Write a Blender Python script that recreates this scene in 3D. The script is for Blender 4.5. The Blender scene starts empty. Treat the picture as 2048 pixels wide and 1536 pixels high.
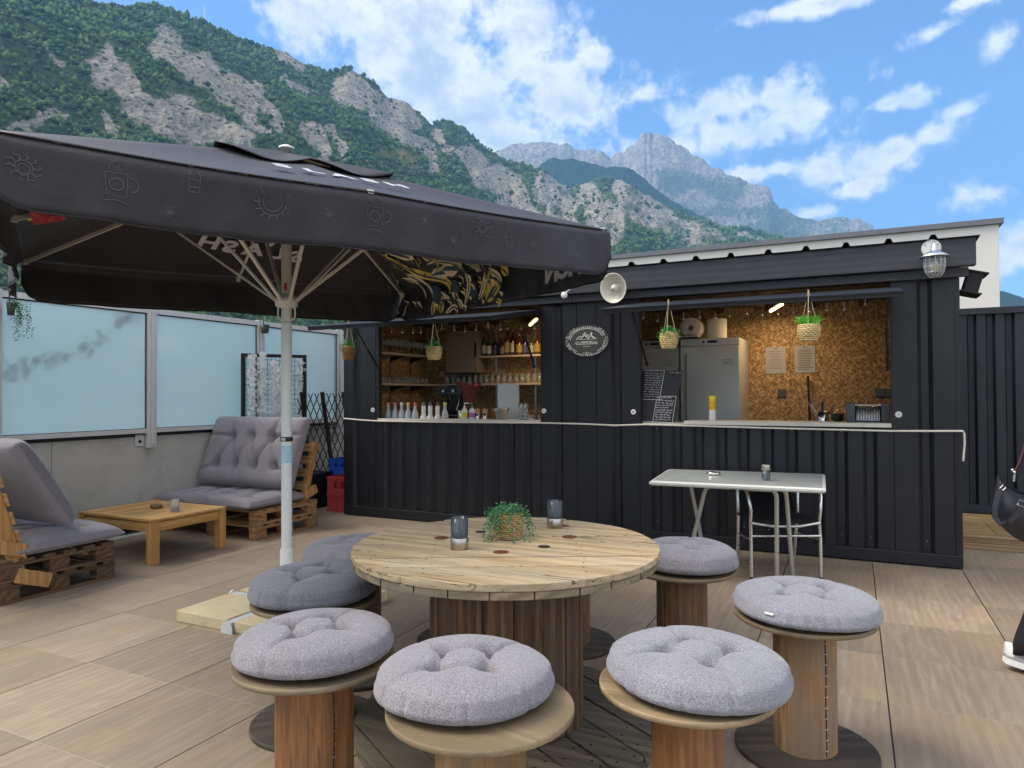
import bpy, bmesh, math, random
import numpy as np
from mathutils import Vector, Matrix
R = math.radians
random.seed(7); rng = np.random.default_rng(7)
SC = bpy.context.scene; COL = SC.collection
# ------------------------------------------------------------------ camera
H = 1.42; YAW = R(26.0); PITCH = math.atan(20/1398.); ROLL = 0.005; FPX = 1398.
FW = Vector((-math.sin(YAW)*math.cos(PITCH), math.cos(YAW)*math.cos(PITCH), math.sin(PITCH)))
RT0 = Vector((math.cos(YAW), math.sin(YAW), 0)); UP0 = RT0.cross(FW)
RT = RT0*math.cos(ROLL) - UP0*math.sin(ROLL); UP = UP0*math.cos(ROLL) + RT0*math.sin(ROLL)
cam = bpy.data.objects.new('camera', bpy.data.cameras.new('camera')); COL.objects.link(cam)
cam.data.sensor_width = 36; cam.data.lens = FPX*36/2048
cam.data.clip_start = 0.05; cam.data.clip_end = 40000
mw = Matrix((RT, UP, -FW)).transposed().to_4x4(); mw.translation = (0, 0, H); cam.matrix_world = mw
SC.camera = cam
# survey helpers: where a sight line meets a real plane of the place
def ray(x, y): return FW + RT*((x-1024)/FPX) - UP*((y-768)/FPX)
def atZ(x, y, z=0.): r = ray(x, y); return Vector((0,0,H)) + r*((z-H)/r.z)
def atY(x, y, Y): r = ray(x, y); return Vector((0,0,H)) + r*(Y/r.y)
def atX(x, y, X): r = ray(x, y); return Vector((0,0,H)) + r*(X/r.x)
def atPlane(x, y, p, n): r = ray(x, y); c = Vector((0,0,H)); return c + r*((p-c).dot(n)/r.dot(n))
def azel(x, y): r = ray(x, y).normalized(); return math.atan2(r.x, r.y), math.asin(r.z)
# ------------------------------------------------------------------ node helper
class NT:
    def __init__(s, tree): s.t = tree; s.n = tree.nodes; s.l = tree.links
    def new(s, typ, ins=None, **kw):
        n = s.n.new(typ)
        for k, v in kw.items(): setattr(n, k, v)
        for k, v in (ins or {}).items():
            if hasattr(v, 'is_output'): s.l.new(v, n.inputs[k])
            else: n.inputs[k].default_value = v
        return n
    def math(s, op, a, b=0., c=0., clamp=False):
        n = s.n.new('ShaderNodeMath'); n.operation = op; n.use_clamp = clamp
        for i, v in enumerate((a, b, c)):
            if hasattr(v, 'is_output'): s.l.new(v, n.inputs[i])
            else: n.inputs[i].default_value = v
        return n.outputs[0]
    def mix(s, f, a, b, mode='MIX'):
        n = s.n.new('ShaderNodeMix'); n.data_type = 'RGBA'; n.blend_type = mode
        for i, v in ((0, f), (6, a), (7, b)):
            if hasattr(v, 'is_output'): s.l.new(v, n.inputs[i])
            else: n.inputs[i].default_value = v if i == 0 else (*v[:3], 1)
        return n.outputs[2]
    def ramp(s, f, a, b):
        n = s.n.new('ShaderNodeMapRange'); n.interpolation_type = 'SMOOTHSTEP'
        s.l.new(f, n.inputs[0]); n.inputs[1].default_value = a; n.inputs[2].default_value = b
        return n.outputs[0]
    def noise(s, vec, scale, detail=4, rough=.55, dist=0, out=0):
        n = s.new('ShaderNodeTexNoise', {'Scale': scale, 'Detail': detail, 'Roughness': rough, 'Distortion': dist})
        if vec is not None: s.l.new(vec, n.inputs['Vector'])
        return n.outputs[out]
    def scale(s, vec, sc, rot=(0,0,0)):
        n = s.new('ShaderNodeMapping'); s.l.new(vec, n.inputs[0]); n.inputs['Scale'].default_value = sc
        n.inputs['Rotation'].default_value = rot
        return n.outputs[0]
# ------------------------------------------------------------------ world: Nishita sky with clouds on it
SUN_AZ = R(-105); SUN_EL = R(52)
w = bpy.data.worlds.new('World'); SC.world = w; w.use_nodes = True
T = NT(w.node_tree); T.n.clear()
sky = T.new('ShaderNodeTexSky', sky_type='NISHITA', sun_disc=False, sun_elevation=SUN_EL, sun_rotation=SUN_AZ,
            altitude=600, air_density=1.0, dust_density=0.6, ozone_density=2.2)
tc = T.new('ShaderNodeTexCoord'); gen = tc.outputs['Generated']
sp = T.new('ShaderNodeSeparateXYZ', {0: gen})
az = T.math('ARCTAN2', sp.outputs[0], sp.outputs[1]); el = T.math('ARCSINE', sp.outputs[2])
pv = T.new('ShaderNodeCombineXYZ', {0: az, 1: el, 2: 0.}).outputs[0]
CLOUDS = [  # pixel centre, half width, half height, tilt of each cloud in the survey photograph
 (800,40,310,150,.05),(900,150,240,100,.15),(1030,60,160,110,.1),(640,20,150,70,0),(1090,150,120,50,.2),
 (1130,225,220,72,-.06),(960,235,170,70,0),(1020,280,250,55,.05),(1440,215,260,50,-.07),(1480,262,220,56,-.05),(1340,292,200,42,0),(1600,225,110,36,-.05),
 (1720,335,150,40,-.1),(1730,372,80,34,-.1),(1640,330,90,40,.1),(1790,300,90,34,-.2),(1870,262,70,34,-.35),(1910,225,64,28,-.3),(1825,195,62,28,-.05),(1790,205,60,18,0),(1865,64,62,26,-.2),(1995,85,40,36,-.5),
 (1640,8,200,22,0),(1930,8,80,24,0),(1978,388,74,38,.1),(2020,500,110,70,0),(1625,428,58,22,0),(1500,348,75,22,0),(1190,112,55,34,.3),(1560,335,60,20,.1),(1290,190,70,26,0),(1540,190,70,20,-.2)]
den = None
wn = T.noise(pv, 4.2, 6, .6, .35); wn2 = T.noise(pv, 15., 5, .6, .2)
for (x, y, a, b, t) in CLOUDS:
    A, E = azel(x, y)
    m = T.new('ShaderNodeMapping', vector_type='TEXTURE'); T.l.new(pv, m.inputs[0])
    m.inputs['Location'].default_value = (A, E, 0); m.inputs['Rotation'].default_value = (0, 0, -t)
    k_ = 1.12 if x < 1250 else (.98 if x < 1700 else .86); m.inputs['Scale'].default_value = (a/FPX*k_, b/FPX*k_, 1)
    g = T.new('ShaderNodeVectorMath', {0: m.outputs[0]}, operation='LENGTH').outputs['Value']
    g = T.math('SUBTRACT', 1.0, g)
    den = g if den is None else T.math('SMOOTH_MAX', den, g, .25)
# elsewhere round the sky: unseen broken cloud, thickened to soften the light
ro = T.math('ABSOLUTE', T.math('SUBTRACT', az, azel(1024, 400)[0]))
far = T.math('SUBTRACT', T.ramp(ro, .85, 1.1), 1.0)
bro = T.math('ADD', T.math('MULTIPLY', T.noise(gen, 2.3, 5, .6), 1.5), -.36)
den = T.math('MAXIMUM', den, T.math('ADD', bro, T.math('MULTIPLY', far, 3.)))
den = T.math('ADD', den, T.math('MULTIPLY', T.math('SUBTRACT', wn, .5), 1.9))
den = T.math('ADD', den, T.math('MULTIPLY', T.math('SUBTRACT', wn2, .5), 2.0)); den = T.math('ADD', den, T.math('MULTIPLY', T.math('SUBTRACT', T.noise(pv, 48., 6, .65, .3), .5), 1.1))
cov = T.ramp(den, .02, .80)
# shading of the clouds: bright rims, grey bodies
body = T.ramp(T.math('ADD', den, T.math('MULTIPLY', T.math('SUBTRACT', T.noise(T.scale(pv, (1, 1.5, 1)), 11., 7, .62, .25), .5), 3.4)), .40, 1.75)
ccol = T.mix(body, (1.0, .975, .94), (.53, .575, .64))
skyc = T.mix(1.0, sky.outputs[0], (.66, .94, 1.21), 'MULTIPLY')
SKY_S = 0.075
bg1 = T.new('ShaderNodeBackground', {0: skyc, 1: SKY_S})
lit = T.math('MAXIMUM', T.ramp(ro, .85, 1.25), T.ramp(el, .55, .85))   # unseen cloud overhead and behind, brightened and warmed as added fill light
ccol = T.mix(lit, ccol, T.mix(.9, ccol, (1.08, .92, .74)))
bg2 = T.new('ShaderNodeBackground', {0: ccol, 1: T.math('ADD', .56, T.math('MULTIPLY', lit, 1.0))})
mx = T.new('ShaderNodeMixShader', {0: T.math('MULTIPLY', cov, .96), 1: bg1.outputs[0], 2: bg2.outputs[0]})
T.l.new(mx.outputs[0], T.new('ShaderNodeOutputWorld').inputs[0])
# the one sun, low in strength and wide: thin cloud and the mountain shoulder soften it
sl = bpy.data.lights.new('sun', 'SUN'); sl.energy = 2.5; sl.angle = R(34); sl.color = (1.0, .90, .77)
so = bpy.data.objects.new('sun', sl); COL.objects.link(so)
sd = Vector((math.sin(SUN_AZ)*math.cos(SUN_EL), math.cos(SUN_AZ)*math.cos(SUN_EL), math.sin(SUN_EL)))
so.rotation_euler = sd.to_track_quat('Z', 'Y').to_euler(); so.location = (-10, 0, 20)
VS = SC.view_settings; VS.view_transform = 'Standard'; VS.look = 'None'; VS.gamma = 1; VS.use_curve_mapping = False
VS.exposure = 1.18
# ------------------------------------------------------------------ mesh builder
class MB:
    def __init__(s): s.v = []; s.f = []; s.m = []; s.s = []
    def add(s, vs, fs, mat=0, smooth=False):
        o = len(s.v); s.v += [tuple(p) for p in vs]; s.f += [tuple(i+o for i in f) for f in fs]
        s.m += [mat]*len(fs); s.s += [smooth]*len(fs); return s
    def box(s, c, size, rot=None, mat=0):
        hx, hy, hz = size[0]/2, size[1]/2, size[2]/2; c = Vector(c)
        p = [Vector((x*hx, y*hy, z*hz)) for x in (-1,1) for y in (-1,1) for z in (-1,1)]
        if rot is not None: p = [rot @ q for q in p]
        return s.add([q+c for q in p], [(0,1,3,2),(4,6,7,5),(0,4,5,1),(2,3,7,6),(0,2,6,4),(1,5,7,3)], mat)
    def b2(s, a, b, mat=0):
        a = Vector(a); b = Vector(b); return s.box((a+b)/2, [abs(b[i]-a[i]) for i in range(3)], None, mat)
    def bar(s, p0, p1, w, h, up=(0,0,1), mat=0):
        p0 = Vector(p0); p1 = Vector(p1); d = (p1-p0); L = d.length; d.normalize(); up = Vector(up)
        x = d.cross(up); x = x.normalized() if x.length > 1e-4 else Vector((1,0,0)); z = x.cross(d)
        return s.box((p0+p1)/2, (w, L, h), Matrix((x, d, z)).transposed(), mat)
    def tube(s, pts, r, seg=10, mat=0, cap=True, smooth=True, closed=False):
        pts = [Vector(p) for p in pts]; n = len(pts)
        rr = r if isinstance(r, (list, tuple)) else [r]*n
        rings = []; up = None
        for i, p in enumerate(pts):
            if closed: d = pts[(i+1) % n]-pts[i-1]
            else: d = pts[min(i+1, n-1)]-pts[max(i-1, 0)]
            d.normalize()
            if up is None:
                up = Vector((0,0,1)) if abs(d.z) < .9 else Vector((1,0,0))
            x = d.cross(up).normalized(); up = x.cross(d).normalized()
            rings.append([p + (x*math.cos(a)+up*math.sin(a))*rr[i] for a in [2*math.pi*k/seg for k in range(seg)]])
        vs = [q for g in rings for q in g]; fs = []
        for i in range(n if closed else n-1):
            for k in range(seg):
                a = i*seg+k; b = i*seg+(k+1) % seg; j = (i+1) % n
                fs.append((a, b, j*seg+(k+1) % seg, j*seg+k))
        s.add(vs, fs, mat, smooth)
        if cap and not closed:
            s.add(rings[0], [tuple(range(seg))], mat); s.add(rings[-1], [tuple(reversed(range(seg)))], mat)
        return s
    def lathe(s, prof, seg=24, c=(0,0,0), mat=0, smooth=True, M=None, caps=True):
        c = Vector(c); vs = []; fs = []; n = len(prof)
        for (r, z) in prof:
            for k in range(seg):
                a = 2*math.pi*k/seg; q = Vector((r*math.cos(a), r*math.sin(a), z))
                vs.append((M @ q if M is not None else q)+c)
        for i in range(n-1):
            for k in range(seg):
                fs.append((i*seg+k, i*seg+(k+1) % seg, (i+1)*seg+(k+1) % seg, (i+1)*seg+k))
        s.add(vs, fs, mat, smooth)
        if caps:
            if prof[0][0] > 1e-4: s.add(vs[:seg], [tuple(reversed(range(seg)))], mat)
            if prof[-1][0] > 1e-4: s.add(vs[-seg:], [tuple(range(seg))], mat)
        return s
    def prism(s, poly, z0, z1, mat=0, M=None, c=(0,0,0)):
        n = len(poly); c = Vector(c)
        vs = [Vector((x, y, z)) for z in (z0, z1) for (x, y) in poly]
        if M is not None: vs = [M @ q for q in vs]
        vs = [q+c for q in vs]
        return s.add(vs, [tuple(reversed(range(n))), tuple(range(n, 2*n))] + [(i, (i+1) % n, n+(i+1) % n, n+i) for i in range(n)], mat)
    def ball(s, c, r, seg=10, mat=0, sq=(1,1,1)):
        pr = [(math.sin(math.pi*i/(seg//2+2)), -math.cos(math.pi*i/(seg//2+2))) for i in range(seg//2+3)]
        M = Matrix.Diagonal((r*sq[0], r*sq[1], r*sq[2])); return s.lathe([(max(a, 1e-5), b) for a, b in pr], seg, c, mat, True, M, False)
    def quad(s, a, b, c, d, mat=0): return s.add([a, b, c, d], [(0,1,2,3)], mat)
    def grid(s, P, mat=0, smooth=True, closed_u=False):
        n = len(P); m = len(P[0]); vs = [q for row in P for q in row]; fs = []
        for i in range(n if closed_u else n-1):
            for j in range(m-1):
                a = (i % n)*m+j; b = ((i+1) % n)*m+j; fs.append((a, b, b+1, a+1))
        return s.add(vs, fs, mat, smooth)
    def line(s, pts, wdt, nrm, mat=0, taper=True):
        """flat printed stroke of given width lying on a surface with normal nrm"""
        pts = [Vector(p) for p in pts]; nrm = Vector(nrm); n = len(pts); L = []; Rr = []
        for i, p in enumerate(pts):
            d = (pts[min(i+1, n-1)]-pts[max(i-1, 0)]).normalized(); q = d.cross(nrm).normalized()
            k = wdt*(math.sin(math.pi*(i+.25)/(n-.5)) if taper else 1)/2
            L.append(p+q*k); Rr.append(p-q*k)
        return s.grid([L, Rr], mat, False)
    def text(s, txt, size, M, c, mat=0, ext=0.0, align='CENTER', bold=0.0):
        cu = bpy.data.curves.new('txt', 'FONT'); cu.body = txt; cu.size = size; cu.extrude = ext; cu.align_x = align; cu.align_y = 'CENTER'
        cu.resolution_u = 3; cu.offset = bold
        o = bpy.data.objects.new('txt', cu); COL.objects.link(o)
        bpy.context.view_layer.update()
        me = bpy.data.meshes.new_from_object(o.evaluated_get(bpy.context.evaluated_depsgraph_get()))
        c = Vector(c); s.add([M @ v.co + c for v in me.vertices], [tuple(p.vertices) for p in me.polygons], mat)
        bpy.data.objects.remove(o); bpy.data.curves.remove(cu); bpy.data.meshes.remove(me)
        return s
    def build(s, name, mats, parent=None, world=False, bevel=0, sub=0, solid=0, label=None):
        me = bpy.data.meshes.new(name)
        off = parent.location if (world and parent is not None) else Vector((0,0,0))
        me.from_pydata([(a-off.x, b-off.y, c-off.z) for a, b, c in s.v] if off.length else s.v, [], s.f)
        if not isinstance(mats, (list, tuple)): mats = [mats]
        for m in mats: me.materials.append(m)
        me.polygons.foreach_set('material_index', s.m); me.polygons.foreach_set('use_smooth', s.s)
        bm = bmesh.new(); bm.from_mesh(me); bmesh.ops.recalc_face_normals(bm, faces=bm.faces); bm.to_mesh(me); bm.free()
        me.update()
        o = bpy.data.objects.new(name, me); COL.objects.link(o); o.parent = parent
        if solid: md = o.modifiers.new('solid', 'SOLIDIFY'); md.thickness = solid; md.offset = 0
        if bevel: md = o.modifiers.new('bevel', 'BEVEL'); md.width = bevel; md.segments = 2; md.limit_method = 'ANGLE'; md.angle_limit = R(50)
        if sub: md = o.modifiers.new('sub', 'SUBSURF'); md.levels = sub; md.render_levels = sub
        if label: o['label'] = label
        return o
def tag(o, label, cat, group=None, kind=None):
    if label: o['label'] = label
    if cat: o['category'] = cat
    if group: o['group'] = group
    if kind: o['kind'] = kind
    return o
def thing(name, label, cat, loc=(0,0,0), rz=0, group=None):
    o = bpy.data.objects.new(name, None); COL.objects.link(o); o.location = loc; o.rotation_euler = (0,0,rz)
    o.empty_display_size = .1
    return tag(o, label, cat, group)
def dup(root, loc, rz=0, label=None, scale=None):
    def cp(o, par):
        c = o.copy(); COL.objects.link(c)
        if par is not None: c.parent = par
        for ch in [k for k in COL.objects if k.parent == o]: cp(ch, c)
        return c
    r = cp(root, None); r.location = loc; r.rotation_euler = (0,0,rz)
    if scale: r.scale = scale
    if label: r['label'] = label
    return r
def struct(o): o['kind'] = 'structure'; return o
def RZ(a): return Matrix.Rotation(a, 3, 'Z')
def frame(x, y, z=None):
    x = Vector(x).normalized(); y = Vector(y).normalized(); z = x.cross(y) if z is None else Vector(z)
    return Matrix((x, y, z)).transposed()
# ------------------------------------------------------------------ materials
MATS = {}
def pbr(name, col, rough=.6, metal=0., var=.10, vs=6., bump=0., bs=80., spec=.5, grime=0., gcol=(.05,.045,.04), alpha=None, emit=None, es=0, trans=0, ior=1.45, coat=0, sheen=0, streak=0):
    if name in MATS: return MATS[name]
    m = bpy.data.materials.new(name); m.use_nodes = True; T = NT(m.node_tree); T.n.clear()
    tc = T.new('ShaderNodeTexCoord'); v = tc.outputs['Object']
    n = T.noise(v, vs, 5, .6)
    c = T.mix(n, tuple(max(0, k*(1-var*1.6)) for k in col), tuple(k*(1+var*1.6) for k in col))
    if grime: c = T.mix(T.math('MULTIPLY', T.ramp(T.noise(v, vs*.6+1.3, 6, .7, .6), .5, .75), grime), c, gcol)
    if streak: c = T.mix(T.math('MULTIPLY', T.ramp(T.noise(T.scale(v, (22, 22, .9)), 1., 6, .7, .3), .50, .78), streak), c, gcol); c = T.mix(T.math('MULTIPLY', T.ramp(T.noise(T.scale(v, (2.5, 8, 60)), 1., 5, .7, 1.), .66, .70), streak*.8), c, tuple(k*2 for k in gcol))
    b = T.new('ShaderNodeBsdfPrincipled', {'Base Color': c, 'Metallic': metal, 'IOR': ior, 'Specular IOR Level': spec, 'Transmission Weight': trans, 'Coat Weight': coat, 'Sheen Weight': sheen})
    T.l.new(T.math('ADD', T.math('MULTIPLY', T.math('SUBTRACT', T.noise(v, vs*3, 4), .5), (.25 if not metal else .06) if rough > .1 else 0), rough), b.inputs['Roughness'])
    if bump:
        bp = T.new('ShaderNodeBump', {'Strength': bump, 'Distance': .01, 'Height': T.noise(v, bs, 5, .6)}); T.l.new(bp.outputs[0], b.inputs['Normal'])
    if emit: b.inputs['Emission Color'].default_value = (*emit, 1); b.inputs['Emission Strength'].default_value = es
    T.l.new(b.outputs[0], T.new('ShaderNodeOutputMaterial').inputs[0])
    MATS[name] = m; return m
def wood(name, c1, c2, axis=0, freq=26., rough=.7, knots=.5, grey=0., gcol=(.2,.19,.17), bump=.35, rand=.25, fine=9., crack=0., ringw=.28, gs=.12):
    """grain runs along the local axis; each object gets its own shift of tone"""
    if name in MATS: return MATS[name]
    m = bpy.data.materials.new(name); m.use_nodes = True; T = NT(m.node_tree); T.n.clear()
    tc = T.new('ShaderNodeTexCoord'); oi = T.new('ShaderNodeObjectInfo')
    sc = [freq]*3; sc[axis] = freq*.055
    sh = T.new('ShaderNodeVectorMath', {0: tc.outputs['Object'], 1: oi.outputs['Random']}, operation='ADD').outputs[0]
    v = T.scale(sh, sc); sc2 = [freq*fine]*3; sc2[axis] = freq*.25
    big = T.noise(v, .5, 5, .6, 1.6); g = T.noise(T.scale(sh, sc2), 1., 3, .6)
    rings = T.new('ShaderNodeTexWave', {'Scale': .55, 'Distortion': 7., 'Detail': 3., 'Detail Scale': .8}, wave_type='RINGS', rings_direction='XYZ'[axis]); T.l.new(v, rings.inputs[0])
    f = T.math('ADD', T.math('MULTIPLY', big, .83-ringw), T.math('MULTIPLY', rings.outputs[1], ringw)); f = T.math('ADD', f, T.math('MULTIPLY', T.math('SUBTRACT', g, .5), .7))
    c = T.mix(T.ramp(f, .22, .78), c1, c2)
    ks = [freq*.12]*3; ks[axis] = freq*.05
    kn = T.new('ShaderNodeTexVoronoi', {'Scale': .9}); T.l.new(T.scale(sh, ks), kn.inputs[0])
    c = T.mix(T.math('MULTIPLY', T.ramp(kn.outputs[0], .16, .04), knots), c, tuple(k*.28 for k in c1))
    if grey: c = T.mix(T.math('MULTIPLY', T.ramp(T.noise(T.scale(sh, [max(k*gs, freq*gs*.35, .8) for k in sc]), 1.2, 6, .65, .4), .38, .68), grey), c, gcol)
    if crack:
        cs_ = [freq*2.2]*3; cs_[axis] = freq*.06; cn = T.noise(T.scale(sh, cs_), 1., 2, .5, .5); cr = T.ramp(T.math('ABSOLUTE', T.math('SUBTRACT', cn, .5)), .022, .004)
        cr = T.math('MULTIPLY', cr, T.ramp(T.noise(T.scale(sh, [k*.1+.4 for k in sc]), 1.6, 3), .50, .60)); c = T.mix(T.math('MULTIPLY', cr, crack), c, tuple(k*.2 for k in c1))
    isl = T.new('ShaderNodeNewGeometry').outputs['Random Per Island']
    lum = T.math('ADD', T.math('MULTIPLY', T.math('ADD', T.math('MULTIPLY', isl, .6), T.math('MULTIPLY', oi.outputs['Random'], .4)), rand*1.3), 1-rand*.62)
    c = T.mix(1., c, T.new('ShaderNodeCombineColor', {0: lum, 1: lum, 2: lum}).outputs[0], 'MULTIPLY')
    b = T.new('ShaderNodeBsdfPrincipled', {'Base Color': c, 'Roughness': rough, 'Specular IOR Level': .35})
    bp = T.new('ShaderNodeBump', {'Strength': bump, 'Distance': .004, 'Height': f}); T.l.new(bp.outputs[0], b.inputs['Normal'])
    T.l.new(b.outputs[0], T.new('ShaderNodeOutputMaterial').inputs[0]); MATS[name] = m; return m
def fabric(name, col, col2, sc=620., bump=.5):
    m = bpy.data.materials.new(name); m.use_nodes = True; T = NT(m.node_tree); T.n.clear()
    tc = T.new('ShaderNodeTexCoord'); v = tc.outputs['Object']; oi = T.new('ShaderNodeObjectInfo')
    a = T.noise(T.scale(v, (sc*.9, sc*.25, sc*.5)), 1., 2, .6); b_ = T.noise(T.scale(v, (sc*.25, sc*.9, sc*.5)), 1., 2, .6)
    f = T.math('ADD', T.math('MULTIPLY', a, .5), T.math('MULTIPLY', b_, .5))
    c = T.mix(T.ramp(f, .36, .64), col, col2)
    lg = T.noise(v, 7, 4); c = T.mix(T.math('MULTIPLY', T.ramp(lg, .3, .8), .22), c, tuple(k*.72 for k in col))
    b = T.new('ShaderNodeBsdfPrincipled', {'Base Color': c, 'Roughness': .92, 'Specular IOR Level': .15, 'Sheen Weight': .25})
    bp = T.new('ShaderNodeBump', {'Strength': bump, 'Distance': .002, 'Height': f})
    bp2 = T.new('ShaderNodeBump', {'Strength': .35, 'Distance': .02, 'Height': T.noise(v, 14, 3), 'Normal': bp.outputs[0]})
    T.l.new(bp2.outputs[0], b.inputs['Normal']); T.l.new(b.outputs[0], T.new('ShaderNodeOutputMaterial').inputs[0]); return m

M_black = pbr('black_paint', (.012,.013,.0165), .42, var=.18, vs=3, bump=.08, bs=300, grime=.35, gcol=(.027,.028,.031), streak=.5)
M_black2 = pbr('black_matt', (.012,.012,.013), .6, var=.2)
M_navy = pbr('navy_steel', (.014,.019,.027), .5, var=.2, vs=2, bump=.1, bs=120, gcol=(.035,.037,.04), streak=.6)
M_beam = wood('painted_beam', (.040,.043,.049), (.056,.060,.067), 0, 10, .55, .5, 0, bump=.3, rand=.05)
M_white = pbr('white_enamel', (.78,.80,.76), .3, var=.04, grime=.2, gcol=(.5,.48,.4))
M_alu = pbr('brushed_aluminium', (.72,.73,.72), .28, 1., var=.06, vs=20)
M_galv = pbr('galvanised', (.55,.58,.6), .38, 1., var=.18, vs=25)
M_steel = pbr('steel', (.62,.61,.58), .22, 1., var=.05)
M_frame = pbr('grey_white_aluminium', (.55,.555,.54), .42, .15, var=.05, grime=.3, gcol=(.3,.29,.26))
M_rub = pbr('rubber', (.012,.012,.013), .7)
M_umb = pbr('black_canvas', (.021,.020,.024), .62, var=.25, vs=3, bump=.3, bs=30, grime=.3, gcol=(.034,.034,.040), sheen=.06)
M_pole = pbr('grey_pole_paint', (.64,.63,.57), .35, .2, var=.05, grime=.35, gcol=(.3,.27,.22))
M_polew = pbr('white_pole_paint', (.72,.75,.71), .35, 0, var=.04, grime=.2, gcol=(.45,.43,.38))
M_rope = pbr('rope', (.55,.45,.28), .9, var=.3, vs=200, bump=.6, bs=400)
M_cord = pbr('white_cord', (.74,.70,.60), .8, var=.2, vs=50)
M_leaf = pbr('leaf_green', (.07,.22,.035), .5, var=.5, vs=40)
M_leafd = pbr('leaf_blue_green', (.09,.24,.12), .5, var=.5, vs=60)
M_leafp = pbr('leaf_olive', (.05,.10,.03), .6, var=.5, vs=30)
M_red = pbr('red_flower', (.55,.03,.05), .6)
M_osb = None
# ------------------------------------------------------------------ numpy noise
def _h(ix, iy, s):
    n = (ix.astype(np.int64)*374761393 + iy.astype(np.int64)*668265263 + s*974634777) & 0x7fffffff
    n = ((n ^ (n >> 13))*1274126177) & 0x7fffffff
    return ((n ^ (n >> 16)) & 0xffff)/65535.
def vn(x, y, s=0):
    ix = np.floor(x); iy = np.floor(y); fx = x-ix; fy = y-iy; fx = fx*fx*(3-2*fx); fy = fy*fy*(3-2*fy)
    a = _h(ix, iy, s); b = _h(ix+1, iy, s); c = _h(ix, iy+1, s); d = _h(ix+1, iy+1, s)
    return (a*(1-fx)+b*fx)*(1-fy)+(c*(1-fx)+d*fx)*fy
def fbm(x, y, o=5, s=0, g=.5):
    t = 0; a = 1; n = 0
    for k in range(o): t = t+a*vn(x, y, s+k*17); n += a; a *= g; x = x*2.03+11.7; y = y*2.03+5.3
    return t/n
def rdg(x, y, o=5, s=0):
    t = 0; a = 1; n = 0
    for k in range(o): t = t+a*(1-abs(2*vn(x, y, s+k*17)-1)); n += a; a *= .5; x = x*2.03+11.7; y = y*2.03+5.3
    return t/n
def mountain(name, ridge, rd, foot, cols, rows, mat, p=1.15, amp=.06, z0=-6., s=1, fine=.004, back=.25, strata=R(40), rib=1.):
    """a ridge surveyed as bearings and elevations, stood at its own distance with its own relief"""
    pts = sorted(azel(x, y) for x, y in ridge); A = np.array([q[0] for q in pts]); E = np.array([q[1] for q in pts])
    az = np.linspace(A[0], A[-1], cols); el = np.interp(az, A, E)
    rp = sorted((azel(x, 500)[0], d) for x, d in rd); Rr = np.interp(az, [q[0] for q in rp], [q[1] for q in rp])
    zr = H + Rr*np.tan(el)
    nb = max(6, rows//10); t = np.concatenate([np.linspace(0, 1, rows), 1+np.linspace(0, back, nb+1)[1:]])
    TT, AZ = np.meshgrid(t, az, indexing='ij'); RR = np.broadcast_to(Rr, TT.shape); ZR = np.broadcast_to(zr, TT.shape)
    D = RR*(foot+(1-foot)*TT)
    tt = np.clip(TT, 0, 1); Z = z0+(ZR-z0)*(tt**p)
    over = np.clip(TT-1, 0, None); Z = Z - over*RR*(1-foot)*.9
    U = AZ*RR; V = Z
    c, sn = math.cos(strata), math.sin(strata); a_ = U*c-V*sn; b_ = U*sn+V*c
    k = float(ZR.max())
    sc = k*.10
    env = np.clip(tt*(1.06-tt)*3.4, 0, 1)
    wx = fbm(U/sc/2, V/sc/2, 4, s+50)*sc*1.2
    rel = (rdg((a_+wx)/(sc*5), (b_+wx)/(sc*1.1), 6, s)-.55)*amp*k*2.2 + (rdg((U+wx)/(sc*2.2), V/(sc*4), 5, s+90)-.55)*amp*k*1.6*rib
    hi = (fbm(U/(sc*.35), V/(sc*.35), 4, s+30)-.5)*amp*k*.5
    Z = Z + rel*env + hi*(.25+.75*env) + (vn(U/(k*.012), V/(k*.012), s+7)-.5)*k*fine
    X = np.sin(AZ)*D; Y = np.cos(AZ)*D
    nR, nC = TT.shape
    co = np.stack([X, Y, Z], -1).reshape(-1, 3)
    i = np.arange(nR-1)[:, None]*nC+np.arange(nC-1)[None]; F = np.stack([i, i+1, i+nC+1, i+nC], -1).reshape(-1, 4)
    me = bpy.data.meshes.new(name); me.vertices.add(len(co)); me.vertices.foreach_set('co', co.ravel())
    me.loops.add(F.size); me.loops.foreach_set('vertex_index', F.ravel()); me.polygons.add(len(F))
    me.polygons.foreach_set('loop_start', np.arange(0, F.size, 4)); me.polygons.foreach_set('use_smooth', np.ones(len(F), bool))
    me.update(); me.validate(); me.materials.append(mat)
    o = bpy.data.objects.new(name, me); COL.objects.link(o); o['kind'] = 'structure'
    return o, co, dict(U=U.ravel(), V=V.ravel(), T=TT.ravel(), D=D.ravel(), a=a_.ravel(), b=b_.ravel(), sc=sc)
def px_of(co):
    d = co-np.array([0, 0, H]); w_ = d @ np.array(FW)
    return 1024+FPX*(d @ np.array(RT))/w_, 768-FPX*(d @ np.array(UP))/w_
def set_attr(o, name, val):
    a = o.data.attributes.new(name, 'FLOAT', 'POINT'); a.data.foreach_set('value', val.astype(np.float32))
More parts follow.
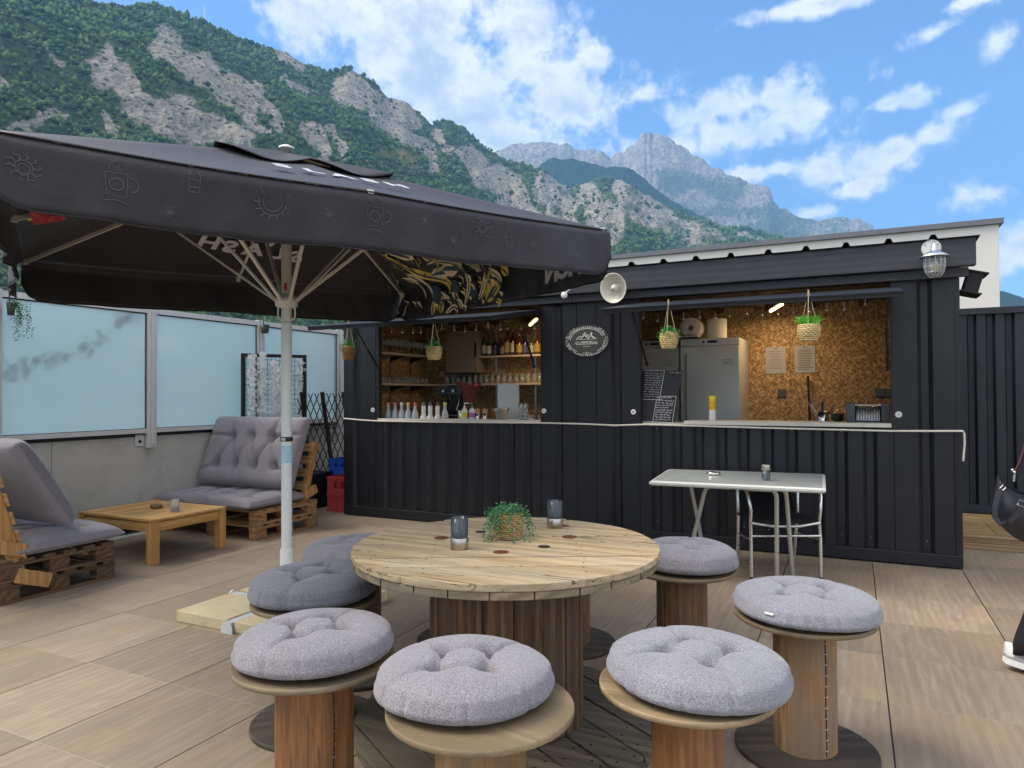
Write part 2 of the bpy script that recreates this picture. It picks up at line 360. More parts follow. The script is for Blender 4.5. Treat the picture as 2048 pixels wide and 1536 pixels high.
def mtn_mat(name, forest, forest2, rock, rock2, scale, grass=(.20,.19,.09)):
    m = bpy.data.materials.new(name); m.use_nodes = True; T = NT(m.node_tree); T.n.clear()
    g = T.new('ShaderNodeNewGeometry'); v = g.outputs['Position']; at = T.new('ShaderNodeAttribute', attribute_name='rock').outputs['Fac']
    a2 = T.new('ShaderNodeAttribute', attribute_name='dry').outputs['Fac']
    n1 = T.noise(v, 1/(scale*6), 8, .68); n2 = T.noise(v, 1/scale, 6, .7); n3 = T.noise(T.scale(v, (1, 1, .25), (R(25), R(35), 0)), 1/(scale*2.2), 7, .72, .8)
    fc = T.mix(T.ramp(n2, .35, .65), forest, forest2); fc = T.mix(T.math('MULTIPLY', a2, .8), fc, grass)
    sw = T.new('ShaderNodeTexWave', {'Scale': 1/(scale*4.), 'Distortion': 26., 'Detail': 8., 'Detail Scale': .9, 'Detail Roughness': .7}, wave_type='BANDS', bands_direction='Z'); T.l.new(T.scale(v, (1,1,1), (R(-32), R(34), 0)), sw.inputs[0])
    n3 = T.math('ADD', T.math('MULTIPLY', n3, .84), T.math('MULTIPLY', sw.outputs[1], .16))
    rc = T.mix(T.ramp(n3, .28, .72), rock, rock2)
    vo = T.new('ShaderNodeTexVoronoi', {'Scale': 1/(scale*1.3)}); T.l.new(v, vo.inputs[0])
    rc = T.mix(T.math('MULTIPLY', T.ramp(T.math('ADD', vo.outputs[0], T.math('MULTIPLY', n2, .35)), .48, .36), .85), rc, forest)   # bushes on the rock
    msk = T.ramp(T.math('ADD', at, T.math('MULTIPLY', T.math('SUBTRACT', n2, .5), .65)), .40, .56)
    c = T.mix(msk, fc, rc)
    b = T.new('ShaderNodeBsdfPrincipled', {'Base Color': c, 'Roughness': .95, 'Specular IOR Level': .05})
    bp = T.new('ShaderNodeBump', {'Strength': 1., 'Distance': scale*.55, 'Height': T.math('ADD', n2, T.math('MULTIPLY', n3, .9))}); T.l.new(bp.outputs[0], b.inputs['Normal'])
    T.l.new(b.outputs[0], T.new('ShaderNodeOutputMaterial').inputs[0]); return m
def blobs(px, py, L):
    out = np.zeros_like(px)
    for (x0, y0, x1, y1, wd) in L:
        dx, dy = x1-x0, y1-y0; n2 = dx*dx+dy*dy+1e-6; k = np.clip(((px-x0)*dx+(py-y0)*dy)/n2, 0, 1)
        d = np.hypot(px-x0-k*dx, py-y0-k*dy)/wd; out = np.maximum(out, np.clip(1.35-d, 0, 1))
    return out
# --- the near mountain on the left
MM1 = mtn_mat('forested_limestone', (.020,.052,.024), (.080,.130,.040), (.13,.135,.115), (.44,.40,.34), 12)
ridge1 = [(-900,-260),(-600,-150),(-300,-60),(0,-14),(60,-8),(115,0),(150,10),(210,22),(250,27),(290,19),(320,22),(350,30),(380,45),(410,54),(470,75),(525,95),(575,107),(610,128),(640,140),(665,148),(695,142),(725,152),(750,168),(775,195),(810,202),(850,235),(865,250),(890,243),(925,255),(950,280),(975,300),(1000,318),(1018,331),(1057,333),(1085,338),(1124,368),(1145,378),(1170,368),(1203,361),(1247,364),(1292,392),(1348,420),(1404,443),(1449,462),(1475,456),(1494,457),(1533,465),(1567,476),(1620,500),(1700,530)]
m1, co1, d1 = mountain('hillside', ridge1, [(-900,1500),(0,1700),(700,2300),(1000,2800),(1250,3100),(1700,3600)], .30, 1150, 330, MM1, p=1.12, amp=.05, s=3, fine=.010)
px, py = px_of(co1)
wx = (fbm(px/60, py/60, 4, 5)-.5)*60; wy = (fbm(px/60, py/60, 4, 9)-.5)*60
RK = [(200,130,300,215,42),(260,200,390,260,40),(330,90,430,150,32),(400,130,500,215,34),(350,200,440,275,40),(430,240,480,280,32),(520,185,560,250,18),(540,90,600,140,16),(690,190,790,235,34),(700,160,740,230,22),(760,240,860,310,30),(780,200,830,230,22),(880,265,910,285,22),(650,250,700,310,14),(560,160,600,190,10),(990,345,1060,420,34),(1080,360,1130,420,36),(1010,400,1130,470,34),(1100,345,1150,380,26),(1160,395,1240,450,50),(620,250,660,330,16),(940,300,980,350,22),(960,420,1060,470,26),(1240,380,1330,440,40),(1290,430,1400,500,36),(1180,440,1230,540,26),(1340,450,1440,480,26),(1480,465,1530,472,12),(105,100,130,108,12),(0,160,20,175,12),(80,225,130,240,16),(200,235,220,262,12),(0,590,60,640,30),(260,300,330,300,10),(500,250,530,262,12),(420,600,560,625,10),(30,240,70,240,14)]
rk = blobs(px+wx, py+wy, RK)
st = rdg(d1['a']/(d1['sc']*4), d1['b']/(d1['sc']*.8), 5, 77)
base = np.clip((st-.72)*2.4, 0, 1)*np.clip((px-250)/1100, .12, .75)
rock1 = np.clip(np.maximum(rk*(.66+.70*(fbm(px/18, py/18, 5, 44)-.40))*np.clip(1.12-(px-700)/1700, .72, 1.1), base), 0, 1)
dry1 = np.clip((fbm(px/45, py/45, 5, 61)-.60)*4.5, 0, 1)*np.clip((py-90)/200, 0, 1)
set_attr(m1, 'rock', rock1); set_attr(m1, 'dry', dry1)
# --- the trees of that mountainside: far too many to count
ok = (rock1 < .36) & (d1['T'] <= 1.0) & (px > -350) & (px < 1650) & (py < 700)
ok |= (rock1 < .8) & (rng.random(len(rock1)) < .05) & (d1['T'] <= 1.0) & (px > -350) & (px < 1650) & (py < 700)
ids = np.nonzero(ok)[0]; pr = np.clip(1-dry1[ids]*.8, .1, 1)/1.; pr /= pr.sum()
pick = rng.choice(ids, 42000, replace=False, p=pr)
hw = 5.4*(d1['D'][pick]/1700)**.65*(.45+rng.random(len(pick))**2*1.1); P0 = co1[pick]+rng.normal(0, 3, (len(pick), 3))*[1, 1, 0]
oc = np.array([[0,0,1.25],[1,0,.3],[.31,.95,.35],[-.81,.59,.25],[-.81,-.59,.35],[.31,-.95,.3],[0,0,-.5]])
of = np.array([[0,1,2],[0,2,3],[0,3,4],[0,4,5],[0,5,1],[6,2,1],[6,3,2],[6,4,3],[6,5,4],[6,1,5]])
ang = rng.random(len(pick))*6.28; ca, sa = np.cos(ang)[:, None], np.sin(ang)[:, None]
ov = np.stack([oc[:, 0]*ca-oc[:, 1]*sa, oc[:, 0]*sa+oc[:, 1]*ca, np.broadcast_to(oc[:, 2], (len(pick), 7))*(.8+rng.random((len(pick), 1))*.7)], -1)*(1+rng.normal(0, .16, (len(pick), 7, 1)))
tv = (P0[:, None]+ov*hw[:, None, None]).reshape(-1, 3); tf = (of[None]+np.arange(len(pick))[:, None, None]*7).reshape(-1)
me = bpy.data.meshes.new('forest'); me.vertices.add(len(tv)); me.vertices.foreach_set('co', tv.ravel()); me.loops.add(len(tf)); me.loops.foreach_set('vertex_index', tf)
me.polygons.add(len(tf)//3); me.polygons.foreach_set('loop_start', np.arange(0, len(tf), 3)); me.update()
a = me.attributes.new('tone', 'FLOAT', 'POINT'); a.data.foreach_set('value', np.repeat(rng.random(len(pick)), 7).astype(np.float32))
m = bpy.data.materials.new('forest_crowns'); m.use_nodes = True; T = NT(m.node_tree); T.n.clear()
t_ = T.new('ShaderNodeAttribute', attribute_name='tone').outputs['Fac']
T.l.new(T.new('ShaderNodeBsdfPrincipled', {'Base Color': T.mix(t_, (.018,.052,.024), (.085,.145,.044)), 'Roughness': .9, 'Specular IOR Level': .05}).outputs[0], T.new('ShaderNodeOutputMaterial').inputs[0])
me.materials.append(m); fo = bpy.data.objects.new('forest', me); COL.objects.link(fo)
tag(fo, 'green woodland covering the near mountainside between its rock faces', 'forest', kind='stuff')
# --- dark wooded spur behind it, the pale peak, and a low hill far right
def simple_rock(o, co, dd, val, seed, k=1., s=40):
    px, py = px_of(co); r = np.clip(val+(fbm(px/s, py/s, 5, seed)-.5)*k, 0, 1); set_attr(o, 'rock', r); set_attr(o, 'dry', np.zeros(len(co))); return px, py
MM2 = mtn_mat('wooded_spur', (.012,.030,.022), (.022,.050,.032), (.1,.1,.09), (.2,.2,.18), 16)
ridge2 = [(900,420),(1000,380),(1060,345),(1085,328),(1107,318),(1141,317),(1169,325),(1208,336),(1235,333),(1259,335),(1292,359),(1332,392),(1376,418),(1421,443),(1460,462),(1560,485),(1680,520)]
m2, co2, d2 = mountain('wooded_spur', ridge2, [(900,4200),(1700,4600)], .62, 420, 130, MM2, p=1.0, amp=.03, s=21, fine=.008)
simple_rock(m2, co2, d2, .05, 3, .2)
MM3 = mtn_mat('pale_limestone', (.07,.09,.06), (.13,.15,.09), (.15,.14,.125), (.37,.34,.29), 32)
ridge3 = [(700,420),(860,360),(940,325),(984,308),(1012,297),(1046,291),(1085,283),(1113,291),(1130,289),(1158,305),(1169,303),(1185,300),(1203,303),(1222,317),(1232,312),(1236,305),(1247,308),(1252,300),(1259,291),(1272,284),(1281,275),(1287,267),(1292,272),(1299,267),(1305,275),(1311,271),(1326,273),(1348,283),(1382,308),(1421,333),(1460,350),(1494,364),(1528,373),(1539,376),(1545,392),(1556,412),(1584,429),(1612,440),(1640,441),(1673,440),(1718,438),(1746,448),(1752,470),(1800,500),(1860,540),(1960,590)]
m3, co3, d3 = mountain('rocky_peak', ridge3, [(700,6400),(1290,7000),(2000,7600)], .62, 760, 240, MM3, p=1.1, amp=.06, s=55, fine=.016, strata=R(28), rib=.35)
px, py = px_of(co3)
v_ = .78 - np.clip((py-330)/160, 0, 1)*.45 + (fbm(px/50, py/30, 5, 12)-.5)*.7; v_ -= blobs(px, py, [(1330,360,1480,370,26),(1040,310,1080,320,16)])*.4
set_attr(m3, 'rock', np.clip(v_, 0, 1)); set_attr(m3, 'dry', np.clip((fbm(px/40, py/40, 4, 31)-.4)*3, 0, 1)*(px < 1170))
ridge4 = [(1900,620),(1960,588),(1990,580),(2010,584),(2048,596),(2150,612),(2350,560),(2600,520),(2900,600)]
m4, co4, d4 = mountain('far_hill', ridge4, [(1900,3800),(3000,3000)], .5, 200, 60, MM2, p=1.0, amp=.03, s=91)
simple_rock(m4, co4, d4, .2, 8, .5)
# --- valley floor and terrace
M_ground = pbr('valley_ground', (.10,.115,.06), .95, var=.5, vs=.02)
g = MB(); g.add([(-9000,-9000,-6.3),(9000,-9000,-6.3),(9000,9000,-6.3),(-9000,9000,-6.3)], [(0,1,2,3)]); struct(g.build('ground', M_ground))
m = bpy.data.materials.new('timber_look_tiles'); m.use_nodes = True; T = NT(m.node_tree); T.n.clear()
pos = T.new('ShaderNodeNewGeometry').outputs['Position']; s_ = T.new('ShaderNodeSeparateXYZ', {0: pos}); TX, TY = .635, .635
u = T.math('DIVIDE', T.math('SUBTRACT', s_.outputs[0], .129), TX); v = T.math('DIVIDE', T.math('SUBTRACT', s_.outputs[1], 2.375), TY)
iu = T.math('FLOOR', u); iv = T.math('FLOOR', v); fu = T.math('SUBTRACT', u, iu); fv = T.math('SUBTRACT', v, iv)
cell = T.new('ShaderNodeCombineXYZ', {0: iu, 1: iv, 2: 0.}).outputs[0]
wn_ = T.new('ShaderNodeTexWhiteNoise', {0: cell}, noise_dimensions='3D'); rv = wn_.outputs['Value']; rc = wn_.outputs['Color']
off = T.new('ShaderNodeVectorMath', {0: rc, 1: (37., 53., 91.)}, operation='MULTIPLY').outputs[0]
gp = T.new('ShaderNodeVectorMath', {0: pos, 1: off}, operation='ADD').outputs[0]
lo = T.noise(T.scale(gp, (9, 1.3, 1)), 1., 6, .62, 2.2); hi_ = T.noise(T.scale(gp, (230, 9, 1)), 1., 4, .65, .6)
wv = T.new('ShaderNodeTexWave', {'Scale': .9, 'Distortion': 9., 'Detail': 4., 'Detail Scale': .7}, wave_type='BANDS', bands_direction='X'); T.l.new(T.scale(gp, (7, .9, 1)), wv.inputs[0])
f = T.math('ADD', T.math('ADD', T.math('MULTIPLY', lo, .62), T.math('MULTIPLY', wv.outputs[1], .08)), T.math('MULTIPLY', T.math('SUBTRACT', hi_, .5), .42))
c = T.mix(T.ramp(f, .18, .78), (.23,.182,.132), (.42,.345,.252))
c = T.mix(T.math('MULTIPLY', T.ramp(T.noise(T.scale(gp, (3, 1.2, 1)), 1.1, 3), .45, .7), .45), c, (.34,.25,.135))
lum = T.math('ADD', T.math('MULTIPLY', rv, .26), .86); c = T.mix(1., c, T.new('ShaderNodeCombineColor', {0: lum, 1: lum, 2: lum}).outputs[0], 'MULTIPLY')
big = T.noise(pos, .9, 4, .6); c = T.mix(T.math('MULTIPLY', T.ramp(big, .45, .75), .3), c, (.17,.14,.105))
c = T.mix(T.math('MULTIPLY', T.ramp(T.noise(pos, 5.5, 7, .75, .5), .60, .72), .35), c, (.10,.085,.07)); c = T.mix(T.math('MULTIPLY', T.ramp(T.noise(pos, 42., 3, .6), .74, .80), .5), c, (.06,.05,.045))
eu = T.math('MULTIPLY', T.math('MINIMUM', fu, T.math('SUBTRACT', 1., fu)), TX); ev = T.math('MULTIPLY', T.math('MINIMUM', fv, T.math('SUBTRACT', 1., fv)), TY)
c = T.mix(T.math('MULTIPLY', T.ramp(ev, .0028, .0012), .7), c, (.34,.30,.23))
c = T.mix(T.ramp(eu, .0042, .0022), c, (.012,.011,.010))
b = T.new('ShaderNodeBsdfPrincipled', {'Base Color': c, 'Specular IOR Level': .4}); T.l.new(T.math('ADD', .46, T.math('MULTIPLY', lo, .25)), b.inputs['Roughness'])
hgt = T.math('ADD', T.math('MULTIPLY', f, .25), T.math('MULTIPLY', T.ramp(T.math('MINIMUM', eu, ev), .001, .004), 1.5))
bp = T.new('ShaderNodeBump', {'Strength': .35, 'Distance': .004, 'Height': hgt}); T.l.new(bp.outputs[0], b.inputs['Normal'])
T.l.new(b.outputs[0], T.new('ShaderNodeOutputMaterial').inputs[0]); M_floor = m
g = MB(); g.b2((-6.9,-9,-.3), (9,13,0)); struct(g.build('terrace_floor', M_floor))
# --- parapet wall with frosted glass screen on the left
XW = -6.627
M_rend = pbr('grey_render', (.44,.43,.385), .9, var=.10, vs=5, bump=.6, bs=90, grime=.35, gcol=(.22,.21,.19))
par = thing('parapet_wall', 'grey rendered parapet wall below the frosted glass screen', 'wall', (XW-.12, 2, 0))
g = MB()
for y0, y1 in ((-8,.92),(.926,3.924),(3.93,6.93),(6.936,10.5)): g.b2((XW-.24,y0,0), (XW,y1,1.0))
g.build('panel', M_rend, par, world=True); g = MB(); g.b2((XW-.26,-8,1.0), (XW+.012,10.5,1.035)); g.build('coping', M_black2, par, world=True)
g = MB(); g.b2((XW+.002,-8,.03), (XW+.03,3.6,.1)); g.b2((XW+.002,3.6,.03), (XW+.03,10.4,.1)); g.build('skirting', M_black2, par, world=True)
g = MB(); g.b2((XW+.031,-8,.002), (XW+.07,10.4,.02)); g.build('gutter_trim', M_white, par, world=True)
m = bpy.data.materials.new('frosted_glass'); m.use_nodes = True; T = NT(m.node_tree); T.n.clear()
n = T.noise(T.new('ShaderNodeTexCoord').outputs['Object'], 1.4, 4); fc = T.mix(n, (.66,.83,.90), (.72,.87,.93))
tr = T.new('ShaderNodeBsdfTranslucent', {0: fc}); df = T.new('ShaderNodeBsdfDiffuse', {0: fc}); rf = T.new('ShaderNodeBsdfRefraction', {0: fc, 1: .22, 2: 1.02}); gl = T.new('ShaderNodeBsdfGlossy', {0: (1, 1, 1, 1), 1: .12})
a = T.new('ShaderNodeMixShader', {0: .55, 1: tr.outputs[0], 2: df.outputs[0]}); a2 = T.new('ShaderNodeMixShader', {0: .38, 1: a.outputs[0], 2: rf.outputs[0]})
fr = T.new('ShaderNodeFresnel', {0: 1.35}); T.l.new(T.new('ShaderNodeMixShader', {0: fr.outputs[0], 1: a2.outputs[0], 2: gl.outputs[0]}).outputs[0], T.new('ShaderNodeOutputMaterial').inputs[0]); M_frost = m
scr = thing('glass_screen', 'frosted pale blue glass windbreak in grey aluminium frames on the parapet', 'glass screen', (XW, 2, 1.05))
PY = [-7.4,-5.9,-4.4,-2.9,-1.4,.1,1.75,3.42,4.90,6.39,7.87,9.35]
for i, y in enumerate(PY):
    g = MB(); g.b2((XW+.004,y-.045,.88), (XW+.075,y+.05,2.345)); g.b2((XW+.075,y-.018,.92), (XW+.09,y+.022,2.345)); g.b2((XW+.004,y-.15,.90), (XW+.014,y-.05,1.02))
    p_ = g.build('post', M_frame, scr, world=True, bevel=.004)
    g = MB(); g.lathe([(.016,0),(.016,.008)], 10, (XW+.014,y-.10,.95), M=Matrix.Rotation(R(90), 3, 'Y')); g.build('bolt', M_black2, p_).location = -Vector(scr.location)
    if i+1 < len(PY):
        y0, y1 = y+.05, PY[i+1]-.045
        g = MB(); g.b2((XW+.025,y0,1.085), (XW+.035,y1,2.27)); g.build('glass_pane', M_frost, scr, world=True)
        g = MB(); g.b2((XW+.01,y0,2.28), (XW+.06,y1,2.335)); g.build('top_rail', M_frame, scr, world=True); g = MB(); g.b2((XW+.01,y0,1.036), (XW+.055,y1,1.08)); g.build('bottom_rail', M_frame, scr, world=True)
        g = MB(); g.b2((XW+.022,y0,2.27), (XW+.04,y1,2.28)); g.b2((XW+.022,y1-.012,1.08), (XW+.04,y1,2.27)); g.b2((XW+.022,y0,1.08), (XW+.04,y1-.012,1.085)); g.build('seal', M_rub, scr, world=True)
# --- white building behind
bl = thing('building', 'white rendered flat roofed building with grey coping behind the bar', 'building', (-4, 18, -6))
M_wr = pbr('white_render', (.74,.72,.66), .9, var=.05, vs=1.2, bump=.3, bs=60, grime=.25, gcol=(.55,.54,.49))
M_cap = pbr('grey_coping', (.16,.17,.19), .5, .3, var=.1)
g = MB(); g.b2((-8.0,14,-6), (2.215,23,4.215)); g.build('wall', M_wr, bl, world=True, bevel=.01)
g = MB(); g.b2((-8.1,13.93,4.215), (-1.6,23,4.30)); g.b2((-1.597,13.93,4.215), (2.275,23,4.302)); g.build('coping', M_cap, bl, world=True)
# --- storage container on the right and timber deck before it
def corr(x0, x1, grooves, z0, z1, Y, dep=.034, ow=.112, iw=.05, mb=None, mat=0, seams=()):
    mb = mb or MB(); pts = [(x0, Y)]
    ev = sorted([(g_, 0) for g_ in grooves] + [(s__, 1) for s__ in seams])
    for gx, k in ev:
        if not x0 < gx < x1: continue
        if k: pts += [(gx-.004, Y), (gx-.002, Y+.008), (gx+.002, Y+.008), (gx+.004, Y)]
        else: pts += [(gx-ow/2, Y), (gx-iw/2, Y+dep), (gx+iw/2, Y+dep), (gx+ow/2, Y)]
    pts.append((x1, Y)); vs = [(x, y, z) for z in (z0, z1) for x, y in pts]; n = len(pts)
    return mb.add(vs, [(i, i+1, n+i+1, n+i) for i in range(n-1)], mat)
st_ = thing('storage_container', 'dark navy corrugated storage container at the right edge behind the deck', 'container', (3, 10, .13))
g = corr(.2, 6.2, [1.145+.168*k for k in range(-5, 30)], .22, 2.24, 8.85, .05, .09, .05); g.build('corrugated_wall', M_navy, st_, world=True)
g = MB(); g.b2((.2,8.83,2.24), (6.2,11.2,2.31)); g.b2((.2,8.83,.13), (6.2,8.95,.22)); g.b2((.14,8.82,.13), (.2,11.2,2.32)); g.b2((.2,8.96,.13), (6.2,11.15,2.24)); g.build('frame', M_navy, st_, world=True, bevel=.004)
M_deck = wood('deck_timber', (.26,.155,.06), (.52,.36,.17), 0, 16, .75, .5, .35, (.25,.21,.15))
dk = thing('timber_deck', 'low timber deck step at the foot of the navy storage container', 'deck', (2.5, 8.1, 0))
g = MB(); g.b2((.82,7.5,0), (5,7.54,.058)); g.b2((.82,7.505,.062), (5,7.545,.100)); g.build('fascia_board', M_deck, dk, world=True, bevel=.004)
g = MB(); g.b2((.80,7.49,.101), (5,7.60,.125)); g.b2((.80,8.70,.101), (5,8.81,.128)); g.b2((.82,7.6,.09), (1.16,8.7,.118)); g.b2((1.164,7.6,.09), (2.3,8.7,.118)); g.b2((2.304,7.6,.09), (5,8.7,.118)); g.build('deck_board', M_deck, dk, world=True, bevel=.003)
# --- pylon on the near ridge
A_, E_ = azel(409, 60); Dp = 2150.; pb = Vector((math.sin(A_)*Dp, math.cos(A_)*Dp, H+Dp*math.tan(E_)-18)); pz = (H+Dp*math.tan(azel(409, 14)[1]))-pb.z
py_ = thing('pylon', 'lattice pylon standing on the wooded ridge at upper left', 'pylon', pb); g = MB()
for sx in (-1,1):
    for sy in (-1,1): g.tube([(sx*5,sy*5,0),(sx*1.6,sy*1.6,pz*.6),(sx*.8,sy*.8,pz)], .32, 4, smooth=False)
for k in range(9):
    z = pz*k/9; w_ = 5-3.4*min(1, k/5.4); z2 = pz*(k+1)/9; w2 = max(1, w_-.6)
    for sx in (-1,1): g.bar((sx*w_,-w_,z), (sx*w2,w2,z2), .3, .3); g.bar((-w_,sx*w_,z), (w2,sx*w2,z2), .3, .3)
g.build('lattice', M_galv, py_); g = MB()
for zz in (.62,.78,.94): g.bar((-7,0,pz*zz), (7,0,pz*zz), .5, .5)
g.build('cross_arm', M_galv, py_)
# ------------------------------------------------------------------ the black container bar
YC = 6.594; XL, XR = -5.44, .775
bar = thing('bar_kiosk', 'black corrugated container bar with two hatch openings and painted timber fascia', 'bar kiosk', ((XL+XR)/2, YC, 0))
def B(g, name, mats, **k): return g.build(name, mats, bar, world=True, **k)
O1 = (-4.95,-2.885); O2 = (-1.848,.293); ZC = 1.125; ZT = 2.29
GL = [-5.25,-4.804,-4.603,-4.402,-4.2,-4.01,-3.82,-3.625,-3.425,-3.24,-3.05,-2.70,-2.08,-1.69,-1.495,-1.295,-1.088,-.895,-.688,-.49,-.28,-.097,.123,.53]
SE = [-4.975,-2.885,-2.49,-2.285,-1.85,.30,.725]
g = corr(XL+.03, XR-.03, GL, .115, ZC, YC, seams=SE); B(g, 'front_panel', M_black)
for a, b in ((XL+.03, O1[0]), (O1[1], O2[0]), (O2[1], XR-.03)):
    g = corr(a, b, GL, ZC, 2.335, YC, seams=[s for s in SE if a+.02 < s < b-.02]); B(g, 'front_panel', M_black)
g = MB()
for gx in (-4.804,-4.402,-4.01,-3.625,-3.24,-1.69,-1.295,-.895,-.49,-.097,.123,.53,-.28,-.688):
    for z in (.2, 1.085): g.lathe([(.006,0),(.006,.004),(.002,.006)], 8, (gx, YC+.030, z), M=Matrix.Rotation(R(90), 3, 'X'))
o = B(g, 'screw_heads', M_steel); o['kind'] = 'stuff'
g = MB(); g.b2((XL,YC-.012,.012), (XR,YC+.10,.112)); B(g, 'base_rail', M_black, bevel=.006)
for x in (-4.35,-2.2,-.85,.6): g = MB(); g.b2((x-.16,YC+.0,0), (x+.0,YC+.2,.011)); B(g, 'foot', M_black2)
g = MB(); g.b2((XL,YC-.004,.113), (XL+.03,YC+.06,2.335)); B(g, 'corner_post', M_black); g = MB(); g.b2((XR-.03,YC-.004,.113), (XR,YC+.06,2.335)); B(g, 'corner_post', M_black)
# shell
g = MB(); g.b2((XL,YC+.06,.1), (XL+.06,8.34,2.398)); g.b2((XR-.06,YC+.06,.1), (XR,8.34,2.398)); B(g, 'side_wall', M_black)
g = MB(); g.b2((XL+.06,YC+.1,.06), (XR-.06,8.3,.10)); B(g, 'floor', M_black2)
# osb lining
def osb():
    m = bpy.data.materials.new('strand_board'); m.use_nodes = True; T = NT(m.node_tree); T.n.clear(); sx_ = T.new('ShaderNodeSeparateXYZ', {0: T.new('ShaderNodeTexCoord').outputs['Object']}); v = T.new('ShaderNodeCombineXYZ', {0: T.math('ADD', sx_.outputs[0], sx_.outputs[1]), 1: 0., 2: sx_.outputs[2]}).outputs[0]
    cs = None
    for k, (a, sc) in enumerate([((0,.5,0),(7,1,34)),((0,-.7,0),(9,1,40)),((0,1.4,0),(8,1,32)),((0,2.3,0),(7,1,44))]):
        n = T.noise(T.scale(T.scale(v, (1,1,1), a), sc), 1.6+k*.1, 2, .5, .5); n = T.ramp(n, .42, .62)
        cs = n if cs is None else T.math('ADD', cs, n)
    f = T.math('DIVIDE', cs, 4.); vo = T.new('ShaderNodeTexVoronoi', {'Scale': 48.}); T.l.new(T.scale(T.scale(v, (1,1,1), (0,.6,0)), (1,1,2.4)), vo.inputs[0])
    f = T.math('ADD', f, T.math('MULTIPLY', T.math('SUBTRACT', T.new('ShaderNodeSeparateColor', {0: vo.outputs['Color']}).outputs[0], .5), .22))
    c = T.mix(T.ramp(f, .15, .9), (.22,.12,.045), (.68,.46,.21)); c = T.mix(T.math('MULTIPLY', T.ramp(T.noise(v, 22, 3), .66, .74), .8), c, (.06,.025,.01))
    b = T.new('ShaderNodeBsdfPrincipled', {'Base Color': c, 'Roughness': .6}); bp = T.new('ShaderNodeBump', {'Strength': .3, 'Distance': .004, 'Height': f}); T.l.new(bp.outputs[0], b.inputs['Normal'])
    T.l.new(b.outputs[0], T.new('ShaderNodeOutputMaterial').inputs[0]); return m
M_osb = osb(); YB = 8.25
g = MB(); g.b2((XL+.08,YB,.1), (-3.4,YB+.02,2.398)); g.b2((-3.397,YB,.1), (-2.2,YB+.02,2.398)); g.b2((-2.197,YB,.1), (-.62,YB+.02,2.398)); g.b2((-.617,YB,.1), (XR-.08,YB+.02,2.398)); B(g, 'back_lining', M_osb)
g = MB(); g.b2((XL+.062,YC+.1,.1), (XL+.078,YB,2.398)); B(g, 'side_lining', M_osb); g = MB(); g.b2((XR-.078,YC+.1,.1), (XR-.062,YB,2.398)); B(g, 'side_lining', M_osb)
g = MB(); g.b2((XL+.06,YB+.03,.1), (XR-.06,8.34,2.398)); B(g, 'back_wall', M_black)
g = MB(); g.b2((-2.40,YC+.2,.1), (-2.36,YB,2.398)); B(g, 'partition', M_osb)
M_joist = wood('dark_joist', (.05,.028,.014), (.13,.075,.035), 1, 20, .7, .3)
g = MB(); g.b2((XL,YC+.09,2.40), (XR,8.36,2.43)); B(g, 'ceiling', M_joist)
for k in range(13):
    x = XL+.25+k*.48
    g = MB(); g.b2((x-.03,YC+.11,2.335), (x+.03,YB-.002,2.399)); B(g, 'joist', M_joist)
g = MB(); g.b2((XL,YC+.062,2.335), (XR,YC+.108,2.398)); B(g, 'head_beam', M_black2)
# fascia and trim
g = MB(); g.b2((-5.56,6.47,2.410), (.875,6.555,2.628)); B(g, 'fascia_beam', M_beam, bevel=.004)
g = MB(); g.b2((-5.50,6.53,2.335), (-2.52,6.585,2.404)); g.b2((-2.517,6.535,2.335), (.832,6.585,2.407)); B(g, 'trim_board', M_beam, bevel=.003)
g = MB(); pts = []
xs = [atY(x, 500, 6.46).x for x in (1263,1327,1392,1462,1537,1612,1692,1777,1866)]; xs = [xs[0]-.3*k for k in range(11, 0, -1)] + xs
for x in [-5.6]+[q for X_ in xs for q in (X_-.032, X_-.014, X_+.014, X_+.032)]+[.90]: pts.append(x)
vs = []
for i, x in enumerate(pts):
    z = 2.634 + (.034 if (i > 0 and i < len(pts)-1 and (i-1) % 4 in (1,2)) else 0)
    vs += [(x,6.44,z), (x,8.5,z-.12)]
g.add(vs, [(2*i, 2*i+1, 2*i+3, 2*i+2) for i in range(len(pts)-1)]); B(g, 'roof_sheet', M_black2, solid=.003)
g = MB(); p = atY(1943,560,6.62); Mx = Matrix.Rotation(R(16), 3, 'Y'); g.box((.875,6.75,2.29), (.10,.26,.17), Mx); g.box((.855,6.74,2.215), (.15,.28,.012), Mx); g.box((.905,6.74,2.375), (.15,.28,.012), Mx); B(g, 'side_vent', M_black2)
# service ledge
M_sill = pbr('pale_sill', (.62,.60,.53), .4, var=.06, grime=.3, gcol=(.4,.36,.28))
g = MB(); g.b2((O1[0]+.02,YC-.03,ZC), (O1[1]-.006,YC+.30,ZC+.02)); B(g, 'counter_top', M_sill, bevel=.003)
g = MB(); g.b2((-1.42,YC-.04,ZC+.002), (O2[1]-.01,YC+.34,ZC+.036)); g.b2((O2[0]+.02,YC+.02,ZC), (-1.424,YC+.34,ZC+.014)); B(g, 'counter_top', M_sill, bevel=.003)
for a, b in ((O1[0],O1[0]+.018), (O1[1]-.004,O1[1]+.0), (O2[0],O2[0]+.012), (O2[1]-.006,O2[1])):
    g = MB(); g.b2((a,YC+.003,ZC+.001), (b,YC+.06,2.33)); B(g, 'jamb', M_black2)
M_disc = pbr('pale_disc', (.72,.72,.68), .5)
for x, y in ((746,820),(1088,822),(1267,824),(1797,829)):
    p = atY(x, y, YC-.003); g = MB(); g.lathe([(.026,0),(.026,.008),(.020,.011),(.010,.011),(.009,.007)], 18, (p.x,YC-.002,p.z), M=Matrix.Rotation(R(90), 3, 'X')); g.box((p.x,YC-.0135,p.z), (.004,.002,.014), None, 1); B(g, 'lock_rosette', [M_disc, M_black2])
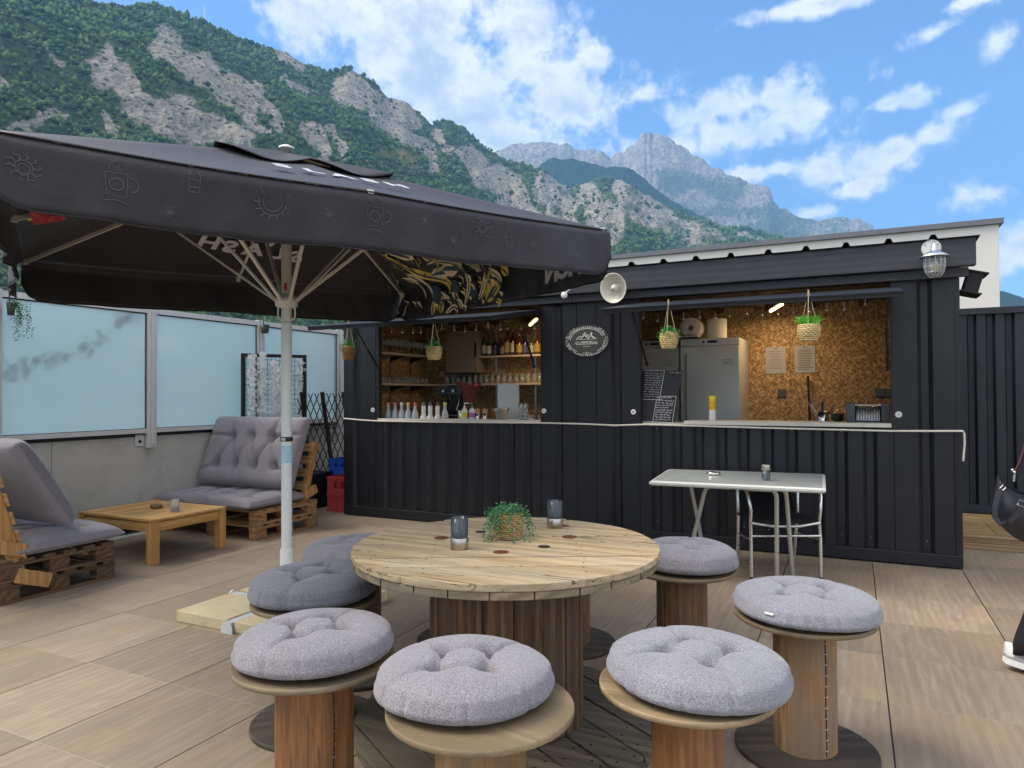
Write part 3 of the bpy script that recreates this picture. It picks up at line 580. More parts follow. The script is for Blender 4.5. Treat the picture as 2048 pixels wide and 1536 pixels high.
# hatches propped open with gas struts
def hatch(x0, x1):
    p0 = Vector((0,YC-.012,2.285)); p1 = Vector((0,5.49,2.112)); d = (p1-p0).normalized(); n = Vector((0,-d.z,d.y)); n = n if n.z > 0 else -n
    fr = Matrix((Vector((1,0,0)), d, n)).transposed(); L = (p1-p0).length; c = (p0+p1)/2+Vector(((x0+x1)/2,0,0))
    g = MB(); g.box(c, (x1-x0, L, .016), fr)
    g.box(c+d*(L/2-.02)-n*.022, (x1-x0, .03, .028), fr); g.box(c-d*(L/2-.02)-n*.022, (x1-x0, .03, .028), fr)
    for s in (-1,1): g.box(c+Vector((s*((x1-x0)/2-.02),0,0))-n*.022, (.03, L-.08, .028), fr)
    h = B(g, 'hatch', M_black, bevel=.002)
    for s, x in ((1,x0+.06), (-1,x1-.06)):
        a = p0+d*.42+Vector((x,0,-.04)); b_ = Vector((x+s*.03,YC-.02,1.70)); m_ = a.lerp(b_, .5)
        if s == -1 and x1 > 0: b_ = Vector((x,YC+.02,1.62))
        g = MB(); g.tube([a, m_], .008, 8); g.tube([m_, b_], .013, 8, 1); g.ball(a, .016, 8, 1); g.ball(b_, .018, 8, 1)
        q = g.build('gas_strut', [M_black2, M_rub], h); q.location = -Vector(bar.location); 
    return h
hatch(-5.0,-2.86); hatch(-1.86,.325)
# shelves
M_shelf = pbr('pale_shelf', (.55,.46,.36), .6, var=.08)
g = MB(); g.b2((XL+.082,6.72,1.915), (-5.10,YB-.003,1.94)); B(g, 'shelf', M_shelf); g = MB(); g.b2((XL+.082,6.72,1.535), (-5.10,7.99,1.56)); B(g, 'shelf', M_shelf)
g = MB(); g.b2((XL+.082,8.0,1.535), (-2.44,YB-.003,1.56)); B(g, 'shelf', M_shelf); g = MB(); g.b2((-4.42,8.0,1.895), (-2.44,YB-.003,1.917)); B(g, 'shelf', M_shelf)
for x in (-4.9,-4.25,-3.68,-2.98):
    g = MB(); g.b2((x-.012,YB-.012,1.1), (x+.012,YB-.001,2.3)); B(g, 'shelf_rail', M_galv)
for y in (6.95,7.4,7.85):
    g = MB(); g.b2((XL+.083,y-.012,1.2), (XL+.094,y+.012,2.3)); B(g, 'shelf_rail', M_galv)
    for z in (1.912,1.532): g = MB(); g.prism([(0,0),(.24,0),(0,-.07)], -.006, .006, M=frame((1,0,0),(0,0,1)), c=(XL+.095,y,z)); B(g, 'shelf_bracket', M_black2)
# ------------------------------------------------------------------ things on, in and round the bar
def T1(name, label, cat, px_, py_, Y, z=None, group=None, rz=0):
    p = atY(px_, py_, Y); return thing(name, label, cat, (p.x, Y, p.z if z is None else z), rz, group)
# wall cupboard
M_cup = pbr('taupe_laminate', (.24,.20,.165), .5, var=.04)
t = thing('wall_cupboard', 'taupe wall cupboard with a vertical grip inside the left hatch', 'cupboard', (-4.62,8.1,1.70))
g = MB(); g.b2((-.24,-.12,0), (.24,.14,.56)); g.build('cabinet', M_cup, t, bevel=.004); g = MB(); g.b2((-.238,-.14,.003), (.238,-.121,.557)); g.build('door', M_cup, t, bevel=.003); g = MB(); g.b2((.20,-.152,.2), (.222,-.1405,.40)); g.build('handle', M_black2, t)
# light tubes: these lamps are lit
M_lit = pbr('lit_tube', (.9,.8,.5), .4, var=0, emit=(1.0,.72,.30), es=2.4)
def tube_light(a, b, label):
    a = Vector(a); b = Vector(b); t = thing('tube_light', label, 'tube light', (a+b)/2, 0, 'lit tubes under the bar ceiling')
    g = MB(); g.tube([a-t.location, b-t.location], .016, 10); g.build('tube', M_lit, t); g = MB(); g.bar(a-t.location+Vector((0,0,.03)), b-t.location+Vector((0,0,.03)), .05, .025); g.build('housing', M_black2, t)
    l = bpy.data.lights.new('tube_glow', 'AREA'); l.shape = 'RECTANGLE'; l.size = (b-a).length; l.size_y = .03; l.energy = 3.5; l.color = (1,.70,.38)
    lo_ = bpy.data.objects.new('tube_glow', l); COL.objects.link(lo_); lo_.parent = t; lo_.location = (0,0,-.03); lo_.rotation_euler = (0,0,math.atan2((b-a).y, (b-a).x))
tube_light((-3.53,7.75,2.26), (-3.20,7.2,2.26), 'warm lit tube light above the bottle shelf in the left hatch')
tube_light((-.78,7.9,2.29), (-.62,7.35,2.29), 'warm lit tube light under the ceiling of the right hatch')
# strings of small hanging clips / bulbs under the hatch heads
M_bulb = pbr('clear_bulb', (.75,.75,.72), .15, var=0, trans=.5)
def string(label, pts):
    p0 = Vector(pts[0]); t = thing('string_light', label, 'string light', p0, 0, 'unlit bulb strings under the hatch heads')
    P = [Vector(p)-p0 for p in pts]; g = MB(); g.tube([q+Vector((0,0,.02)) for q in P], .003, 5); g.build('cable', M_rub, t)
    for q in P: g = MB(); g.tube([q+Vector((0,0,.02)), q+Vector((.002,0,-.03))], .0035, 5); g.lathe([(.004,-.03),(.011,-.04),(.012,-.052),(.005,-.062)], 8, q, 1); g.build('bulb', [M_galv, M_bulb], t)
string('unlit string of small bulbs across the left hatch opening', [atY(x, y-2, 6.75) for x, y in ((764,663),(783,658),(805,659),(826,659),(842,658),(883,652),(908,653),(930,656),(952,653),(976,649),(1000,652),(1043,650),(1068,650))])
string('unlit string of small bulbs across the right hatch opening', [atY(x, y-2, 6.75) for x, y in ((1286,628),(1315,634),(1367,630),(1399,627),(1430,628),(1459,624),(1495,620),(1525,622),(1556,620),(1586,617),(1621,616),(1654,611),(1688,610),(1730,600))])
# glasses
M_glass = pbr('drinking_glass', (.86,.9,.9), .04, var=0, trans=.82, ior=1.35)
def glass(kind):
    g = MB()
    if kind == 0: g.lathe([(.028,0),(.03,.004),(.036,.12),(.0345,.12),(.0285,.008)], 12)
    elif kind == 1: g.lathe([(.03,0),(.004,.006),(.004,.075),(.03,.10),(.038,.13),(.033,.175),(.0315,.175),(.036,.13),(.02,.10)], 12)
    else: g.lathe([(.026,0),(.029,.003),(.034,.085),(.0325,.085),(.027,.007)], 12)
    return g
gp = {}
def place_glass(kind, loc, label, group):
    names = ('tumbler_glass','stem_glass','short_glass')
    if kind not in gp: o = glass(kind).build(names[kind], M_glass); gp[kind] = o
    else: o = gp[kind].copy(); COL.objects.link(o)
    o.location = loc; o.rotation_euler.z = random.random()*6; tag(o, label, 'glass', group)
y = 6.80
while y < 8.15: place_glass(1, (-5.16+random.uniform(-.01,.01), y, 1.941), 'stem glass in the front row on the upper side shelf, left hatch', 'stem glasses on the upper side shelf'); place_glass(1, (-5.26, y+.04, 1.941), 'stem glass in the back row on the upper side shelf, left hatch', 'stem glasses behind on the upper side shelf'); y += .095
y = 6.85
while y < 7.95: place_glass(2, (-5.16+random.uniform(-.01,.01), y, 1.561), 'short glass on the lower side shelf behind the gas strut', 'short glasses on the lower side shelf'); y += .09
x = -4.98
while x < -3.0:
    k = random.choice((0,0,1)) if x < -4.0 else 0
    place_glass(k, (x, 8.06+random.uniform(-.01,.02), 1.561), ('stem' if k else 'tall')+' glass standing on the long lower back shelf', ('stem' if k else 'tall')+' glasses on the long lower back shelf'); x += .085
    if x < -4.3: place_glass(2, (x-.04, 8.15, 1.561), 'short glass behind others on the long lower back shelf', 'short glasses on the long lower back shelf')
# spirit bottles
def bottle(name, r, h, col, lab, capc, label, loc, sq=0):
    t = thing(name, label, 'bottle', loc, 0, 'spirit bottles on the upper shelf')
    mg = pbr('bottle_%02d%02d%02d' % tuple(int(c*99) for c in col), col, .12, var=.05, spec=.8)
    g = MB(); g.lathe([(r*.94,0),(r,.008),(r,h*.55),(r*.8,h*.66),(r*.32,h*.76),(r*.28,h*.93)], 14); g.build('body', mg, t)
    g = MB(); g.lathe([(r*.36,h*.92),(r*.36,h),(r*.2,h*1.005)], 10); g.build('cap', pbr('cap_%02d%02d%02d' % tuple(int(c*99) for c in capc), capc, .4), t)
    g = MB(); g.lathe([(r*1.02,h*.12),(r*1.02,h*.48)], 14, caps=False); g.build('paper_label', pbr('lab_%02d%02d%02d' % tuple(int(c*99) for c in lab), lab, .7, var=.3, vs=60), t)
BT = [(958,.036,.30,(.02,.012,.006),(.62,.34,.04),(.5,.4,.3),'dark bottle with an orange label, first on the shelf'),(970,.030,.29,(.03,.035,.03),(.35,.38,.36),(.4,.3,.2),'slim dark bottle with a grey label'),(979,.038,.27,(.02,.05,.03),(.55,.5,.45),(.05,.05,.05),'green bottle with a round emblem label'),(990,.034,.25,(.012,.012,.03),(.04,.04,.10),(.03,.03,.05),'squat midnight blue bottle'),(1004,.036,.22,(.05,.04,.03),(.25,.22,.17),(.2,.15,.1),'short brown bottle with dull label'),(1013,.044,.36,(.10,.05,.02),(.48,.30,.16),(.8,.75,.65),'tallest bottle with a peach label and white cap'),(1025,.032,.33,(.03,.02,.03),(.6,.58,.5),(.6,.5,.4),'dark bottle with a narrow white label'),(1033,.028,.30,(.12,.02,.05),(.10,.03,.05),(.3,.2,.2),'slim dark red bottle'),(1040,.042,.27,(.10,.05,.01),(.5,.36,.07),(.7,.65,.5),'square shouldered bottle with a yellow label'),(1050,.040,.27,(.04,.03,.08),(.10,.10,.22),(.05,.05,.1),'bottle with a violet blue label'),(1061,.040,.26,(.08,.10,.03),(.50,.50,.30),(.2,.15,.1),'olive bottle with a cream label'),(1075,.044,.29,(.10,.05,.012),(.46,.30,.07),(.6,.1,.05),'amber bottle with a gold label at the right end')]
for (x, r, h, c, l, k, s) in BT:
    p = atY(x, 700, 8.10); bottle('spirit_bottle', r, h, c, l, k, s+' of the upper shelf' if 'shelf' not in s else s, (p.x, 8.10+random.uniform(-.03,.03), 1.918))
# syrup and squeeze bottles on the left counter
ZS = ZC+.021; M_sb = pbr('grey_plastic_bottle', (.42,.47,.52), .35, var=.06); M_sw = pbr('white_plastic_bottle', (.75,.75,.73), .4, var=.03)
def syrup(x, col, label, kind=0):
    p = atY(x, 820, 6.74); t = thing('pourer_bottle', label, 'bottle', (p.x,6.74,ZS), 0, 'pourer bottles lined up on the left counter')
    if kind == 0: g = MB(); g.lathe([(.036,0),(.038,.005),(.038,.04),(.036,.044),(.037,.05),(.030,.075),(.018,.10),(.0155,.135),(.016,.15)], 16); g.build('body', M_sb, t)
    else: g = MB(); g.lathe([(.040,0),(.040,.015),(.026,.035),(.024,.06),(.0245,.145)], 16); g.build('body', M_sw, t)
    g = MB(); g.lathe([(.019,.148),(.020,.18),(.015,.183)], 14); g.build('collar', pbr('collar_%02d%02d%02d' % tuple(int(c*99) for c in col), col, .5), t)
    g = MB(); g.tube([(0,0,.182),(0,0,.20),(.004,0,.245)], [.014,.006,.004], 8); g.build('spout', M_rub, t)
for x, c, s, k in ((776.9,(.60,.30,.18),'with an orange collar, leftmost in the row',0),(790.6,(.55,.15,.30),'with a pink collar',0),(803.6,(.70,.70,.72),'with a white collar and grey bottle body',0),(816.6,(.75,.50,.12),'with an amber collar',0),(830.5,(.60,.12,.12),'with a red collar',0),(847.3,(.03,.25,.10),'with a green collar on a white body',1),(860.5,(.10,.10,.10),'black collared and white, right after the green collared one',1),(875.3,(.10,.10,.10),'black collared and white, just before the last grey one',1),(890,(.55,.68,.20),'with a lime collar, rightmost in the row',0)):
    syrup(x, c, ('grey' if k == 0 else 'white')+' pourer bottle '+s, k)
# low glass jar and clear glass at the left end
t = T1('jar', 'small glass jar at the left end of the left counter', 'jar', 762, 828, 6.8, ZS); g = MB(); g.lathe([(.026,0),(.03,.005),(.03,.055),(.022,.065)], 14); g.build('body', M_glass, t); g = MB(); g.lathe([(.024,.066),(.024,.078)], 14); g.build('lid', M_sw, t)
# coffee machine
t = T1('coffee_machine', 'black coffee machine with chrome knobs behind the pourer bottles', 'coffee machine', 912, 800, 7.3, 1.13); M_bg = pbr('gloss_black', (.012,.012,.013), .15)
g = MB(); g.b2((-.16,-.15,0), (.16,.15,.05)); g.b2((-.16,.02,.05), (.16,.15,.36)); g.b2((-.16,-.15,.27), (.16,.02,.40)); g.build('body', M_bg, t, bevel=.012)
g = MB(); g.tube([(-.02,-.1,.27),(-.02,-.1,.2)], .02, 10); g.tube([(-.02,-.1,.21),(-.02,-.24,.205)], .01, 8); g.build('filter_handle', M_bg, t)
for dx in (-.08,.06): g = MB(); g.lathe([(.018,0),(.016,.02)], 12, (dx,-.15,.33), M=Matrix.Rotation(R(90), 3, 'X')); g.build('knob', M_steel, t)
g = MB(); g.tube([(.13,-.12,.28),(.14,-.17,.2),(.12,-.19,.1)], .005, 8); g.build('steam_wand', M_steel, t)
g = MB(); g.lathe([(.04,0),(.045,.06),(.035,.09)], 14); t = T1('milk_jug', 'steel milk jug beside the black coffee machine', 'jug', 922, 826, 6.9, ZS); g.build('body', M_steel, t); g = MB(); g.tube([(.04,0,.075),(.065,0,.06),(.062,0,.025),(.042,0,.02)], .004, 6); g.build('handle', M_steel, t)
# dark red patterned paper cone
t = T1('cone_decoration', 'dark red patterned paper cone standing behind the soap bottles', 'decoration', 938, 790, 7.15, 1.14)
M_cone = pbr('red_marbled_paper', (.15,.035,.03), .6, var=.6, vs=45, grime=.7, gcol=(.35,.16,.14)); g = MB()
g.lathe([(.03,.05),(.10,.36),(.125,.40),(.12,.40),(.095,.36),(.03,.06)], 18); 
for k in range(9): a = k*.7; g.prism([(0,0),(.03,.02),(.036,.055),(0,.08),(-.034,.05),(-.028,.015)], -.003, .003, M=RZ(a) @ Matrix.Rotation(R(72), 3, 'X'), c=(.115*math.cos(a),.115*math.sin(a),.36))
g.build('cone', M_cone, t); g = MB(); g.lathe([(.05,0),(.05,.01),(.012,.02),(.012,.06)], 14); g.build('foot', M_black2, t)
# soap pump bottles
def pump(x, liquid, pcol, label, s):
    t = T1('pump_bottle', label, 'pump bottle', x, 820, 6.72, ZS); g = MB(); g.lathe([(.032,0),(.034,.004),(.034,.095),(.014,.12)], 16); g.build('body', pbr('liq'+label[:5], liquid, .2, var=.05), t)
    g = MB(); g.lathe([(.0345,.02),(.0345,.07)], 16, caps=False); g.build('paper_label', pbr('plab'+label[:5], s, .6, var=.2, vs=80), t)
    g = MB(); g.lathe([(.013,.12),(.013,.14),(.005,.142),(.005,.17)], 10); g.tube([(0,0,.17),(.0,0,.178),(.055 if x < 935 else -.03,-.005,.174)], .006, 8); g.build('pump', pcol, t)
pump(929, (.70,.72,.50), M_sw, 'clear pump bottle with yellow liquid and white pump head', (.62,.58,.08)); pump(944, (.62,.68,.72), pbr('green_plastic', (.02,.35,.16), .4), 'pale pump bottle with a green pump head', (.45,.10,.30))
# cups with wooden sticks
M_stk = pbr('stir_stick', (.62,.40,.25), .7, var=.2)
for x, l in ((955,'steel cup of wooden sticks beside the green pump'), (970,'steel cup of wooden sticks beside the ice bucket')):
    t = T1('stick_cup', l, 'cup', x, 828, 6.74, ZS); g = MB(); g.lathe([(.024,0),(.028,.06),(.026,.06),(.022,.006)], 14); g.build('cup', M_steel, t)
    for k in range(6): a = k*1.05; g = MB(); g.tube([(0,0,.01),(.026*math.cos(a),.026*math.sin(a),.10+.008*(k % 3))], [.004,.007], 6); g.build('stick', M_stk, t)
# ice bucket
t = T1('ice_bucket', 'shiny steel ice bucket with side rings in front of the cutting board', 'ice bucket', 1003, 828, 6.76, ZS)
g = MB(); g.lathe([(.055,0),(.06,.004),(.082,.115),(.088,.12),(.084,.124),(.077,.116),(.056,.008)], 24); g.build('bucket', M_steel, t)
for s in (-1,1): g = MB(); g.tube([(s*(.083+.02*math.sin(a)),0,.10+.016*math.cos(a)) for a in [k*.63 for k in range(10)]], .004, 6, closed=True); g.build('ring_handle', M_steel, t)
# cutting board leaning
t = T1('cutting_board', 'white plastic cutting board leaning behind the steel ice bucket', 'cutting board', 1015, 832, 6.96, ZC+.0); pc = pbr('white_board', (.66,.69,.67), .55, var=.06, vs=9)
g = MB(); g.prism([(-.12,0),(.15,0),(.115,.40),(.10,.415),(-.135,.415),(-.15,.40)], -.006, .006, M=Matrix.Rotation(R(82), 3, 'X')); o = g.build('board', pc, t)
# tall glasses and rack at right end
for x, l in ((1043,'tall clear glass right of the cutting board, left one'), (1051,'tall clear glass right of the cutting board, right one')): o = glass(0).build('tall_glass', M_glass); q = atY(x, 828, 6.75); o.location = (q.x, 6.75, ZS); o.scale = (.9,.9,1.45); tag(o, l, 'glass')
t = T1('wire_rack', 'small chrome wire rack at the right end of the left counter', 'rack', 1064, 828, 6.72, ZS); g = MB()
for z in (.005,.05): g.tube([(-.06,-.04,z),(.06,-.04,z),(.06,.04,z),(-.06,.04,z)], .003, 6, closed=True)
for k in range(7): g.tube([(-.06+.02*k,-.04,.005),(-.06+.02*k,-.04,.05)], .0025, 5); g.tube([(-.06+.02*k,.04,.005),(-.06+.02*k,.04,.05)], .0025, 5)
g.build('wires', M_steel, t); g = MB(); g.lathe([(.02,.006),(.026,.06),(.0,.062)], 10, (.03,0,0)); g.build('cup', M_black2, t)
# fridges
M_fr = pbr('fridge_enamel', (.56,.56,.53), .35, .1, var=.03)
def fridge(x0, x1, label, front=7.5):
    t = thing('fridge', label, 'fridge', ((x0+x1)/2, front+.35, .12)); w_ = (x1-x0)/2
    g = MB(); g.b2((-w_,-.33,0), (w_,.34,1.88)); g.build('cabinet', M_fr, t, bevel=.006)
    d = MB(); d.b2((-w_+.003,-.375,.05), (w_-.003,-.332,1.795)); d = d.build('door', M_fr, t, bevel=.006)
    g = MB(); g.b2((-w_+.003,-.36,1.805), (w_-.003,-.332,1.878)); g.b2((-.02,-.3615,1.83), (.08,-.3602,1.855), 1); g.lathe([(.012,0),(.011,.01)], 12, (-.06,-.36,1.842), 1, M=Matrix.Rotation(R(90), 3, 'X')); g.build('control_panel', [M_fr, M_black2], t)
    g = MB(); g.b2((-w_+.05,-.392,.5), (-w_+.075,-.376,1.72)); g.build('handle', pbr('fridge_grip', (.25,.25,.24), .4), d)
    g = MB(); g.b2((w_-.17,-.3765,1.60), (w_-.075,-.3752,1.65)); g.b2((w_-.165,-.3772,1.605), (w_-.08,-.3764,1.645), 1); g.b2((w_-.155,-.378,1.622), (w_-.09,-.3774,1.628)); g.b2((w_-.155,-.378,1.612), (w_-.11,-.3774,1.616)); g.build('badge', [M_cap, M_fr], d)
fridge(-1.665,-1.055, 'tall grey upright fridge on the right, partly hiding the board wall', 7.56); fridge(-2.30,-1.69, 'grey upright fridge behind the chalkboard menu', 7.62)
def roll(loc, label, M, l=.22):
    t = thing('paper_roll', label, 'paper roll', loc); g = MB(); g.lathe([(.03,0),(.105,0),(.108,.005),(.108,l-.005),(.105,l),(.03,l),(.028,l-.01),(.028,.01),(.03,0)], 28, M=M, caps=False); g.build('paper', pbr('paper', (.72,.66,.56), .9, var=.04, bump=.2, bs=60), t)
    g = MB(); g.lathe([(.0285,.001),(.0285,l-.001)], 18, M=M, caps=False); g.build('core', pbr('cardboard', (.10,.06,.035), .9), t)
q = atY(1381, 652, 7.45); roll((q.x, 7.45, 2.0+.11), 'paper roll lying on its side on the fridges showing its hollow end', Matrix.Rotation(R(-90), 3, 'X')); q = atY(1434, 670, 7.75); roll((q.x, 7.72, 2.003), 'paper roll standing upright on the right fridge', Matrix.Identity(3), .21)
t = thing('tray', 'dark oven tray lying on top of the fridges under the paper roll', 'tray', (-1.72,7.62,2.002)); g = MB(); g.b2((-.28,-.22,0), (.26,.15,.008)); g.build('base', M_black2, t); g = MB(); g.tube([(-.28,-.22,.012),(.26,-.22,.012),(.26,.15,.012),(-.28,.15,.012)], .006, 6, closed=True); g.build('rim', M_galv, t)
# chalkboard menu
M_slate = pbr('chalkboard', (.022,.023,.03), .55, var=.5, vs=6); M_chalk = pbr('chalk', (.60,.62,.64), .9, var=.3, vs=90)
a = [atY(x, y, 6.63) for x, y in ((1278,848),(1346,850),(1362,742),(1283,738))]
t = thing('menu_board', 'black chalkboard menu with white handwriting leaning in the right hatch', 'menu board', (a[0].x, 6.63, a[0].z))
bx = (a[1]-a[0]).normalized(); bz = (a[3]-a[0]).normalized(); n_ = Vector((0,-1,0)); L = [q-a[0] for q in a]
L[2].y += .05; L[3].y += .05
g = MB(); g.add(L+[q+Vector((0,.016,0)) for q in L], [(0,1,2,3),(7,6,5,4),(0,4,5,1),(1,5,6,2),(2,6,7,3),(3,7,4,0)]); g.build('board', M_slate, t)
def mb_(u, v, o=.003): p = (L[0]*(1-u)+L[1]*u)*(1-v)+(L[3]*(1-u)+L[2]*u)*v; return p+Vector((0,-o,0))
g = MB()
def ln(u0, v0, u1, v1, w_=.004): g.line([mb_(u0, v0), mb_(u1, v1)], w_, n_, 0, False)
for u0, v0, u1, v1 in ((.02,.45,.60,.46),(.52,.46,.56,.99),(.02,.98,.57,.99),(.40,.05,.44,.45),(.52,.52,.95,.53),(.40,.05,.97,.04),(.97,.04,.96,.53),(.02,.05,.40,.05),(.02,.05,.015,.45)): ln(u0, v0, u1, v1)
def scrib(u0, u1, v, hgt, n, wd=.0035):
    u = u0
    while u < u1-.01:
        L_ = random.uniform(.05,.14); pts = [mb_(min(u+L_*k/8, u1), v+random.uniform(-hgt, hgt)) for k in range(9)]; g.line(pts, wd, n_, 0, False); u += L_+random.uniform(.015,.04)
for k in range(11): scrib(.05+random.uniform(0,.06), .5, .93-k*.042, .010 if k else .02, 1, .0026)
for k in range(10): scrib(.45, .93-random.uniform(0,.1), .49-k*.044+(.01 if not k else 0), .014 if k else .02, 1, .0042)
scrib(.70, .98, 1.0-.03, .012, 1, .003)
g.build('handwriting', M_chalk, t)
# yellow spray tin, papers, socket, switch, broom, utensils, grill
t = T1('spray_tin', 'yellow and white spray tin standing on the right counter', 'spray tin', 1425, 840, 6.74, ZC+.037); g = MB(); g.lathe([(.030,0),(.031,.003),(.031,.10)], 20); g.build('body', M_sw, t); g = MB(); g.lathe([(.0312,.101),(.0312,.18),(.029,.185)], 20); g.build('band', pbr('amber_paint', (.80,.42,.01), .4, var=.02), t); g = MB(); g.lathe([(.030,.186),(.030,.228),(.027,.233)], 20); g.build('cap', pbr('yellow_paint', (.88,.70,.01), .4, var=.02), t)
M_pap = pbr('notice_paper', (.42,.40,.42), .8, var=.05); M_ink = pbr('ink', (.12,.11,.13), .8)
for i, (x0, y0, x1, y1, l) in enumerate(((1531,695,1572,747,'printed notice in a plastic sleeve, left one on the board wall'), (1589,692,1631,745,'printed notice in a plastic sleeve, right one with bolder lines'))):
    a = atY(x0, y0, YB-.006); b_ = atY(x1, y1, YB-.006); t = thing('notice', l, 'notice', ((a.x+b_.x)/2, YB-.006, (a.z+b_.z)/2), 0, None); w_, h_ = (b_.x-a.x)/2, (a.z-b_.z)/2
    g = MB(); g.b2((-w_,-.001,-h_), (w_,.003,h_)); g.build('sheet', M_pap, t); g = MB(); g.b2((-.02,-.0022,h_*.84), (-.004,-.0012,h_*.92)); g.b2((.004,-.0022,h_*.84), (.02,-.0022+.001,h_*.92))
    for k in range(9 if i == 0 else 12):
        z = h_*(.68-k*(.16 if i == 0 else .13)); ww = w_*random.uniform(.55,.85); g.b2((-ww,-.0022,z-(.002 if i == 0 else .004)), (ww*random.uniform(.6,1),-.0012,z+.002))
    g.build('print', M_ink, t)
t = T1('blind_socket', 'small round cornered grey wall socket below the notices', 'socket', 1564, 787, YB-.003); M_gs = pbr('grey_switch', (.07,.075,.08), .5); g = MB(); g.b2((-.045,-.012,-.045), (.045,0,.045)); g.build('plate', M_gs, t, bevel=.01)
t = thing('double_socket', 'grey double wall socket above the contact grill', 'socket', (.30,YB-.003,1.41)); g = MB(); g.b2((-.09,-.014,-.045), (.09,0,.045)); g.build('plate', M_gs, t, bevel=.006)
for s in (-.045,.045): g = MB(); g.b2((s-.036,-.018,-.034), (s+.036,-.0142,.034)); g.build('outlet', pbr('grey_switch2', (.11,.12,.13), .4), t, bevel=.002)
q = atY(1617, 760, 8.1); t = thing('broom', 'dark handle of a broom leaning against the board wall', 'broom', (q.x, 8.0, .12)); g = MB(); g.tube([(.04,0,.1),(-.01,.18,1.48)], .012, 8); g.build('handle', M_black2, t); g = MB(); g.b2((-.12,-.03,0), (.2,.03,.1)); g.build('head', M_black2, t, bevel=.01)
t = T1('utensil_pot', 'steel pot of kitchen tools leaning out on the right counter', 'utensil pot', 1645, 838, 7.0, ZC+.02); g = MB(); g.lathe([(.05,0),(.055,.10),(.052,.10),(.047,.01)], 18); g.build('pot', M_steel, t)
M_wt = pbr('pale_wood_tool', (.5,.42,.30), .7)
for k, (dx, hh, mm) in enumerate(((-.13,.20,M_wt),(-.09,.17,M_sw),(.0,.19,M_black2),(.10,.16,M_bg),(.13,.12,M_steel))): g = MB(); g.bar((dx*.2,0,.02), (dx,.01*k,hh), .022, .006); g.build('tool', mm, t, bevel=.002)
t = T1('steel_bowl', 'small dark steel bowl between the utensil pot and the grill', 'bowl', 1675, 838, 6.9, ZC+.036); g = MB(); g.lathe([(.03,0),(.05,.02),(.055,.07),(.052,.07),(.046,.02)], 18); g.build('bowl', M_black2, t); g = MB(); g.lathe([(.0,.066),(.045,.067)], 18, caps=False); g.build('content', M_sw, t)
q0 = atY(1692, 844, 6.78); q1 = atY(1783, 808, 6.78); t = thing('contact_grill', 'black and chrome electric grill with ribbed grate on the right counter', 'grill', ((q0.x+q1.x)/2-.004, 6.80, ZC+.037)); w_ = (q1.x-q0.x)/2-.006; h_ = q1.z-q0.z
for s in (-1,1): g = MB(); g.b2((s*w_,-.08,.0), (s*(w_-.07),.10,h_+.005)); g.build('end_cap', M_gs, t, bevel=.008)
g = MB(); g.b2((-w_+.07,.03,0), (w_-.07,.09,h_-.02)); g.b2((-w_+.07,-.05,0), (w_-.07,.0299,.02)); g.build('casing', M_black2, t)
for k in range(15): x = -w_+.085+k*(2*w_-.17)/14; g = MB(); g.tube([(x,-.06,.012),(x,-.055,h_-.03),(x,.02,h_-.012)], .0035, 6); g.build('grate_bar', M_steel, t)
g = MB(); g.tube([(-w_+.06,-.05,h_-.01),(w_-.06,-.05,h_-.01)], .007, 8); g.build('handle', M_steel, t)
# white rope sagging along the counter edge
t = thing('rope', 'white rope slung along the front of the bar at counter height', 'rope', (XL, YC-.02, 1.1))
pts = []; ctl = [(688,837),(720,840),(752,842),(860,844),(970,845),(1090,846),(1170,848),(1230,851),(1290,849),(1400,852),(1540,856),(1660,859),(1785,862),(1926,862)]
for k, (x, y) in enumerate(ctl): q = atY(x, y, YC-.03); pts.append(q)
pts += [pts[-1]+Vector((.008,.004,-.02)), pts[-1]+Vector((.012,.02,-.10)), pts[-1]+Vector((.0,.02,-.24))]
g = MB(); g.tube([p-t.location for p in pts], .0085, 7); g.build('cord', M_cord, t)
# slate plaque
q = atY(1174, 681, YC-.01); t = thing('slate_plaque', 'oval dark slate plaque with white mountain emblem and lettering on the bar front', 'plaque', (q.x, YC-.008, q.z)); RX, RZ_ = .228, .157
M_sl = pbr('slate', (.055,.057,.052), .75, var=.3, vs=20, bump=.5, bs=60); M_wp = pbr('white_print', (.72,.73,.70), .8, var=.15, vs=90)
poly = [(RX*math.cos(a)*(1+random.uniform(-.015,.012)), RZ_*math.sin(a)*(1+random.uniform(-.015,.012))) for a in [k*math.pi/30 for k in range(60)]]
MX = frame((1,0,0), (0,0,1)); g = MB(); g.prism(poly, 0, .012, M=MX, c=(0,.0,0)); g.build('plate', M_sl, t)
yo = -.0135; g = MB(); S = lambda u, v: (u*RX, yo, v*RZ_)
def arc(a0, a1, k, w_, n=30): g.line([S(k*math.cos(R(a0+(a1-a0)*i/n)), k*math.sin(R(a0+(a1-a0)*i/n))) for i in range(n+1)], w_, (0,-1,0), 0, False)
arc(20,176,.76,.006); 
for k in range(24): a = 20+k*6.5; arc(a, a+3.6, .85, .009 if k % 3 else .013, 4)
for k in range(230):
    a = random.uniform(-175,-5) if k % 3 else random.choice((random.uniform(-30,60), random.uniform(120,210))); kk = random.uniform(.80 if -125 > a or a > -55 else .9, .985); c_ = (kk*math.cos(R(a)), kk*math.sin(R(a))); th = random.random()*3
    g.line([S(c_[0]-.025*math.cos(th), c_[1]-.035*math.sin(th)), S(*c_), S(c_[0]+.025*math.cos(th+.4), c_[1]+.035*math.sin(th+.4))], .0055, (0,-1,0))
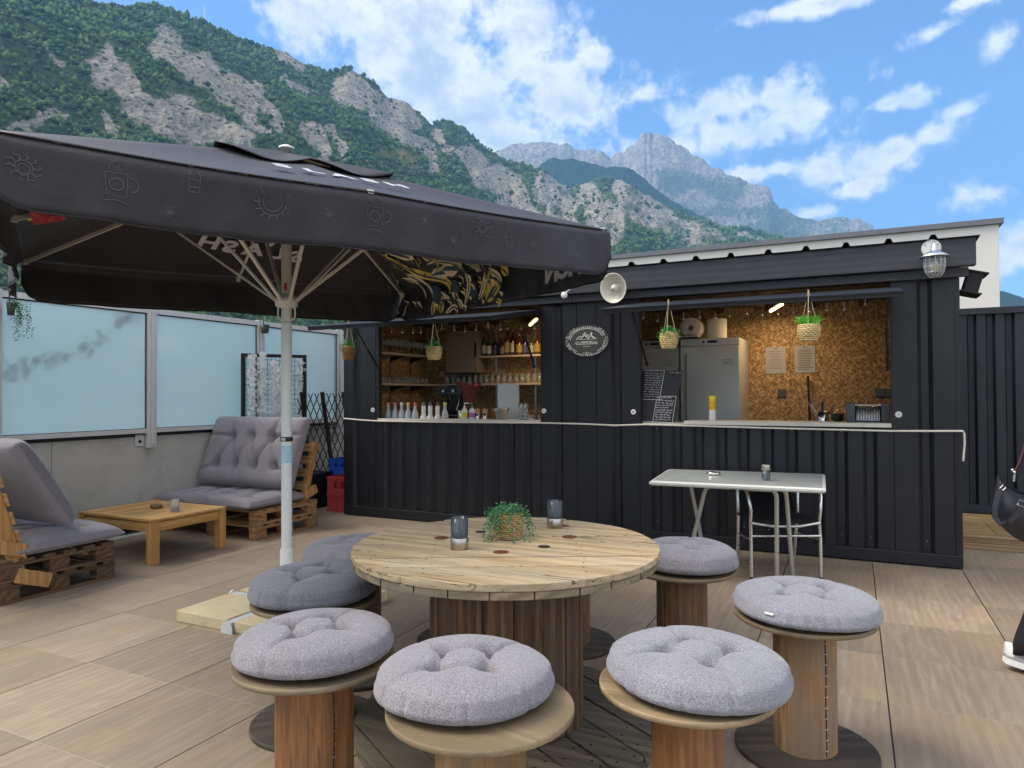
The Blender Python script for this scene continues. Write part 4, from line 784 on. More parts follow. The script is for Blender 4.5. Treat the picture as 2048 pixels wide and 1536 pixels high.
for pl in ([(-.46,.12),(-.3,.28),(-.22,.22),(-.08,.52),(.06,.30),(.16,.38),(.3,.22),(.42,.12)], [(-.3,.10),(-.16,.26),(-.05,.36),(.05,.12)], [(.05,.10),(.2,.28),(.36,.10)], [(-.1,.44),(-.02,.2),(.08,.3),(.12,.1)]): g.line([S(*p) for p in pl], .007, (0,-1,0), 0, False)
g.line([S(.20,.30), S(.235,.42), S(.2,.52)], .02, (0,-1,0)); g.line([S(-.5,.07), S(.5,.08)], .003, (0,-1,0), 0, False); g.line([S(-.5,-.24), S(.5,-.22)], .004, (0,-1,0), 0, False)
Mt = frame((1,0,0), (0,0,1)); g.text('TERRASSE', .026, Mt, (0,yo,-.015*RZ_/.15)); g.text('DU MONT BLANC', .029, Mt, (0,yo,-.022)); g.text('Grand ete', .018, Mt, (0,yo,-.058))
g.line([S(-.2,-.80), S(.2,-.80)], .004, (0,-1,0), 0, False); g.line([S(0,-.72), S(0,-.9)], .012, (0,-1,0))
g.build('emblem', M_wp, t)
# lamps on the fascia
t = thing('wall_lantern', 'galvanised caged bulkhead lantern on the right end of the fascia', 'wall lamp', (.585,6.46,2.50))
MXr = Matrix.Rotation(R(90), 3, 'X'); g = MB(); g.lathe([(.070,0),(.070,.008),(.05,.014),(.0,.015)], 26, (-.012,.008,.065), M=MXr); g.build('back_plate', M_disc, t)
for a in (.5,2.6,4.7): g = MB(); g.lathe([(.005,.015),(.004,.018)], 8, (-.012+.05*math.cos(a),.008,.065+.05*math.sin(a)), M=MXr); g.build('screw', M_black2, t)
g = MB(); g.tube([(0,-.006,.09),(0,-.06,.10),(0,-.10,.075),(0,-.10,.02)], [.012,.012,.014,.03], 12); g.build('arm', M_galv, t)
g = MB(); g.lathe([(.03,.03),(.045,.018),(.075,.0),(.105,-.022),(.103,-.027),(.07,-.014)], 28, (0,-.10,0)); g.build('hood', M_galv, t)
g = MB(); g.lathe([(.064,-.02),(.066,-.10),(.055,-.14),(.03,-.17),(.0001,-.18)], 22, (0,-.10,0)); g.build('glass_globe', M_glass, t)
g = MB(); g.lathe([(.018,-.02),(.018,-.05),(.012,-.055)], 12, (0,-.10,0)); g.lathe([(.012,-.055),(.028,-.09),(.022,-.125),(.001,-.14)], 14, (0,-.10,0), 1); g.build('bulb', [M_black2, pbr('warm_bulb', (.65,.55,.35), .2)], t)
g = MB()
for k in range(6): a = k*math.pi/6; g.tube([(.072*math.cos(a)*s,-.10+.072*math.sin(a)*s,z) for s, z in ((1,-.02),(1.03,-.10),(.85,-.15),(.5,-.18),(0,-.188),(-.5,-.18),(-.85,-.15),(-1.03,-.10),(-1,-.02))], .0025, 5)
for z in (-.055,-.10,-.145): rr = .073 if z > -.12 else .063; g.tube([(rr*math.cos(a),-.10+rr*math.sin(a),z) for a in [k*.35 for k in range(18)]], .0025, 5, closed=True)
g.build('cage', M_galv, t)
q = atY(1226, 577, 6.28); t = thing('spot_lamp', 'cream enamel dish lamp facing out beside the umbrella corner', 'wall lamp', (q.x+.03, 6.46, q.z+.02)); M_cream = pbr('cream_enamel', (.60,.58,.48), .35, var=.05)
d = Vector((-.25,-.93,-.12)).normalized(); zz = d; xx = Vector((1,-.25,0)).normalized(); yy_ = zz.cross(xx); MM = Matrix((xx, yy_, zz)).transposed(); c0 = Vector((-.0,-.05,0))
g = MB(); g.lathe([(.03,0),(.05,.03),(.10,.06),(.138,.12),(.142,.125),(.134,.122),(.095,.068),(.045,.04)], 32, c0, M=MM); g.build('shade', M_cream, t)
g = MB(); g.lathe([(.02,.035),(.02,.055),(.037,.085),(.036,.11),(.02,.13),(.001,.134)], 16, c0, M=MM); g.build('bulb', pbr('bulb_glass', (.75,.73,.62), .12, trans=.3, var=0), t)
g = MB(); g.lathe([(.045,0),(.045,.012)], 16, (0,.008,0), M=MXr); g.tube([(0,-.004,0), c0], .014, 8); g.build('bracket', M_white, t)
q = atY(1127, 588, 6.36); t = thing('security_sensor', 'small white sensor head on the fascia beneath the umbrella edge', 'sensor', (q.x, 6.46, q.z)); g = MB(); g.tube([(.05,.005,.05),(.04,-.06,.04),(0,-.08,.0)], .008, 8); g.build('arm', M_galv, t); g = MB(); g.lathe([(.02,.02),(.032,0),(.030,-.03),(.01,-.04)], 18, (0,-.08,0)); g.build('head', M_white, t)
# ------------------------------------------------------------------ furniture
def Dp_(x, d): r = ray(x, 787); return r.x*d, r.y*d
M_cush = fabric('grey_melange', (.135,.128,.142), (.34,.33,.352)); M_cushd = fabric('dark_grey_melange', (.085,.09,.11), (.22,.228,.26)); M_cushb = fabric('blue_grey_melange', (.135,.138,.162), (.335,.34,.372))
M_sofa = fabric('plain_mauve_grey', (.19,.175,.19), (.28,.26,.275), 500, .25)
def round_cushion(Rr=.27, h=.125, seed=0, tufts=4, ta=45, tr=.40, crease=1.0):
    rs = random.Random(seed); n, sg = 36, 220; P = []
    tp = [(tr*math.cos(R(ta+90*k)), tr*math.sin(R(ta+90*k))) for k in range(tufts)]
    pin = [(rs.uniform(0, 360), rs.uniform(.5, 1)) for _ in range(12)]
    rad = [(R(ta+90*k+rs.uniform(-14, 14)), rs.uniform(.5, 1)) for k in range(4)]
    lop = [(rs.uniform(-1, 1), rs.uniform(0, 6.28)) for _ in range(4)]
    for i in range(n+1):
        q = i/n; row = []
        for j in range(sg+1):
            a = 2*math.pi*j/sg; wob = 1+sum(c*.012*math.sin((k+2)*a+ph) for k, (c, ph) in enumerate(lop))
            if q < .62: rho = (q/.62)**.8*.97; top = True
            elif q < .8: rho = .97+.03*math.sin((q-.62)/.18*math.pi); top = None
            else: rho = .97*(1-(q-.8)/.2); top = False
            x, y = rho*math.cos(a), rho*math.sin(a)
            zt = h*(.42+.56*(max(0, 1-rho**3.2))**.6)
            if top:
                z = zt
                for tx, ty in tp: d2 = (x-tx)**2+(y-ty)**2; z -= h*.46*math.exp(-d2/.008)+h*.12*math.exp(-d2/.06)
                for k in range(tufts):
                    a0 = tp[k]; a1 = tp[(k+1) % tufts]; dx, dy = a1[0]-a0[0], a1[1]-a0[1]; kk = min(1, max(0, ((x-a0[0])*dx+(y-a0[1])*dy)/(dx*dx+dy*dy)))
                    dd = math.hypot(x-a0[0]-kk*dx, y-a0[1]-kk*dy); z -= h*.22*crease*math.exp(-(dd/.04)**2)
                for ra, rk in rad:
                    da = (a-ra+math.pi) % (2*math.pi)-math.pi
                    if rho > tr: z -= h*.17*rk*crease*math.exp(-(da*rho/.04)**2)*max(0, 1-(rho-tr)/.6)**.5
            elif top is None: z = h*(.42-.30*(q-.62)/.18)
            else: z = h*.12*(rho/.97)**.6
            pk = 0
            for pa, ps in pin: da = (a-R(pa)+math.pi) % (2*math.pi)-math.pi; pk += ps*math.exp(-(da/.026)**2)
            pf = math.exp(-((q-.68)/.13)**2)*min(pk, 1)
            r_ = Rr*rho*wob*(1-.030*pf)
            row.append(Vector((r_*math.cos(a), r_*math.sin(a), z-h*.025*pf*(1 if top else -.5))))
        P.append(row)
    return MB().grid(P, 0, True)
def rect_cushion(w_, d_, h, tufts, seed=0, nx=64, ny=56, base=.35, creases=()):
    rs = random.Random(seed); P = []
    def th(u, v): return (max(0, 1-abs(u)**7)**.45)*(max(0, 1-abs(v)**7)**.45)
    ph = [rs.uniform(0, 6) for _ in range(4)]
    top, bot = [], []
    for i in range(nx+1):
        u = -1+2*i/nx; u = math.copysign(abs(u)**.8, u); rt, rb = [], []
        for j in range(ny+1):
            v = -1+2*j/ny; v = math.copysign(abs(v)**.8, v); t_ = th(u, v); x = u*w_/2; y = v*d_/2; dn = 0; dw = 0
            for tx, ty in tufts: d2 = (x-tx)**2+(y-ty)**2; dn += .60*math.exp(-d2/.0024)+.2*math.exp(-d2/.018)
            for (a0, a1, k_) in creases:
                dx, dy = a1[0]-a0[0], a1[1]-a0[1]; kk = min(1, max(0, ((x-a0[0])*dx+(y-a0[1])*dy)/(dx*dx+dy*dy+1e-9))); dd = math.hypot(x-a0[0]-kk*dx, y-a0[1]-kk*dy); dn += .34*k_*math.exp(-(dd/.020)**2)
            z = h*(1-base)*t_*max(.12, 1-min(dn, .85)) + .006*math.sin(7*x+ph[0])*t_ + .005*math.sin(9*y+5*x+ph[1])*t_
            pinch = 1-.02*(abs(u)**4)*(1-abs(v))-.02*(abs(v)**4)*(1-abs(u))
            rt.append(Vector((x*pinch, y*pinch, h*base+z))); rb.append(Vector((x*pinch, y*pinch, h*base-h*base*t_)))
        top.append(rt); bot.append(rb)
    g = MB(); g.grid(top, 0, True); g.grid(bot, 0, True); return g
M_tab = pbr('cloth_label', (.55,.55,.52), .8, var=.03)
# --- cable drum table
TXc, TYc, TH_, TR = -1.351, 2.701, .776, .652
Wt = lambda n, a, b, **k: wood(n, a, b, **k)
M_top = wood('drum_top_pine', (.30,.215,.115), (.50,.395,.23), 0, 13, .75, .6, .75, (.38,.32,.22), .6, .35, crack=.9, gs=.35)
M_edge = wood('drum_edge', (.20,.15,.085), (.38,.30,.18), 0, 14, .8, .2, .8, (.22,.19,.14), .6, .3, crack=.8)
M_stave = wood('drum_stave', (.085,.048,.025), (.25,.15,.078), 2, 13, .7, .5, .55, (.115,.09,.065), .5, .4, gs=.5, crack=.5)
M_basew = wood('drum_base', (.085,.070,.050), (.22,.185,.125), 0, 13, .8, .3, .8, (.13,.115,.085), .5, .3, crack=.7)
M_bolt = pbr('rusty_washer', (.16,.05,.025), .7, .3, var=.5, vs=60)
tb = thing('cable_drum_table', 'large round cable drum table with a weathered planked top and dark stave core', 'table', (TXc, TYc, 0))
ux = Vector((.891,.453,0)); ang_t = math.atan2(ux.y, ux.x)
def planks(g, rad, z0, z1, wdt, ang, seed=0, gap=.0055):
    rs = random.Random(seed); y = -rad; out = []
    while y < rad-.01:
        y1 = min(y+wdt*rs.uniform(.85, 1.15), rad); a = y+gap; b_ = y1-gap; N = 10; up, dn = [], []
        for k in range(N+1):
            t_ = a+(b_-a)*k/N; x = math.sqrt(max(0, rad*rad-t_*t_))*(1-rs.uniform(0, .004)); up.append((x, t_)); dn.append((-x, t_))
        dz = rs.uniform(-.0015, .0015); poly = dn[::-1]+up; poly = [(x, t_) for x, t_ in poly]
        g.prism(poly[::-1], z0, z1+dz, M=RZ(ang)); out.append((a, b_)); y = y1
    return out
g = MB(); pl = planks(g, TR, TH_-.026, TH_, .135, ang_t, 3); g.build('tabletop', M_top, tb, bevel=.003)
g = MB(); planks(g, TR-.006, TH_-.056, TH_-.0275, .14, ang_t+R(90), 5, .0022); g.build('under_planks', M_edge, tb, bevel=.002)
def boltat(px_, py_, r, mm, zz=TH_+.0005):
    q = atZ(px_, py_, TH_); g = MB(); g.lathe([(r,0),(r,.0022),(r*.8,.003),(r*.55,.0015),(.0001,.0015)], 22, (q.x-TXc,q.y-TYc,zz)); g.lathe([(r*.22,.0016),(r*.22,.007),(.0001,.008)], 6, (q.x-TXc,q.y-TYc,zz)); g.build('bolt_washer', mm, tb)
for a in ((882.6,1076,.031),(1002,1105,.032),(1138,1074,.031),(1128,1052,.024)): boltat(a[0], a[1], a[2], M_bolt)
M_hole = pbr('dark_hole', (.02,.014,.01), .9)
for a in ((1088,1093.5,.026),(961,1064,.026)):
    q = atZ(a[0], a[1], TH_); g = MB(); g.lathe([(a[2],.0),(a[2]*.97,.0018),(.0001,.0018)], 20, (q.x-TXc,q.y-TYc,TH_+.0003)); g.build('drilled_hole', M_hole, tb)
g = MB(); rs = random.Random(4)
for (a, b_) in pl:
    for s in (-.54,-.30,.30,.54):
        for yy in (a+.03, b_-.03):
            x = s+rs.uniform(-.02,.02)
            if x*x+yy*yy < (TR-.03)**2: p = RZ(ang_t) @ Vector((x, yy, TH_+.0016)); g.lathe([(.0035,0),(.0035,.0006),(.0001,.0008)], 6, p)
g.build('nail_heads', M_hole, tb)['kind'] = 'stuff'
CR = .325; ns = 17
for k in range(ns):
    a0 = 2*math.pi*k/ns+.1; a1 = a0+2*math.pi/ns-.012; rr = CR+random.uniform(-.004,.004)
    poly = [(rr*math.cos(a0), rr*math.sin(a0)), (rr*1.004*math.cos((a0+a1)/2), rr*1.004*math.sin((a0+a1)/2)), (rr*math.cos(a1), rr*math.sin(a1)), ((rr-.025)*math.cos(a1), (rr-.025)*math.sin(a1)), ((rr-.025)*math.cos(a0), (rr-.025)*math.sin(a0))]
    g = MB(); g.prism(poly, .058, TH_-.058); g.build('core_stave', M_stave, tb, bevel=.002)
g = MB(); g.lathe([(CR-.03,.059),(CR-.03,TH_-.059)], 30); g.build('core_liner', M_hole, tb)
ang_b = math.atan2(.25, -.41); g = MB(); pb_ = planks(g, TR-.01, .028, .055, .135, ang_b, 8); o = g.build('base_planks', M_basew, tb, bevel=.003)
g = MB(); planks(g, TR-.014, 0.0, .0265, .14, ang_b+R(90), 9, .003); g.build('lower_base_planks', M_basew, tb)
g = MB(); rs = random.Random(14)
for (a, b_) in pb_:
    for s in (-.58,-.5,-.42,.42,.5,.58):
        for yy in (a+.03, b_-.03):
            x = s+rs.uniform(-.03,.03)
            if CR**2 < x*x+yy*yy < (TR-.04)**2: p = RZ(ang_b) @ Vector((x, yy, .0572)); g.lathe([(.0055,0),(.0055,.0006),(.0001,.0008)], 6, p)
g.build('base_nail_heads', M_hole, tb)['kind'] = 'stuff'
# --- drum stools
M_ply = [wood('ply_a', (.16,.12,.07), (.29,.22,.13), 0, 8, .6, .1, .5, (.13,.11,.085), .2, .5, gs=.5), wood('ply_b', (.21,.155,.085), (.36,.275,.16), 0, 8, .6, .1, .3, (.19,.15,.10), .2, .5, gs=.5)]
M_pbase = wood('ply_base', (.055,.045,.035), (.13,.105,.08), 0, 9, .7, .1, .7, (.09,.08,.065), .3, .5)
M_core = [wood('core_orange', (.20,.085,.03), (.50,.25,.095), 2, 17, .65, .5, .4, (.15,.10,.065), .30, .6, crack=.7, ringw=.08, fine=4., gs=.5), wood('core_brown', (.12,.06,.028), (.31,.18,.085), 2, 17, .65, .5, .6, (.10,.08,.06), .30, .6, crack=.7, ringw=.08, fine=4., gs=.5), wood('core_pale', (.22,.12,.05), (.42,.26,.12), 2, 17, .65, .5, .7, (.16,.13,.10), .30, .6, crack=.7, ringw=.08, fine=4., gs=.5)]
def stool(x, d, label, mi=0, pi=0, rz=0, hh=.54, cr=.126, seam=None, lift=0):
    X_, Y_ = Dp_(x, d); t = thing('cable_drum_stool', label, 'stool', (X_, Y_, 0), rz, 'cable drum stools round the drum table')
    g = MB(); g.lathe([(.262,hh-.018),(.266,hh-.015),(.266,hh-.003),(.263,hh)], 56); g.build('seat_disc', M_ply[pi], t)
    g = MB(); g.lathe([(cr,.0205),(cr,hh-.0185)], 40, caps=False)
    g.build('core', M_core[mi], t)
    g = MB(); g.lathe([(.264,0),(.268,.003),(.268,.017),(.264,.020)], 56); g.build('base_disc', M_pbase, t)
    if seam is not None:
        s = MB(); a = R(seam)
        s.tube([((cr+.0008)*math.cos(a+.01*math.sin(k)), (cr+.0008)*math.sin(a+.01*math.sin(k)), .03+k*(hh-.06)/12) for k in range(13)], .0022, 4)
        s.build('seam', M_hole, t)
        s = MB()
        for k in range(12): z = .05+k*(hh-.09)/11; s.tube([((cr+.002)*math.cos(a-.05), (cr+.002)*math.sin(a-.05), z), ((cr+.002)*math.cos(a+.05), (cr+.002)*math.sin(a+.05), z+.002)], .0018, 4)
        s.build('staples', M_galv, t)
    return t, X_, Y_
def cushion(X_, Y_, z, label, mat=None, seed=0, ta=45, rr=.27, h=.125, tilt=(0,0), lab=None, cr=1.):
    o = round_cushion(rr, h, seed, 4, ta, .38, cr).build('seat_cushion', mat or M_cush); tag(o, label, 'cushion', 'round cushions on the drum stools')
    o.location = (X_, Y_, z); o.rotation_euler = (tilt[0], tilt[1], 0)
    if lab is not None:
        g = MB(); a = R(lab); q = Vector((rr*.985*math.cos(a), rr*.985*math.sin(a), h*.50)); fx = Vector((-math.sin(a), math.cos(a), .0)); up_ = Vector((-math.cos(a)*.75, -math.sin(a)*.75, .6)).normalized()
        P = [[q+fx*(u*.017)+up_*(v*.009)+Vector((math.cos(a), math.sin(a), .6))*(.003) for v in (-1,0,1)] for u in (-1,0,1)]; g.grid(P); p_ = g.build('sewn_label', M_tab, o)
    return o
stool(629, 2.36, 'drum stool at the front left of the drum table with an orange brown core', 0, 0, .3, .54, .128, -38)
stool(958, 1.99, 'drum stool nearest the camera whose round seat shows beside its cushion', 2, 1, -.2, .545, .128)
stool(1369, 2.15, 'drum stool at the front right of the drum table with a sagging seat edge', 0, 1, .1, .535, .108)
stool(1603, 2.80, 'drum stool on the right with a stapled seam up its pale core', 2, 0, .5, .54, .118, -76)
stool(1360, 3.56, 'drum stool behind the table at the right in front of the metal table', 1, 0, 1.1, .54, .126)
stool(629, 3.05, 'drum stool at the left carrying the dark grey cushion', 1, 0, .8, .54, .126)
stool(712, 3.62, 'drum stool at the left far side carrying a pale cushion by the umbrella pole', 1, 0, 1.4, .54, .126)
stool(1133, 4.0, 'drum stool hidden behind the table core with its base showing at the right', 1, 0, .2, .52, .126)
stool(925, 4.05, 'drum stool hidden behind the table core with its base showing at the left', 1, 0, .2, .52, .126)
def dd(x, d): X_, Y_ = Dp_(x, d); return X_, Y_
cushion(*dd(631,2.37), .541, 'pale grey tufted cushion with two deep creases on the front left stool', seed=1, ta=10, rr=.262, h=.125, tilt=(0,R(-1)))
cushion(*dd(927,2.07), .546, 'pale grey tufted cushion pushed off centre on the stool nearest the camera', seed=2, ta=70, rr=.262, h=.12)
cushion(*dd(1390,2.16), .536, 'pale blue grey tufted cushion on the front right stool', M_cushb, seed=3, ta=30, rr=.275, h=.12, tilt=(0,R(1.5)))
cushion(*dd(1606,2.80), .541, 'blue grey cushion with a small white sewn label on the right stool', M_cushb, seed=4, ta=50, rr=.282, h=.112, tilt=(0,R(1)), lab=-113, cr=.7)
cushion(*dd(1372,3.55), .541, 'plump pale cushion on the stool in front of the metal table', seed=5, ta=20, rr=.25, h=.14, cr=.4)
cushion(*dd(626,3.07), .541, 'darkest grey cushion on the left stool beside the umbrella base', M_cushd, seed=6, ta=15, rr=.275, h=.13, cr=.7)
cushion(*dd(712,3.68), .541, 'pale cushion half hidden by the left edge of the drum table', seed=7, ta=60, rr=.275, h=.135, cr=.5)
# --- things on the drum table
M_smoke = pbr('smoked_glass', (.16,.20,.24), .06, var=0, trans=.72, ior=1.35); M_bst = pbr('brushed_steel_base', (.46,.43,.38), .3, 1., var=.1, vs=40); M_wax = pbr('wax', (.75,.76,.78), .5, var=.02)
def candle(px_, py_, z, label, r=.038, h=.13, flip=False):
    q = atZ(px_, py_, z); t = thing('candle_holder', label, 'candle holder', (q.x, q.y, z+.0015)); hb = h*.36
    a, b_ = (h-hb*.9, h) if flip else (0, hb)
    g = MB(); g.lathe([(r*.96,a),(r,a+.002),(r,b_-.002),(r*.96,b_)], 30); g.build('metal_band', M_bst, t)
    a, b_ = (0, h-hb*.9) if flip else (hb, h)
    g = MB(); g.lathe([(r*.94,a+.001),(r*.98,b_-.001),(r*.93,b_-.001),(r*.89,a+.004),(.0001,a+.004)], 30, caps=False); g.build('glass', M_smoke, t)
    if not flip: g = MB(); g.lathe([(r*.55,hb+.004),(r*.55,hb+.02),(r*.2,hb+.025),(r*.22,hb+.035),(r*.02,hb+.055)], 16); g.build('candle', M_wax, t)
candle(919, 1098, TH_, 'smoked glass candle holder with steel base at the left of the drum table'); candle(1110, 1056, TH_, 'smoked glass candle holder at the far side of the drum table')
q = atZ(1017, 1076, TH_); t = thing('basket_plant', 'trailing artificial plant in a woven basket in the middle of the drum table', 'plant', (q.x, q.y, TH_+.002))
M_wick = wood('wicker', (.38,.21,.08), (.64,.42,.20), 0, 30, .7, 0, 0, bump=.4, rand=.1)
def basket(t, r0, r1, r2, h, rows, name='basket', seed=0, mat=None, seg=36):
    rs = random.Random(seed); g = MB()
    for k in range(rows):
        f = k/(rows-1); r = (r0*(1-f)**2+2*r1*2*f*(1-f)*.5+r1*2*f*(1-f)*.5*0+r2*f*f) if False else (r0+(r1-r0)*math.sin(min(1, f*1.6)*math.pi/2) if f < .62 else r1+(r2-r1)*((f-.62)/.38)**1.5)
        z = h*(f*.94+.03); g.tube([((r+.0035*(1 if (j+k) % 2 else -1)*1.)*math.cos(2*math.pi*j/seg), (r+.0035*(1 if (j+k) % 2 else -1))*math.sin(2*math.pi*j/seg), z+rs.uniform(-.001,.001)) for j in range(seg)], h/rows*.56, 5, closed=True)
    g.lathe([(r0,.002),(r1*.93,h*.5),(r2*.93,h*.95)], 20); o = g.build(name, mat or M_wick, t); return o
basket(t, .052, .064, .058, .105, 12)
def leaf_cloud(g, pts, size, n, seed, spread=.012, elong=1.5, mat=0, nm=1):
    rs = random.Random(seed)
    for p in pts:
        for _ in range(n):
            c = Vector(p)+Vector([rs.gauss(0, spread) for _ in range(3)]); s = size*rs.uniform(.6, 1.3)
            d = Vector([rs.gauss(0, 1) for _ in range(3)]).normalized(); e = d.orthogonal().normalized()*s; f = d.cross(e).normalized()*s*.55
            g.add([c-e*elong*.6, c+f+d*s*.15, c+e*elong*.6, c-f+d*s*.15], [(0,1,2,3)], mat+rs.randrange(nm))
M_lf = [pbr('plant_leaf_a', (.05,.20,.07), .5, var=.4, vs=40), pbr('plant_leaf_b', (.14,.34,.16), .5, var=.4, vs=40), pbr('plant_leaf_c', (.025,.11,.045), .5, var=.4, vs=40)]
g = MB(); rs = random.Random(21); pts = [(rs.gauss(0,.03), rs.gauss(0,.03), .115+abs(rs.gauss(0,.014))) for _ in range(70)]
for k in range(26):
    a = rs.uniform(0, 6.28); L = rs.uniform(.05, .14)
    for j in range(9): f = j/8; rr = .06+.022*math.sin(f*2.4)+.012*f+ (.035*f if L > .12 else 0); pts.append((rr*math.cos(a+.2*f), rr*math.sin(a+.2*f), max(.008, .12+.012*math.sin(f*3)-L*f)))
leaf_cloud(g, pts, .0062, 9, 2, .009, 1.3, 0, 3); g.build('foliage', M_lf, t)
# --- bistro table and wicker chair
M_tt = bpy.data.materials.new('veined_grey_top'); M_tt.use_nodes = True; T = NT(M_tt.node_tree); T.n.clear(); v = T.new('ShaderNodeTexCoord').outputs['Object']
c = T.mix(T.ramp(T.noise(T.scale(v, (3,26,1)), 1.6, 6, .7, 1.), .35, .7), (.30,.34,.34), (.47,.51,.50)); T.l.new(T.new('ShaderNodeBsdfPrincipled', {'Base Color': c, 'Roughness': .22}).outputs[0], T.new('ShaderNodeOutputMaterial').inputs[0])
M_ta = pbr('grey_tube_paint', (.52,.53,.50), .3, .6, var=.04)
C_ = [atZ(x, y, .74) for x, y in ((1298,962),(1652,978),(1650,948),(1335,938))]; tc_ = sum(C_, Vector())/4
t = thing('metal_table', 'rectangular veined grey table on bent metal legs against the bar front', 'table', (tc_.x, tc_.y, 0)); tl = t.location
C_ = [Vector((q.x, q.y, 0))-Vector((tl.x, tl.y, 0)) for q in C_]
ins = [q*.965 for q in C_]; g = MB()
g.add([q+Vector((0,0,.742)) for q in ins]+[q+Vector((0,0,.732)) for q in C_]+[q+Vector((0,0,.718)) for q in C_]+[q*.975+Vector((0,0,.706)) for q in C_],
      [(0,1,2,3)]+[(a+k, a+(k+1) % 4, a+4+(k+1) % 4, a+4+k) for a in (0,4,8) for k in range(4)]+[(15,14,13,12)], 0); me_i = len(g.f)
for i in range(1, me_i): g.m[i] = 1
g.build('tabletop', [M_tt, pbr('pale_edge', (.62,.64,.60), .4, var=.05)], t)
def tleg(top, foot, inner, name='leg', r=.0165):
    top = Vector(top)-tl; foot = Vector(foot)-tl; inner = Vector(inner)-tl
    g = MB(); bend = top+(foot-top)*.10; P = [inner]+[inner.lerp(top, .8)]
    for k in range(1, 7): f = k/6; a = inner.lerp(top, .8); P.append(a*(1-f)**2+top*2*f*(1-f)+bend*f*f)
    P += [top.lerp(foot, .45)+Vector((0,0,0)), foot]; g.tube(P, r, 12); g.lathe([(r*1.15,0),(r*1.15,.02)], 10, foot-Vector((0,0,.005))); g.build(name, M_ta, t)
tleg((-1.03,5.52,.70), (-1.22,5.66,0), (-.85,5.52,.70)); tleg((-1.22,5.85,.70), (-1.12,5.98,0), (-1.0,5.80,.70))
tleg((-.515,5.50,.70), (-.53,5.62,0), (-.72,5.50,.70)); tleg((-.46,5.62,.70), (-.43,5.78,0), (-.66,5.60,.70)); 
g = MB(); g.bar(Vector((-1.2,5.70,.692))-tl, Vector((-.45,5.72,.692))-tl, .05, .02); g.build('cross_rail', M_ta, t)
q = atZ(1427, 949, .745); a_ = thing('ashtray', 'round metal ashtray on the veined grey table', 'ashtray', (q.x, q.y, .744)); g = MB(); g.lathe([(.05,0),(.055,.004),(.054,.022),(.048,.022),(.045,.006),(.0001,.006)], 26); g.build('bowl', M_steel, a_); g = MB(); g.tube([(-.05,0,.024),(-.02,0,.028)], .004, 6); g.build('cigarette_rest', M_steel, a_)
candle(1532, 960, .744, 'dark glass candle holder with steel top ring on the veined grey table', .033, .115, True)
# chair
t = thing('wicker_chair', 'aluminium armchair with black woven seat tucked under the veined table', 'chair', (-.47, 5.70, 0), R(25)); M_wv = pbr('black_wicker', (.018,.018,.02), .5, var=.5, vs=200, bump=1, bs=260)
for s in (-1,1):
    P = [(s*.262,0,0),(s*.262,.005,.30),(s*.26,.02,.44),(s*.262,.0,.52),(s*.275,.02,.63),(s*.278,.06,.665),(s*.275,.12,.672),(s*.268,.26,.665),(s*.25,.38,.655)]
    g = MB(); g.tube(P, .013, 12); g.lathe([(.015,0),(.015,.02)], 10, (s*.262,0,0), 1); g.build('front_leg', [M_alu, M_rub], t)
    g = MB(); g.tube([(s*.23,.46,0),(s*.235,.42,.25),(s*.24,.39,.42),(s*.245,.40,.60),(s*.235,.43,.70)], .013, 12); g.build('rear_leg', M_alu, t)
g = MB(); g.tube([(-.262,.0,.33),(.262,.0,.33)], .009, 10); g.build('front_stretcher', M_alu, t)
for s in (-1,1): g = MB(); g.tube([(s*.262,.005,.30),(s*.238,.42,.27)], .008, 8); g.build('side_stretcher', M_alu, t)
def woven(t, name, F, nu, nv, r, mat):
    g = MB()
    for i in range(nu+1): g.tube([F(i/nu, j/10)+Vector((0,0,0)) for j in range(11)], r, 5)
    for j in range(nv+1): g.tube([F(i/16, j/nv) for i in range(17)], r*1.05, 5)
    return g.build(name, mat, t)
seatF = lambda u, v: Vector(((u-.5)*.50, .01+v*.40, .435-.035*math.sin(u*math.pi)*math.sin(.3+v*2.4)))
g = MB(); g.grid([[seatF(i/16, j/12) for j in range(13)] for i in range(17)]); g.build('seat', M_wv, t, solid=.012); woven(t, 'seat_weave', lambda u, v: seatF(u, v)+Vector((0,0,.007)), 26, 20, .004, M_wv)
backF = lambda u, v: Vector(((u-.5)*(.44-.06*v), .40+.05*v+.04*(1-(2*u-1)**2), .43+v*.275))
g = MB(); g.grid([[backF(i/16, j/10) for j in range(11)] for i in range(17)]); g.build('backrest', M_wv, t, solid=.012); woven(t, 'back_weave', lambda u, v: backF(u, v)+Vector((0,-.008,0)), 26, 14, .004, M_wv)
g = MB(); g.tube([(-.26,.0,.43),(-.1,-.008,.405),(.1,-.008,.405),(.26,.0,.43)], .011, 10); g.build('seat_rim', M_alu, t)
